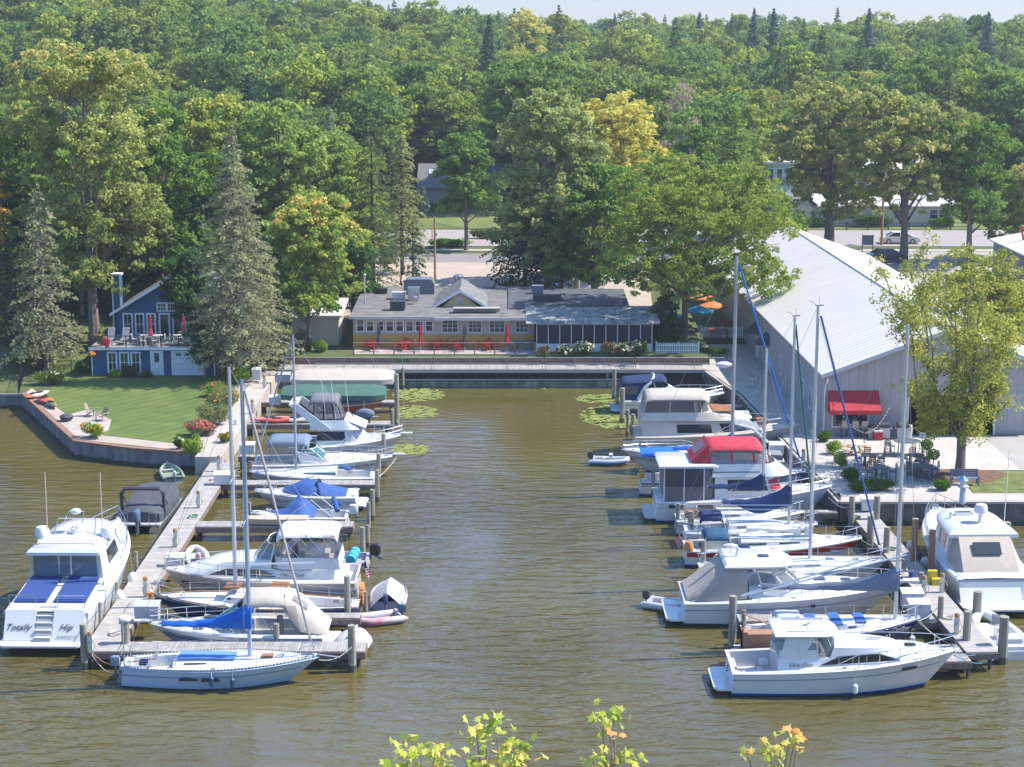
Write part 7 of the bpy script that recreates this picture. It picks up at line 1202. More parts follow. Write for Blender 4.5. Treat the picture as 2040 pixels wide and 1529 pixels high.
# pontoon boat, jon boat
t=thing('pontoon_boat','pontoon boat under a charcoal cover with a black bimini frame, left of the main dock','boat',(-22.95,107.5,0),R(88)); mb=MB(); [mb.tube([(-.2,y,.15),(5.6,y,.15),(6.3,y,.45)],[.32,.32,.08],10) for y in (-.95,.95)]; mb.build('pontoon',steel,t); mb=MB(); mb.box(-.3,5.9,-1.3,1.3,.5,.6); mb.build('deck',grey,t,0)
mb=MB(); mb.loft([[(x,-w,.55),(x,-w,1.15),(x,-w*.8,z1),(x,0,z1+.08),(x,w*.8,z1),(x,w,1.15),(x,w,.55)] for x,w,z1 in ((.2,1.2,1.2),(.5,1.3,1.4),(2.2,1.32,1.75),(4.4,1.32,1.9),(5.5,1.3,1.75),(5.9,1.1,1.2))],False,True,True); mb.build('mooring_cover',dgreyc,t,50); mb=MB(); mb.tube([(1.2,-1.3,.8),(1.0,-1.32,2.2),(1.0,-1.1,2.55),(1.0,1.1,2.55),(1.0,1.32,2.2),(1.2,1.3,.8)],.13,6); mb.build('folded_bimini',dgreyc,t); mb=MB(); [mb.tube([(2.4,s*1.28,1.0),(1.0,s*1.3,2.3)],.025,4) for s in (-1,1)]; mb.build('bimini_frame',blk,t); outboard(t,-.35,.9,mat('blue_grey_motor2',(.10,.15,.22),.35),1.25); mb=MB(); [mb.tube([(-.3,y,.6),(-.3,y,1.3),(-.3,y*.6,1.3),(-.3,y*.6,.6)],.025,4) for y in (-1.1,1.1)]; mb.build('stern_gate',steel,t)
b=Boat('jon_boat','small sage-green aluminium rowing boat with outboard below the lawn seawall','boat',loc=(-23.0,119.4,0),rz=R(108),L=3.9,B=1.5); b.hull(.42,.6,.5,tr=.92,tm=.3,p=3.0,top=sage,boot=sage,bottom=sage,wl=.8); b.deck(.03,.93,.08,.12,m=mat('sage_light',(.33,.38,.30),.6)); mb=MB(); [mb.box(x,x+.3,-.62,.62,.3,.36) for x in (.5,1.6,2.7)]; mb.build('thwart',mat('sage_light',(.33,.38,.30)),b.r,0); outboard(b.r,-.0,.55,grey,.7)

# ---------------- fittings every moored boat carries
fstripe=mat('thin_blue_line',(.03,.06,.16),.4); fgrey=mat('thin_grey_line',(.22,.23,.25),.4)
for i,b in enumerate(BOATS):
    if b.L<4.5 or not hasattr(b,'fbs'): continue
    rg=random.Random(i*7+3); mb=MB()
    for sg in (-1,1):
        for t in (.04,.48,.93):
            x=t*b.L; y=sg*max(b.f(t)*b.B/2-.12,.05); z=b.z(t)+.05; mb.tube([(x-.13,y,z+.05),(x+.13,y,z+.05)],.02,4); mb.box(x-.04,x+.04,y-.02,y+.02,z-.02,z+.05)
    mb.build('cleats',steel,b.r)
    hs=.66 if b.B<3 else .7; mb=MB(); ts=[k/26 for k in range(26)]
    for sg in (-1,1): mb.tube([(t*b.L-b.rake*t**3*(1-hs),sg*(b.f(t)*b.B/2*((.9-.42*t**2.2)+(.1+.42*t**2.2)*hs**.9)+.006),b.z(t)*hs) for t in ts],.022,4)
    if i%3!=1: mb.build('cove_line',fstripe if i%2 else fgrey,b.hull_o)
    for k in range(rg.randint(1,3)):
        t=rg.uniform(.2,.75); sg=rg.choice((-1,1)); y=sg*(b.f(t)*b.B/2+.13); z=rg.uniform(.2,.35); f_=fender(b.r,t*b.L,y,z,.12,.5,rg.choice((whitec,fstripe,whitec))); cyl(f_,'lanyard',(t*b.L,y,z+.5),(t*b.L,y-sg*.15,b.z(t)+.08),.012,rope,3)
    mb=MB(); t=rg.uniform(.80,.88); x=t*b.L; z=b.z(t)+.12; mb.tube([(x+.17*math.cos(a),.17*math.sin(a),z+.01*a) for a in [k*.5 for k in range(26)]],.018,4); mb.build('coiled_line',rope,b.r)
    if b.L>8: mb=MB(); x=b.L-.55; mb.tube([(x-.3,0,b.z(.95)+.13),(x+.35,0,b.z(.97)+.16)],.035,5); mb.tube([(x+.35,-.16,b.z(.97)+.1),(x+.42,0,b.z(.97)+.16),(x+.35,.16,b.z(.97)+.1)],.03,4); mb.build('anchor',steel,b.r)
    c0=rg.uniform(.07,.18)*b.L; mb=MB(); mb.box(c0,c0+.35,-.5,-.1,b.z(.1)+.02,b.z(.1)+.22); o_=mb.build('cockpit_cushion',rg.choice((navyc,tanc,whitec)),b.r,0)
# ---------------- patio by the warehouse
PZ=1.53
def pt(px,py,z=PZ): p=at(px,py,z); return (p.x,p.y,z)
grn=leaf_mat('leaf_hedge',(.02,.06,.01),(.09,.17,.02)); grnl=leaf_mat('leaf_boxwood_light',(.07,.14,.015),(.20,.30,.03)); wht_fl=leaf_mat('white_blossom',(.45,.45,.33),(.75,.74,.62)); flr=leaf_mat('orange_blossom',(.55,.20,.02),(.65,.38,.03)); pinkf=leaf_mat('pink_blossom',(.30,.07,.09),(.50,.20,.18)); pale_g=leaf_mat('leaf_pale_bush',(.07,.10,.04),(.20,.24,.11))
def bush(name,label,loc,r,m,n=900,leaf=.10,cat='bush',fl=None,nf=0,lump=5,fs=.13,group=None,stem=0):
    """r=(rx,ry,h): lumpy leafy bush with optional blossoms"""
    t=thing(name,label,cat,loc,0,group); C=np.array([[RS.uniform(-.55,.55)*r[0],RS.uniform(-.55,.55)*r[1],r[2]*RS.uniform(.35,.65),RS.uniform(.4,.6)] for _ in range(lump)]); k=RS.randint(0,lump,n); e=sph(n); 
    P=C[k,:3]+e*C[k,3][:,None]*np.array([r[0],r[1],r[2]*.75])*RS.uniform(.6,1.03,(n,1)); P[:,2]=np.clip(P[:,2],.03,None)+stem
    me=leaf_mesh('foliage',P,leaf*RS.uniform(.6,1.4,n),C[k,3]*.6+RS.uniform(0,.4,n),m,normal=e); o=bpy.data.objects.new('foliage',me); COL.objects.link(o); o.parent=t
    if nf:
        k=RS.randint(0,lump,nf); e=sph(nf); e[:,2]=abs(e[:,2])*.8; P=C[k,:3]+e*C[k,3][:,None]*np.array([r[0],r[1],r[2]*.75])*1.04; P[:,2]+=stem; k2=np.repeat(np.arange(nf),5); me=leaf_mesh('blossoms',P[k2]+RS.normal(size=(len(k2),3))*fs*.35,fs,RS.uniform(0,1,len(k2)),fl,normal=e[k2]); q=bpy.data.objects.new('blossoms',me); COL.objects.link(q); q.parent=t
    mb=MB(); [mb.tube([(0,0,-.05),(C[i,0]*.4,C[i,1]*.4,stem*.8+C[i,2]*.5),(C[i,0],C[i,1],stem+C[i,2])],[.03,.02,.01],4) for i in range(min(lump,4))]; mb.build('stems',bark,t); return t
for px,py,r,l in ((1660,905,(.62,.6,1.05),'light green round boxwood nearest the warehouse corner'),(1677,932,(.6,.58,1.0),'light green round boxwood, second from the warehouse corner'),(1643,880,(.75,.5,.8),'dark round shrub against the warehouse corner')): bush('boxwood',l,pt(px,py),r,grn if 'dark' in l else grnl,1400,.09,lump=7)
for px,py,r,l in ((1692,958,(.75,.7,.85),'dark green hedge clump left of the near patio tables'),(1712,980,(.8,.7,.85),'dark green hedge clump at the patio corner'),(1755,977,(1.35,.55,.8),'long dark green hedge in front of the near patio table'),(1874,977,(.62,.6,.75),'dark green boxwood beside the bench and the mulch bed')): bush('hedge',l,pt(px,py),r,grn,2400,.09,cat='hedge',lump=9)
def topiary(px,py,label):
    t=thing('topiary',label,'topiary',pt(px,py)); mb=MB(); mb.lathe((0,0,0),[(.2,0),(.28,.45),(.3,.5),(.25,.5)],12); mb.build('pot',mat('grey_pot',(.40,.40,.40),.7),t); mb=MB(); mb.tube([(0,0,.4),(0,0,1.1)],.035); mb.build('stem',bark,t); e=sph(900); me=leaf_mesh('foliage',e*np.array([.42,.42,.36])*RS.uniform(.8,1.03,(900,1))+np.array([0,0,1.35]),.08,RS.uniform(0,1,900),grnl,normal=e); o=bpy.data.objects.new('foliage',me); COL.objects.link(o); o.parent=t
topiary(1845,925,'round-headed topiary in a pot, farther of the two by the driveway'); topiary(1858,945,'round-headed topiary in a pot, nearer of the two by the driveway')
sl_m=mat('slate_furniture',(.10,.115,.13),.5,var=.1); brw=mat('brown_furniture',(.22,.13,.09),.6,var=.15)
def bar_chair(m,label,loc,rz,group): 
    t=thing('bar_chair',label,'chair',loc,rz,group); mb=MB(); mb.box(-.23,.23,-.22,.22,.72,.77); mb.build('seat',m,t,0); mb=MB(); mb.box(-.23,-.19,.18,.22,.77,1.25); mb.box(.19,.23,.18,.22,.77,1.25); [mb.box(-.19,.19,.19,.215,.85+k*.12,.92+k*.12) for k in range(4)]; mb.build('backrest',m,t,0)
    for x in (-.2,.2):
        for y in (-.18,.18): mb=MB(); mb.tube([(x,y,.72),(x*1.2,y*1.25,0)],.026,4); mb.build('leg',m,t)
    mb=MB(); mb.tube([(-.22,-.2,.3),(.22,-.2,.3),(.22,.2,.3),(-.22,.2,.3),(-.22,-.2,.3)],.018,4); mb.build('footrest',m,t); return t
G='tall bar chairs around the patio tables'; first={}
def place_bar(m,key,x,y,rz):
    lab={'s':'tall slate-grey bar chair at the patio tables','b':'tall brown bar chair at the patio tables'}[key]; loc=(x,y,PZ)
    if key not in first: first[key]=bar_chair(m,lab,loc,rz,G)
    else: dup(first[key],loc,rz,lab)
def patio_table(px,py,label,w,d,m,key,h=1.0,chairs=((-.85,0),(.85,0),(0,-.8),(0,.8))):
    x,y,z=pt(px,py); t=thing('patio_table',label,'table',(x,y,z)); mb=MB(); mb.loft([[(w*math.cos(a)*k,d*math.sin(a)*k,zz) for a in [2*math.pi*q/16 for q in range(16)]] for k,zz in ((.97,h-.05),(1,h-.02),(.98,h))],True,True,True); mb.build('tabletop',m,t,30)
    for sx in (-.5,.5):
        for sy in (-.45,.45): mb=MB(); mb.tube([(sx*w,sy*d,h-.05),(sx*w*1.1,sy*d*1.1,0)],.035,4); mb.build('leg',m,t)
    for dx,dy in chairs: place_bar(m if key=='s' else brw,key,x+dx*max(w,.6)*1.45,y+dy*max(d,.6)*1.5,math.atan2(dy,dx)-math.pi/2)
patio_table(1732,935,'brown-legged patio table behind the near slate table',.62,.55,sl_m,'b'); patio_table(1755,962,'slate patio table just behind the long hedge',.62,.55,sl_m,'s'); patio_table(1806,906,'long rectangular slate patio table near the grills',.95,.8,sl_m,'s',chairs=((-.9,.3),(-.9,-.4),(.9,.3),(.9,-.4))); patio_table(1823,935,'round slate patio table right of the sailboat mast',.6,.55,sl_m,'b'); patio_table(1838,957,'slate patio table nearest the topiaries',.65,.55,sl_m,'s')
# round picnic table
x,y,z=pt(1705,905); t=thing('picnic_table','round wooden picnic table with attached benches on the patio','picnic table',(x,y,z)); hw=mat('honey_wood',(.50,.30,.16),.6,var=.15); mb=MB(); mb.lathe((0,0,.7),[(.6,0),(.6,.05)],20); mb.build('tabletop',mat('pale_wood_top',(.58,.48,.38),.6,var=.1),t)
for k in range(4):
    a0=k*math.pi/2+.2; mb=MB(); P=[(1.1*math.cos(a0+j*.2),1.1*math.sin(a0+j*.2)) for j in range(6)]; Q=[(.82*math.cos(a0+j*.2),.82*math.sin(a0+j*.2)) for j in range(6)]; mb.prism(P+Q[::-1],.40,.45); mb.build('bench',hw,t,0); mb=MB(); a=a0+.5; mb.tube([(.2*math.cos(a),.2*math.sin(a),.68),(.5*math.cos(a),.5*math.sin(a),0)],.05,4); mb.tube([(.3*math.cos(a),.3*math.sin(a),.38),(1.0*math.cos(a),1.0*math.sin(a),.38)],.04,4); mb.build('leg',hw,t)
# wall stools, bin, grills
for k,(px,l) in enumerate(((1681,'left one of the three tan-backed bar stools under the awning window'),(1702,'middle one of the three tan-backed bar stools under the awning window'),(1721,'right one of the three tan-backed bar stools under the awning window'))):
    x=xat(px,126.9,2); t=thing('bar_stool',l,'stool',(x,126.8,PZ),0,'bar stools along the warehouse wall'); mb=MB(); mb.box(-.22,.22,-.2,.2,.74,.80); mb.build('seat',beigec,t,0); mb=MB(); mb.box(-.22,.22,-.22,-.17,.85,1.25); mb.build('backrest',beigec,t,0)
    for a in (-.2,.2):
        for b_ in (-.18,.18): mb=MB(); mb.tube([(a,b_,.74),(a*1.1,b_*1.1,0)],.025,4); mb.build('leg',dgrey,t)
x=xat(1736,126.8,2); t=thing('litter_bin','pale litter bin with black lid beside the bar stools','bin',(x,126.7,PZ)); mb=MB(); mb.lathe((0,0,0),[(.30,0),(.34,.8)],14); mb.build('body',beigec,t); mb=MB(); mb.lathe((0,0,.8),[(.36,0),(.36,.1),(.2,.16)],14); mb.build('lid',blk,t)
for px,l in ((1760,'left charcoal gas grill against the warehouse, beside the red cooler'),(1797,'right charcoal gas grill against the warehouse at the bay corner')):
    x=xat(px,126.6,2); t=thing('gas_grill',l,'grill',(x,126.5,PZ)); mb=MB(); mb.box(-.4,.4,-.28,.28,.12,.82); mb.build('cabinet',grey,t,0); mb=MB(); mb.loft([[(xx,yy*s,.84+h) for xx,yy in ((-.4,-.28),(.4,-.28),(.4,.28),(-.4,.28))] for h,s in ((0,1),(.22,.95),(.36,.55))],True,True,True); mb.build('lid',dgrey,t,0); mb=MB(); mb.box(-.75,-.4,-.22,.22,.80,.84); mb.box(.4,.75,-.22,.22,.80,.84); mb.build('side_shelf',steel,t,0)
x=xat(1748,126.4,2); t=thing('cooler','red cooler box between the litter bin and the left grill','cooler',(x,126.1,PZ)); mb=MB(); mb.box(-.3,.3,-.2,.2,0,.6); mb.build('body',redc,t,0); mb=MB(); mb.box(-.31,.31,-.21,.21,.6,.68); mb.build('lid',white,t,0)
x=xat(1812,126.8,2); t=thing('waste_cylinder','white cylinder ash stand at the dark bay corner','bin',(x,126.7,PZ)); mb=MB(); mb.lathe((0,0,0),[(.16,0),(.2,.75)],12); mb.build('body',white,t); mb=MB(); mb.ell((0,0,.85),(.18,.18,.14)); mb.build('top',white,t)
# sign by the driveway, bench, lighthouse
t=thing('small_sign','small two-panel sign on a thin post beside the driveway','sign',pt(1836,905)); mb=MB(); mb.tube([(0,0,0),(0,0,1.5)],.03,5); mb.build('post',brw,t); mb=MB(); mb.box(-.22,-.02,-.03,.0,1.1,1.55); mb.box(.02,.22,-.03,.0,1.1,1.55); mb.build('panel',whitec,t,0)
t=thing('bench','dark slatted bench with pale lettering in front of the mulch bed','bench',pt(1921,966)); mb=MB(); mb.box(-.9,.9,-.25,.25,.42,.47); mb.build('seat',slatec,t,0); mb=MB(); [mb.box(-.9,.9,.24,.28,.5+k*.13,.6+k*.13) for k in range(4)]; mb.build('backrest',slatec,t,0)
for s in (-.85,.85): mb=MB(); mb.box(s-.04,s+.04,-.25,-.17,0,.65); mb.box(s-.04,s+.04,.2,.28,0,.95); mb.build('leg',slatec,t,0)
t=thing('model_lighthouse','small white model lighthouse with blue roof on a post by the seawall','ornament',pt(1917,1002,1.53)); mb=MB(); mb.lathe((0,0,.0),[(.22,0),(.2,.4),(.18,1.0)],8); mb.build('tower',mat('pale_blue_paint',(.45,.58,.72),.5),t,20); mb=MB(); mb.lathe((0,0,1.0),[(.36,0),(.36,.1),(.2,.12),(.2,.45)],8); mb.build('gallery',white,t,20); mb=MB(); mb.lathe((0,0,1.45),[(.34,0),(.05,.28)],8); mb.build('roof',mat('bright_blue_roof',(.05,.25,.60),.5),t,20)
# string of lights
t=thing('string_lights','white festoon bulbs strung from the awning window down to the patio and up again','string lights',(0,0,0)); A=Vector(pt(1662,835,1.5)); A=Vector((xat(1660,127,4.4),127.2,4.4)); B=Vector((xat(1722,122.5,1.9),122.5,2.9)); C=Vector((xat(1775,127,4),127.0,3.9)); mb=MB(); bl_=MB()
for a,b in ((A,B),(B,C)):
    P=[a.lerp(b,k/14)+Vector((0,0,-.5*math.sin(math.pi*k/14))) for k in range(15)]; mb.tube(P,.012,3); [bl_.ell(p+Vector((0,0,-.06)),.05,6,4) for p in P]
mb.tube([(B.x,B.y,1.5),(B.x,B.y,2.9)],.02,4); mb.build('wire',blk,t); bl_.build('bulbs',white,t)
# ---------------- hydrangeas, fences, garden
for px,py,r,l,fl,nf in ((1085,713,(.75,.6,1.1),'small pinkish hydrangea at the left end of the screen porch',mat and pinkf,50),(1128,712,(1.0,.7,1.3),'white hydrangea, left one of the pair in front of the screen porch',wht_fl,110),(1160,712,(1.0,.7,1.4),'white hydrangea, right one of the pair in front of the screen porch',wht_fl,110),(1212,711,(.85,.7,1.4),'blush pink hydrangea standing alone before the porch screens',pinkf,60),(1245,711,(.9,.7,1.3),'white hydrangea left of the picket fence end',wht_fl,100),(1278,710,(1.0,.8,1.5),'tall white hydrangea touching the picket fence',wht_fl,80)): bush('hydrangea',l,pt(px,py,2.15),r,grn if fl is wht_fl else pale_g,1500,.12,fl=fl,nf=nf,fs=.14,lump=8)
def picket(name,label,a,b,z,h=1.0,m=None,gap=.16):
    a=Vector(a);b=Vector(b); L=(b-a).length; rz=math.atan2(b.y-a.y,b.x-a.x); t=thing(name,label,'fence',(a.x,a.y,z),rz); mb=MB(); n=int(L/gap)
    for k in range(n): x=k*gap; mb.prism([(x,0),(x+.09,0),(x+.09,.02),(x,.02)],.05,h-.06); mb.add([(x,0,h-.06),(x+.09,0,h-.06),(x+.045,0,h),(x,.02,h-.06),(x+.09,.02,h-.06),(x+.045,.02,h)],[(0,1,2),(5,4,3),(1,4,5,2),(3,0,2,5)])
    mb.build('pickets',m or trim,t,0); mb=MB(); mb.box(0,L,.022,.06,.25,.33); mb.box(0,L,.022,.06,h-.3,h-.22); mb.build('rail',m or trim,t,0); mb=MB(); [mb.box(x,x+.1,.02,.12,0,h+.05) for x in (0,L/2,L-.1)]; mb.build('post',m or trim,t,0)
p1=pt(1306,705,2.15); p2=pt(1393,705,2.15); picket('picket_fence','white picket fence right of the hydrangeas',p1[:2],p2[:2],2.15); p3=pt(1480,676,1.95); p4=pt(1395,672,2.1); picket('picket_fence','white picket gate and fence across the path to the warehouse',p4[:2],p3[:2],2.0,1.1)
bush('hedge','low green hedge between the two white picket fences',pt(1418,708,1.9),(1.9,.7,.8),grn,2600,.10,cat='hedge',lump=12)
# orange umbrellas behind the locust
def umbrella_open(loc,m,m2,label,r=1.5,h=2.4):
    t=thing('umbrella',label,'umbrella',loc,0,'open orange umbrellas beside the warehouse'); mb=MB(); mb.tube([(0,0,0),(0,0,h+.3)],.03); mb.build('pole',grey,t); mb=MB(); n=8; vs=[(0,0,h+.35)]+[(r*math.cos(2*math.pi*k/n),r*math.sin(2*math.pi*k/n),h-.15) for k in range(n)]+[(r*math.cos(2*math.pi*k/n),r*math.sin(2*math.pi*k/n),h-.3) for k in range(n)]; mb.add(vs,[(0,1+k,1+(k+1)%n) for k in range(n)]+[(1+k,1+n+k,1+n+(k+1)%n,1+(k+1)%n) for k in range(n)]); mb.build('canopy',m,t,0)
orc=mat('orange_canvas',(.65,.20,.04),.7); tqc=mat('turquoise_canvas',(.03,.30,.40),.7)
for px,py,m,l in ((1322,655,orc,'orange patio umbrella seen through the locust leaves, leftmost'),(1400,635,orc,'farther orange patio umbrella beside the warehouse'),(1418,652,orc,'nearer orange patio umbrella beside the warehouse'),(1392,662,tqc,'turquoise patio umbrella between the orange ones'),(1330,672,tqc,'turquoise patio umbrella below the leftmost orange one')): p=at(px,py,2.3); umbrella_open((p.x,p.y,2.3),m,None,l,1.35,2.2)
for px,py,l in ((1440,655,'red picnic table nearest the warehouse wall behind the picket gate'),(1432,672,'red picnic table just behind the picket gate')):
    p=at(px,py,2.2); t=thing('picnic_table',l,'picnic table',(p.x,p.y,2.2)); rp=mat('red_brown_picnic',(.35,.08,.06),.7); mb=MB(); mb.box(-.9,.9,-.38,.38,.72,.77); mb.build('tabletop',rp,t,0)
    for s in (-.75,.75): mb=MB(); mb.box(-.9,.9,s-.14,s+.14,.42,.47); mb.build('bench',rp,t,0)
    for s in (-.7,.7): mb=MB(); mb.tube([(s,-.6,0),(s,-.1,.72)],.05,4); mb.tube([(s,.6,0),(s,.1,.72)],.05,4); mb.tube([(s,-.75,.4),(s,.75,.4)],.04,4); mb.build('leg',rp,t)
# left garden
for px,py,z,r,m,l,fl,nf in ((182,872,1.3,(.95,.8,1.15),grnl,'yellow-green bush with yellow flowers at the corner of the seawall',flr,25),(382,902,1.3,(.85,.8,1.3),grnl,'bright green round grass bush at the end of the lawn',None,0),(357,895,1.3,(.5,.5,.9),grn,'small rose bush left of the bright green bush',wht_fl,12),(400,868,1.3,(1.2,.8,1.2),pale_g,'pink-red sedum bush behind the bright green bush',pinkf,260),(425,846,1.3,(1.4,1.3,1.6),pale_g,'large grey-green bush along the quay border',None,0),(440,812,1.3,(1.3,1.5,1.7),pale_g,'second large grey-green bush nearer the spruce',flr,20),(462,800,1.3,(.7,1.0,1.0),grn,'orange daylilies beside the concrete path',flr,120),(430,790,1.3,(1.1,.8,1.3),grnl,'pink and orange flowering bush at the corner of the lake house lawn',pinkf,60),(483,765,1.3,(.8,1.6,1.5),grnl,'tall green border at the top of the concrete path',None,0),(450,880,1.3,(.5,.8,.7),grn,'orange flowers along the lower edge of the border',flr,40),(230,752,1.28,(.6,.4,.7),grnl,'low light green shrub under the left windows of the blue house',None,0),(262,752,1.28,(.9,.5,1.1),mat and leaf_mat('leaf_purple',(.03,.03,.03),(.08,.09,.05)),'dark purple shrub under the middle window of the blue house',None,0),(292,753,1.28,(.7,.4,.6),grn,'low shrub beside the white entrance door of the blue house',None,0),(172,745,1.28,(1.0,.7,1.2),grn,'green shrub left of the blue house corner',wht_fl,20),(60,735,1.6,(2.2,1.4,1.8),grn,'white-flowering shrub mass in the shade at the left',wht_fl,160),(100,765,1.3,(1.3,1.1,1.3),grnl,'white rose bush at the lawn corner above the kayaks',wht_fl,60),(120,700,2.0,(2.4,1.3,1.5),grn,'dark green shrubs in front of the huge tree trunk',wht_fl,60),(640,702,2.15,(.8,.7,1.1),grnl,'round green bush left of the restaurant deck',None,0),(612,700,2.15,(1.0,.6,1.2),pale_g,'sumac-like plant in front of the cream shed',pinkf,14),(560,704,2.15,(1.5,.7,.9),grnl,'yellow-green garden plants behind the retaining wall',None,0),(590,692,2.15,(1.0,.9,1.7),pale_g,'tall sumac before the shed wall',None,0)):
    bush('bush',l,pt(px,py,z),r,m,int(1500*r[0]*r[2])+600,.10,fl=fl,nf=nf,lump=9,fs=.12)
# flower pots on the house deck
t=bush('planter','grass and orange flowers in a planter at the left end of the house deck',(hd(203,690)[0],hd(203,690)[1],DZ),(.55,.45,1.3),pale_g,900,.08,'planter',flr,14); bush('planter','crimson potted plant beside the grass planter on the house deck',(hd(212,694)[0],hd(212,694)[1],DZ),(.4,.35,.9),leaf_mat('leaf_crimson',(.25,.02,.04),(.45,.05,.08)),600,.08,'planter')
bx,by=-35.75,151.0; t=bush('hanging_basket','hanging basket of orange flowers at the left corner of the blue house',(bx+.15,by,2.95),(.35,.3,.45),grn,400,.07,'planter',flr,50)
# black fences
def iron_fence(label,pts,z,h=1.2):
    t=thing('iron_fence',label,'fence',(pts[0][0],pts[0][1],z)); o=Vector((*pts[0],0)); mb=MB(); ps=MB()
    for a,b in zip(pts,pts[1:]):
        a=Vector((*a,0))-o;b=Vector((*b,0))-o; L=(b-a).length; mb.tube([a+Vector((0,0,h)),b+Vector((0,0,h))],.02,4); mb.tube([a+Vector((0,0,.15)),b+Vector((0,0,.15))],.015,4); n=int(L/.14)
        for k in range(n): p=a.lerp(b,k/n); ps.tube([p+Vector((0,0,.1)),p+Vector((0,0,h))],.01,3)
        for k in range(int(L/2)+1): p=a.lerp(b,min(1,k*2/L)); mb.tube([p,p+Vector((0,0,h+.1))],.035,4)
    mb.build('frame',rm,t); ps.build('bars',rm,t)
q=[pt(95,748,1.3),pt(165,745,1.3),pt(190,738,1.3)]; iron_fence('black iron fence left of the blue house',[a[:2] for a in q],1.3); q=[pt(37,790,1.25),pt(48,750,1.3),pt(95,748,1.3)]; iron_fence('black iron fence running down to the water at the left',[a[:2] for a in q],1.3)
# adirondack chairs, fire pit, kayaks
def adir(loc,rz,label):
    t=thing('adirondack_chair',label,'chair',loc,rz,'wooden garden chairs on the flagstone pad'); m=mat('weathered_teak',(.34,.28,.20),.8,var=.2); mb=MB(); mb.slab([(-.28,-.3,.38),(.28,-.3,.38),(.28,.3,.22),(-.28,.3,.22)],(0,0,.03)); mb.build('seat',m,t,0); mb=MB()
    for k in range(5): x=-.26+k*.11; mb.slab([(x,.28,.25),(x+.09,.28,.25),(x+.09,.55,1.0-.04*abs(k-2)),(x,.55,1.0-.04*abs(k-2))],(0,.025,.01))
    mb.build('backrest',m,t,0)
    for s in (-.34,.34): mb=MB(); mb.box(s-.06,s+.06,-.35,.4,.55,.58); mb.build('armrest',m,t,0); mb=MB(); mb.box(s-.02,s+.02,-.3,-.22,0,.55); mb.slab([(s-.02,-.1,.35),(s+.02,-.1,.35),(s+.02,.5,0),(s-.02,.5,0)],(0,.06,.06)); mb.build('leg',m,t,0)
adir(pt(184,829,1.3),R(80),'left weathered wooden garden chair on the flagstone pad'); adir(pt(203,838,1.3),R(-30),'right weathered wooden garden chair on the flagstone pad')
t=thing('fire_pit','dark lidded fire bowl on the gravel strip','fire pit',pt(133,838,1.3)); mb=MB(); mb.lathe((0,0,0),[(.35,0),(.5,.2),(.52,.32),(.4,.45),(.1,.52)],14); mb.build('bowl',dgreyc,t); mb=MB(); mb.lathe((0,0,.28),[(.54,0),(.54,.04)],14); mb.build('rim',blk,t)
def kayak(loc,rz,m,label,L=2.8,inner=None):
    t=thing('kayak',label,'kayak',loc,rz); mb=MB(); mb.loft([[(L*(u-.5),w*math.cos(a),.18+w*.55*math.sin(a)+.1*abs(u-.5)) for a in [2*math.pi*k/10 for k in range(10)]] for u,w in ((0,.03),(.08,.17),(.25,.30),(.5,.36),(.75,.30),(.92,.17),(1,.03))],True,True,True); mb.build('hull',m,t,60); mb=MB(); mb.ell((-.1,0,.36),(.5,.22,.05),12); mb.build('cockpit',blk,t)
kr=mat('kayak_red',(.60,.10,.06),.4); ko=mat('kayak_orange',(.65,.22,.03),.4)
for px,py,rz,m,l in ((68,792,70,kr,'red kayak leaning on the seawall, farthest of the stack'),(80,790,68,mat('kayak_cream',(.6,.55,.5),.4),'cream kayak beside the red one on the gravel strip'),(84,802,-60,kr,'red-orange kayak in the middle of the gravel strip'),(92,800,-50,ko,'orange and yellow kayak behind the olive boat'),(103,810,-60,mat('kayak_olive',(.20,.19,.10),.6),'olive green small boat at the near end of the kayak stack')): kayak(pt(px,py,1.32),R(rz),m,l,2.4)
for px,py,Y,rz,m,l in ((555,846,134.5,5,kr,'pink-red kayak lying on the left finger dock'),(540,842,134.9,12,mat('kayak_pink',(.60,.22,.20),.5),'pale pink kayak beside the red one on the finger dock'),(470+120,838,134.6,0,mat('kayak_cream',(.6,.55,.5)),'cream kayak at the outer part of the same finger dock')): kayak((xat(px,Y,1),Y,.92),R(rz),m,l,3.2)
t=thing('motor_tender','dark blue covered outboard standing on the finger dock behind the flybridge cruiser','motor',(xat(727,134.5,1),134.6,.9)); mb=MB(); mb.ell((0,0,.7),(.75,.35,.4)); mb.build('cover',slatec,t); mb=MB(); mb.box(-.4,.4,-.2,.2,0,.4); mb.build('stand',dgrey,t,0)
# ---------------- lot: pole, bin, fence, truck cover, timber, cars
def pole(px,pyb,z,pyt,label,r=.14,name='utility_pole',arms=True):
    p=at(px,pyb,z); zt=atY(px,pyt,p.y).z; t=thing(name,label,'pole',(p.x,p.y,z)); mb=MB(); mb.tube([(0,0,-.2),(0,0,zt-z)],[r,r*.75],8); mb.build('shaft',mat('pine_pole',(.42,.25,.15),.8,var=.15),t)
    if arms: mb=MB(); mb.box(-.05,.25,-.06,.06,(zt-z)*.72,(zt-z)*.72+.3); mb.build('meter_box',grey,t,0)
    return t
pole(867,568,2.5,432,'bare wooden utility pole on the gravel lot behind the restaurant roof'); pole(1756,490,3.0,352,'wooden utility pole beside the white car',.17); pole(1531,440,3.4,355,'pair-topped pale utility pole left of the cream house',.14); pole(712,330,3.4,205,'wooden pole top rising out of the left wood',.16); pole(861,480,3,452,'short post on the road verge',.08,arms=False)
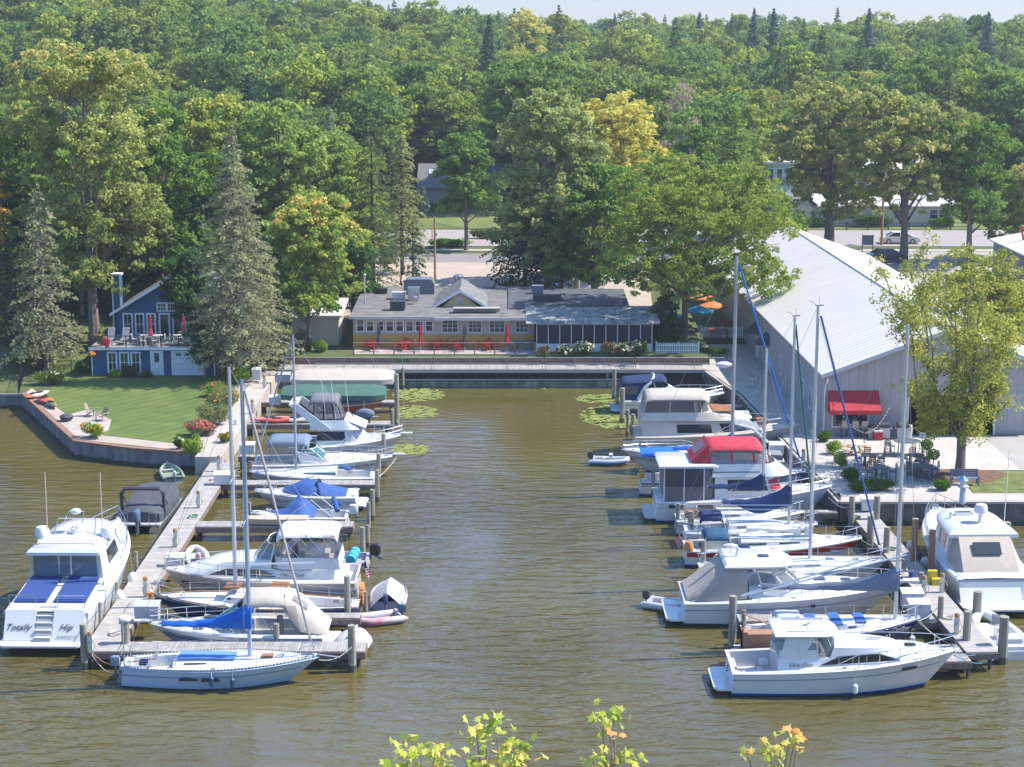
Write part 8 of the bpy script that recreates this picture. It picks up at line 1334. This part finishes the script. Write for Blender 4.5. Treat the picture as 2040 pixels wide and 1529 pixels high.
bluebin=thing('wheelie_bin','blue wheeled bin at the edge of the gravel lot','bin',pt(740,563,2.5)); mb=MB(); mb.loft([[(x*s,y*s,z) for x,y in ((-.4,-.4),(.4,-.4),(.4,.4),(-.4,.4))] for s,z in ((.85,.1),(1,1.15))],True,True,True); mb.build('body',mat('bin_blue',(.02,.10,.30),.5),bluebin,0); mb=MB(); mb.box(-.45,.45,-.45,.48,1.15,1.25); mb.build('lid',mat('bin_blue',(.02,.1,.3)),bluebin,0)
def board_fence(label,a,b,z,h,m): 
    a=Vector(a[:2]);b=Vector(b[:2]); L=(b-a).length; rz=math.atan2(b.y-a.y,b.x-a.x); t=thing('board_fence',label,'fence',(a.x,a.y,z),rz); mb=MB(); [mb.box(k*.2,k*.2+.14,0,.03,.05,h) for k in range(int(L/.2))]; mb.build('boards',m,t,0); mb=MB(); mb.box(0,L,.035,.08,.4,.5); mb.box(0,L,.035,.08,h-.4,h-.3); mb.build('rail',m,t,0)
board_fence('tall brown board gate between the shed and the restaurant',pt(683,622,2.2),pt(718,622,2.2),2.2,2.5,mat('brown_boards',(.24,.16,.13),.8,var=.2)); board_fence('reddish board fence along the gravel lot under the drooping trees',pt(672,560,2.5),pt(735,548,2.5),2.5,1.6,mat('red_boards',(.30,.10,.07),.8,var=.2))
for k in range(6):
    p=at(842+(k%2)*4,567-k*13,2.6); t=thing('parking_timber','low reddish timber parking stop on the gravel lot','parking stop',(p.x,p.y,2.55),R(-25),'timber stops in a row on the gravel lot'); mb=MB(); mb.box(-.8,.8,-.1,.1,0,.18); mb.build('timber',mat('red_timber',(.32,.13,.09),.85,var=.2),t,0); 
p=at(820,555,2.6); t=thing('footbridge','narrow plank walkway with dark edges crossing the gravel lot','walkway',(p.x,p.y-6,2.5),R(3)); mb=MB(); mb.box(-.75,.75,0,22,0.1,.18); mb.build('planks',plankY,t,0); mb=MB(); mb.box(-.9,-.78,0,22,0,.35); mb.box(.78,.9,0,22,0,.35); mb.build('edge',blk,t,0)
def car(label,loc,rz,paint,L=4.7):
    t=thing('parked_car',label,'car',loc,rz); mb=MB(); prof=[(0,.35),(.05,.75),(.55,.92),(1.3,.98),(3.4,.98),(4.4,.82),(4.65,.62),(4.7,.35)]; k=L/4.7; mb.loft([[(x*k-L/2,y,z*(1 if abs(y)<.8 else .97)) for x,z in prof]+[(L/2,y,.3),(-L/2,y,.3)] for y in (-.9,-.86,.86,.9)],False,True,True); 
    mb=MB(); pts=[(x*k-L/2,z) for x,z in prof]; mb.loft([[(x,y*s,z) for x,z in pts+[(L/2,.22),(-L/2,.22)]] for y,s in ((-.88,1),(.88,1))],True,True,True); mb.build('body',paint,t,35)
    A=[(-1.6*k,-.82,.95),(1.45*k,-.82,.95),(1.45*k,.82,.95),(-1.6*k,.82,.95)]; C=[(-.9*k,-.66,1.42),(.55*k,-.66,1.42),(.55*k,.66,1.42),(-.9*k,.66,1.42)]; mb=MB(); mb.loft([A,C],True,False,False); mb.build('windows',glass,t,0); mb=MB(); mb.box(-.92*k,.57*k,-.68,.68,1.41,1.46); [mb.tube([a,c],.045,4) for a,c in zip(A,C)]; mb.tube([(-.1,-.83,.95),(-.1,-.67,1.42)],.04,4); mb.tube([(-.1,.83,.95),(-.1,.67,1.42)],.04,4); mb.build('roof',paint,t,0)
    for x in (-1.45*k,1.4*k):
        for y in (-.9,.74): mb=MB(); mb.tube([(x,y,.33),(x,y+.18,.33)],.33,16); w=mb.build('wheel',blk,t); mb=MB(); yy=y-.01 if y<0 else y+.19; mb.tube([(x,yy-.006,.33),(x,yy+.006,.33)],.2,12); mb.build('rim',steel,w)
    for y in (-.65,.65): mb=MB(); mb.ell((L/2-.08,y,.62),(.1,.16,.08)); mb.build('headlight',whitec,t)
wp=mat('white_car_paint',(.75,.75,.74),.25,coat=.5); bp_=mat('black_car_paint',(.015,.017,.022),.2,coat=.6); sp_=mat('silver_car_paint',(.45,.47,.50),.25,coat=.5)
p=at(1795,487,3.1); car('white saloon car parked across the road behind the pale tree trunk',(p.x,p.y+1,3.1),0,wp,5.0); p=at(1765,520,2.95); car('dark blue-black car in the shade behind the warehouse roof',(p.x,p.y,2.95),R(8),bp_,4.9); p=at(1105,580,2.6); car('silver car seen through trees behind the restaurant roof',(p.x,p.y+1,2.6),R(90),sp_)
t=thing('dark_sign','dark slate sign board on two posts by the roadside','sign',pt(1728,503,3.0)); mb=MB(); mb.box(-.7,-.6,0,.1,0,2.2); mb.box(.6,.7,0,.1,0,2.2); mb.build('post',dgrey,t,0); mb=MB(); mb.box(-.6,.6,.02,.08,.9,2.1); mb.build('board',slatec,t,0)
t=thing('roof_cover','dark rounded cover standing at the back of the restaurant roof','cover',(xat(836,171.5,6),171.2,4.75)); mb=MB(); mb.loft([[(x*s,y,1.35+h) for x,h in ((-1.5,-.9),(-1.5,.3),(-1.2,.75),(1.2,.75),(1.5,.3),(1.5,-.9))] for y,s in ((-1,.97),(1,.97))],True,True,True); mb.build('body',mat('graphite_shell',(.16,.17,.19),.4),t,40); mb=MB(); mb.box(-1.3,1.3,-.9,.9,.35,.46); mb.build('base',dgrey,t,0)
# split rail fence, far
q=at(1600,472,3.4); t=thing('rail_fence','dark post-and-rail fence along the far side of the road','fence',(q.x-4,242.5,3.3)); mb=MB(); mb.box(0,28,0,.06,.9,1.0); mb.box(0,28,0,.06,.45,.53); mb.build('rail',barkd,t,0)
for k in range(11): mb=MB(); mb.box(k*2.8-.07,k*2.8+.07,-.05,.1,0,1.15); mb.build('post',barkd,t,0)
for a,b,Y,h,l in ((1600,1670,245.6,1.0,'clipped hedge before the left windows of the cream house'),(1690,1780,245.6,1.3,'tall clipped hedge in the middle of the cream house front'),(1850,1905,245,1.1,'clipped hedge at the right end of the cream house')):
    x0,x1=xat(a,Y,3.5),xat(b,Y,3.5); bush('hedge',l,((x0+x1)/2,Y,3.4),((x1-x0)/2,.8,h*1.3),grn,1800,.22,'hedge',lump=14)
# shrubs that fill the wood edge
for px,py,z,r,l in ((985,478,3,(3.5,1.2,1.6),'low hedge along the sidewalk left of the big spruce'),(900,492,3,(3.0,1.0,1.1),'sunlit low hedge beside the maple on the verge'),(835,424,3.5,(5,1.5,1.6),'dark hedge in front of the skylight garage'),(265,560,2.8,(2.6,1.6,3.4),'pale green rounded shrub behind the blue house chimney'),(1330,690,2.15,(1.5,1.1,2.6),'dark shrub mass right of the screen porch'),(770,530,2.6,(1.2,1.0,1.4),'dusty shrub at the left side of the gravel lot')): bush('shrub',l,pt(px,py,z),r,grn if 'dark' in l else grnl if 'sunlit' in l else pale_g,int(900*r[0]*r[2]**.5),.2,lump=12)
# ---------------- lily pads
lp=leaf_mat('lily_pad',(.13,.19,.06),(.27,.32,.12),trans=.05,gain=1.1)
def pads(px0,px1,py0,py1,n,label):
    o=None; V=[];F=[];T=[]; rng=random.Random(px0)
    cx,cy=(px0+px1)/2,(py0+py1)/2
    for _ in range(int(n*1.5)):
        for tr_ in range(20):
            a=rng.uniform(0,6.28); q=rng.random()**.5; x=cx+(px1-px0)/2*q*math.cos(a); y=cy+(py1-py0)/2*q*math.sin(a)
            if math.sin(x*.21+px0+math.sin(y*.7)*1.5)*math.sin(y*.55+x*.06)>-.35 and rng.random()>(q-.55)*1.6: break
        p=at(x,y,0); r=rng.uniform(.07,.16); z=.008+rng.uniform(0,.012); st=rng.uniform(0,6.28); k0=len(V); V.append((p.x,p.y,z)); m=11
        for j in range(m): t_=st+j*(6.0/(m-1)); V.append((p.x+r*math.cos(t_),p.y+r*math.sin(t_),z+.01))
        F+=[(k0,k0+1+j,k0+2+j) for j in range(m-1)]; T+=[rng.random()]*(m-1)
    me=bpy.data.meshes.new('lily_pads'); me.from_pydata(V,[],F); me.attributes.new('tint','FLOAT','FACE').data.foreach_set('value',T); me.materials.append(lp); o=bpy.data.objects.new('lily_pads',me); COL.objects.link(o); tag(o,label,'lily pads',None,'stuff')
pads(780,885,772,802,520,'lily pads floating beside the green boat-lift canopy'); pads(778,875,808,836,430,'lily pads floating off the kayak finger dock'); pads(775,855,884,908,330,'lily pads floating off the bow of the flybridge cruiser'); pads(1145,1245,786,804,360,'farther patch of lily pads beside the right pilings'); pads(1155,1300,806,855,950,'larger patch of lily pads in front of the beige yacht'); pads(1075,1110,768,776,50,'few lily pads in the shade of the bulkhead')
# ---------------- mooring lines
def line(a,b,label,sag=.3,m=rope,r=.02):
    a=Vector(a);b=Vector(b); t=thing('mooring_line',label,'rope',tuple(a)); mb=MB(); mb.tube([(a.lerp(b,k/10)-a)+Vector((0,0,-sag*math.sin(math.pi*k/10))) for k in range(11)],r,5); mb.build('strand',m,t)
orr=mat('orange_rope',(.55,.22,.12),.9); blr=mat('blue_rope',(.10,.25,.45),.8)
def Lp(px,py,z): return tuple(at(px,py,z))
for a,b,l,s,m in (((178,1296,.95),(248,1322,1.0),'orange line from the left corner post to the sailboat stern',.35,orr),((180,1300,.9),(246,1330,.9),'pale line below the orange line at the sailboat stern',.6,rope),((635,1315,1.3),(701,1290,1.5),'line from the foreground sailboat bow to the thick end piling',.25,rope),((1900,1300,1.7),(1995,1270,.95),'blue line from the near cabin cruiser bow to the dock corner',.5,blr),((1900,1305,1.5),(1995,1308,.4),'second blue line from the near cabin cruiser bow to the thickest piling',.4,blr),((1830,1235,1.4),(1925,1265,1.2),'slack white line from the navy bow to the dock',.6,rope),((1830,1240,1.2),(1912,1290,1.0),'tight white line from the navy bow to the dock edge',.2,rope),((1825,1238,1.3),(1873,1205,1.6),'short white line from the navy bow to the square piling',.2,rope),((820,875,1.8),(790,838,1.6),'line from the flybridge cruiser bow to its piling',.1,rope),((790,912,1.4),(755,950,1.2),'pale line from the express cruiser bow to its piling',.1,rope),((1715,1075,1.4),(1765,1080,1.5),'line from the red-striped bow to the dock piling',.3,rope),((1716,1080,1.3),(1733,1070,1.2),'green line from the red-striped bow to the dock',.4,mat('green_rope',(.05,.25,.2),.8)),((1650,990,1.9),(1696,1010,1.4),'line from the trawler bow to the dock head piling',.3,rope),((308,1190,1.3),(270,1215,.95),'orange line from the navy sailboat bow to the left dock',.15,orr),((326,1140,1.7),(300,1180,.95),'line from the big cabin cruiser bow to the left dock',.1,rope),((165,1230,1.5),(180,1290,1.2),'pink line from the big yacht stern to the corner post',.3,orr),((430,1000,1.0),(505,990,1.1),'slack green line from the dock to the blue-covered runabout',.3,mat('green_rope',(.05,.25,.2))),((1805,1175,1.6),(1850,1165,1.0),'line from the tan-canvas cruiser bow to the right dock',.2,rope)): line(Lp(*a),Lp(*b),l,s,m)
# ---------------- treetops right below the camera
def maple_top(px,Y,tops,label,zg=4.0):
    x=xat(px,Y,20); t=thing('maple_treetop',label,'tree',(x,Y,zg)); mb=MB(); V=[];F=[];T=[]; rng=random.Random(int(px))
    shape=[(0,-.5),(.14,-.42),(.42,-.40),(.30,-.22),(.52,.02),(.28,.04),(.22,.16),(.13,.12),(0,.52),(-.13,.12),(-.22,.16),(-.28,.04),(-.52,.02),(-.30,-.22),(-.42,-.40),(-.14,-.42)]
    def leafcl(c,n,s=.14,tt=None,sp=.16):
        for _ in range(n):
            p=Vector(c)+Vector((rng.gauss(0,sp),rng.gauss(0,sp),rng.gauss(0,sp*.8))); M=Matrix.Rotation(rng.uniform(0,6.28),3,'Z')@Matrix.Rotation(rng.uniform(-1.1,1.1),3,'X')@Matrix.Rotation(rng.uniform(-.9,.9),3,'Y'); q=s*rng.uniform(.7,1.25); k=len(V); V.append(tuple(p)); 
            for a,b in shape: V.append(tuple(p+M@Vector((a*q,b*q,-.25*q*abs(a)-.1*q*b))))
            m=len(shape); F.extend([(k,k+1+j,k+1+(j+1)%m) for j in range(m)]); tv=rng.random() if tt is None else min(1,max(0,rng.gauss(tt,.15))); T.extend([tv]*m)
    z0=atY(px,1529,Y).z-zg; mb.tube([(0,0,-1),(0,0,z0*.5),(0,0,z0-1.2)],[.16,.11,.05],7)
    for tx,ty,n,w,tt in tops:
        P=atY(tx,ty+12,Y)-Vector((x,Y,zg)); P=P+Vector((0,rng.uniform(-.3,.3),0)); base=Vector((0,0,z0-1.4-rng.uniform(0,.5))); mid=base.lerp(P,.55)+Vector((rng.uniform(-.06,.06),0,0)); mb.tube([base,mid,P],[.035,.02,.008],5); leafcl(P,int(n*.75),tt=tt,sp=w)
        leafcl(mid.lerp(P,.3),int(n*.25),tt=tt,sp=w*.8)
    for k in range(26):
        z=z0*rng.uniform(.45,.96); a=rng.uniform(0,6.28); r=rng.uniform(.3,1.3)*(1.15-z/z0)*2; e=Vector((r*math.cos(a),r*math.sin(a),z)); mb.tube([(0,0,z-.6),e],[.03,.01],4)
        if z<z0-1.6: leafcl(e,16,sp=.3)
    me=bpy.data.meshes.new('leaves'); me.from_pydata(V,[],F); me.attributes.new('tint','FLOAT','FACE').data.foreach_set('value',T); me.materials.append(leaf_mat('leaf_maple_top',(.17,.26,.04),(.46,.47,.13),(.62,.30,.12),trans=.4)); o=bpy.data.objects.new('leaves',me); COL.objects.link(o); o.parent=t; mb.build('trunk',mat('pinkish_twig',(.36,.26,.22),.8),t)
maple_top(842,24,((795,1478,12,.1,.3),(812,1500,18,.14,.3),(868,1480,16,.12,.4),(884,1498,14,.12,.4),(838,1515,26,.16,.45),(880,1518,16,.14,.6),(800,1520,16,.12,.3)),'green maple treetop with dense leaves, leftmost along the bottom edge')
maple_top(1000,23,((948,1452,12,.1,.5),(990,1450,30,.16,.3),(965,1470,26,.15,.35),(1025,1470,24,.14,.3),(1000,1500,22,.14,.6),(1045,1505,22,.13,.55),(950,1512,10,.09,.3),(1015,1522,16,.12,.3)),'bushiest maple treetop, second from the left along the bottom edge')
maple_top(1225,24,((1212,1412,20,.13,.3),(1225,1425,10,.1,.3),(1200,1435,8,.08,.2),(1222,1445,6,.06,1.0),(1215,1490,14,.12,.4),(1182,1505,18,.13,.35),(1262,1505,16,.11,.4),(1235,1483,6,.06,.3)),'slender maple treetop with a tall leading twig along the bottom edge')
maple_top(1540,23,((1580,1437,8,.08,1.0),(1565,1450,8,.08,.6),(1590,1470,10,.08,.7),(1560,1475,12,.1,.5),(1540,1495,16,.11,.5),(1490,1492,9,.07,.7),(1555,1515,14,.1,.6),(1535,1520,10,.1,.3)),'thin maple treetop with reddish tips, rightmost along the bottom edge')
mb=MB(); mb.loft([[(-300,y,z),(300,y,z)] for y,z in ((-380,6),(20,5.2),(34,4),(48,.6),(52,-1.5))],False); struct('near_bank',mb,grass)

for a,b,l in ((( 867,440,10.5),(640,500,9.5),'thin power line from the bare pole to the trees on the left'),((867,443,10.3),(990,452,10.0),'thin power line from the bare pole to the trees on the right')): 
    pa=atY(a[0],a[1],at(867,568,2.5).y); pb=atY(b[0],b[1],at(867,568,2.5).y-8); line(pa,pb,l,.5,blk,.018)
hose=mat('green_hose',(.04,.16,.08),.5); i_=0
for px,py,z,l in ((428,955,.96,'coiled green hose on the planks beside the yellow cable pedestal'),(385,1030,.96,'coiled hose on the left dock level with the pontoon boat'),(318,1160,.96,'coiled hose on the left dock near the big yacht bow fender'),(230,1262,.96,'coiled hose at the near end of the left dock'),(1705,1032,1.0,'coiled hose at the head of the right dock'),(1775,1095,1.0,'coiled hose on the right dock beside the thick pilings'),(1888,1232,1.0,'coiled hose on the right dock by the square piling')):
    p=at(px,py,z); t=thing('coiled_hose',l,'hose',tuple(p)); mb=MB(); mb.tube([((.22+.0015*k)*math.cos(k*.45),(.22+.0015*k)*math.sin(k*.45),.02+.0012*k) for k in range(58)],.02,4); mb.build('coil',hose if px%2 else rope,t)
for px,py,z,m,l in ((300,1192,.96,mat('orange_bucket',(.55,.2,.05),.5),'orange bucket at the navy sailboat bow on the left dock'),(1815,1150,1.0,bluec2,'blue bucket on the right dock near the tan-canvas cruiser bow'),(470,845,1.33,white,'white bucket on the concrete path by the flower border')):
    p=at(px,py,z); t=thing('bucket',l,'bucket',tuple(p)); mb=MB(); mb.lathe((0,0,0),[(.13,0),(.16,.32)],12); mb.build('body',m,t); mb=MB(); mb.tube([(-.16,0,.32),(0,0,.46),(.16,0,.32)],.01,4); mb.build('handle',steel,t)
# ---------------- air
def haze(dens):
    mb=MB(); mb.box(-2400,2400,-40,2500,-1.0,70); o=mb.build('haze',bpy.data.materials.new('air'),None,0); m=o.data.materials[0]; m.use_nodes=True; n=m.node_tree.nodes; n.remove(n['Principled BSDF'])
    v=n.new('ShaderNodeVolumePrincipled'); v.inputs['Color'].default_value=(.80,.88,.95,1); v.inputs['Density'].default_value=dens; v.inputs['Anisotropy'].default_value=.2; m.node_tree.links.new(v.outputs[0],n['Material Output'].inputs['Volume']); tag(o,'thin pale summer haze over the marina and the wood','haze',None,'stuff')
haze(.00024)
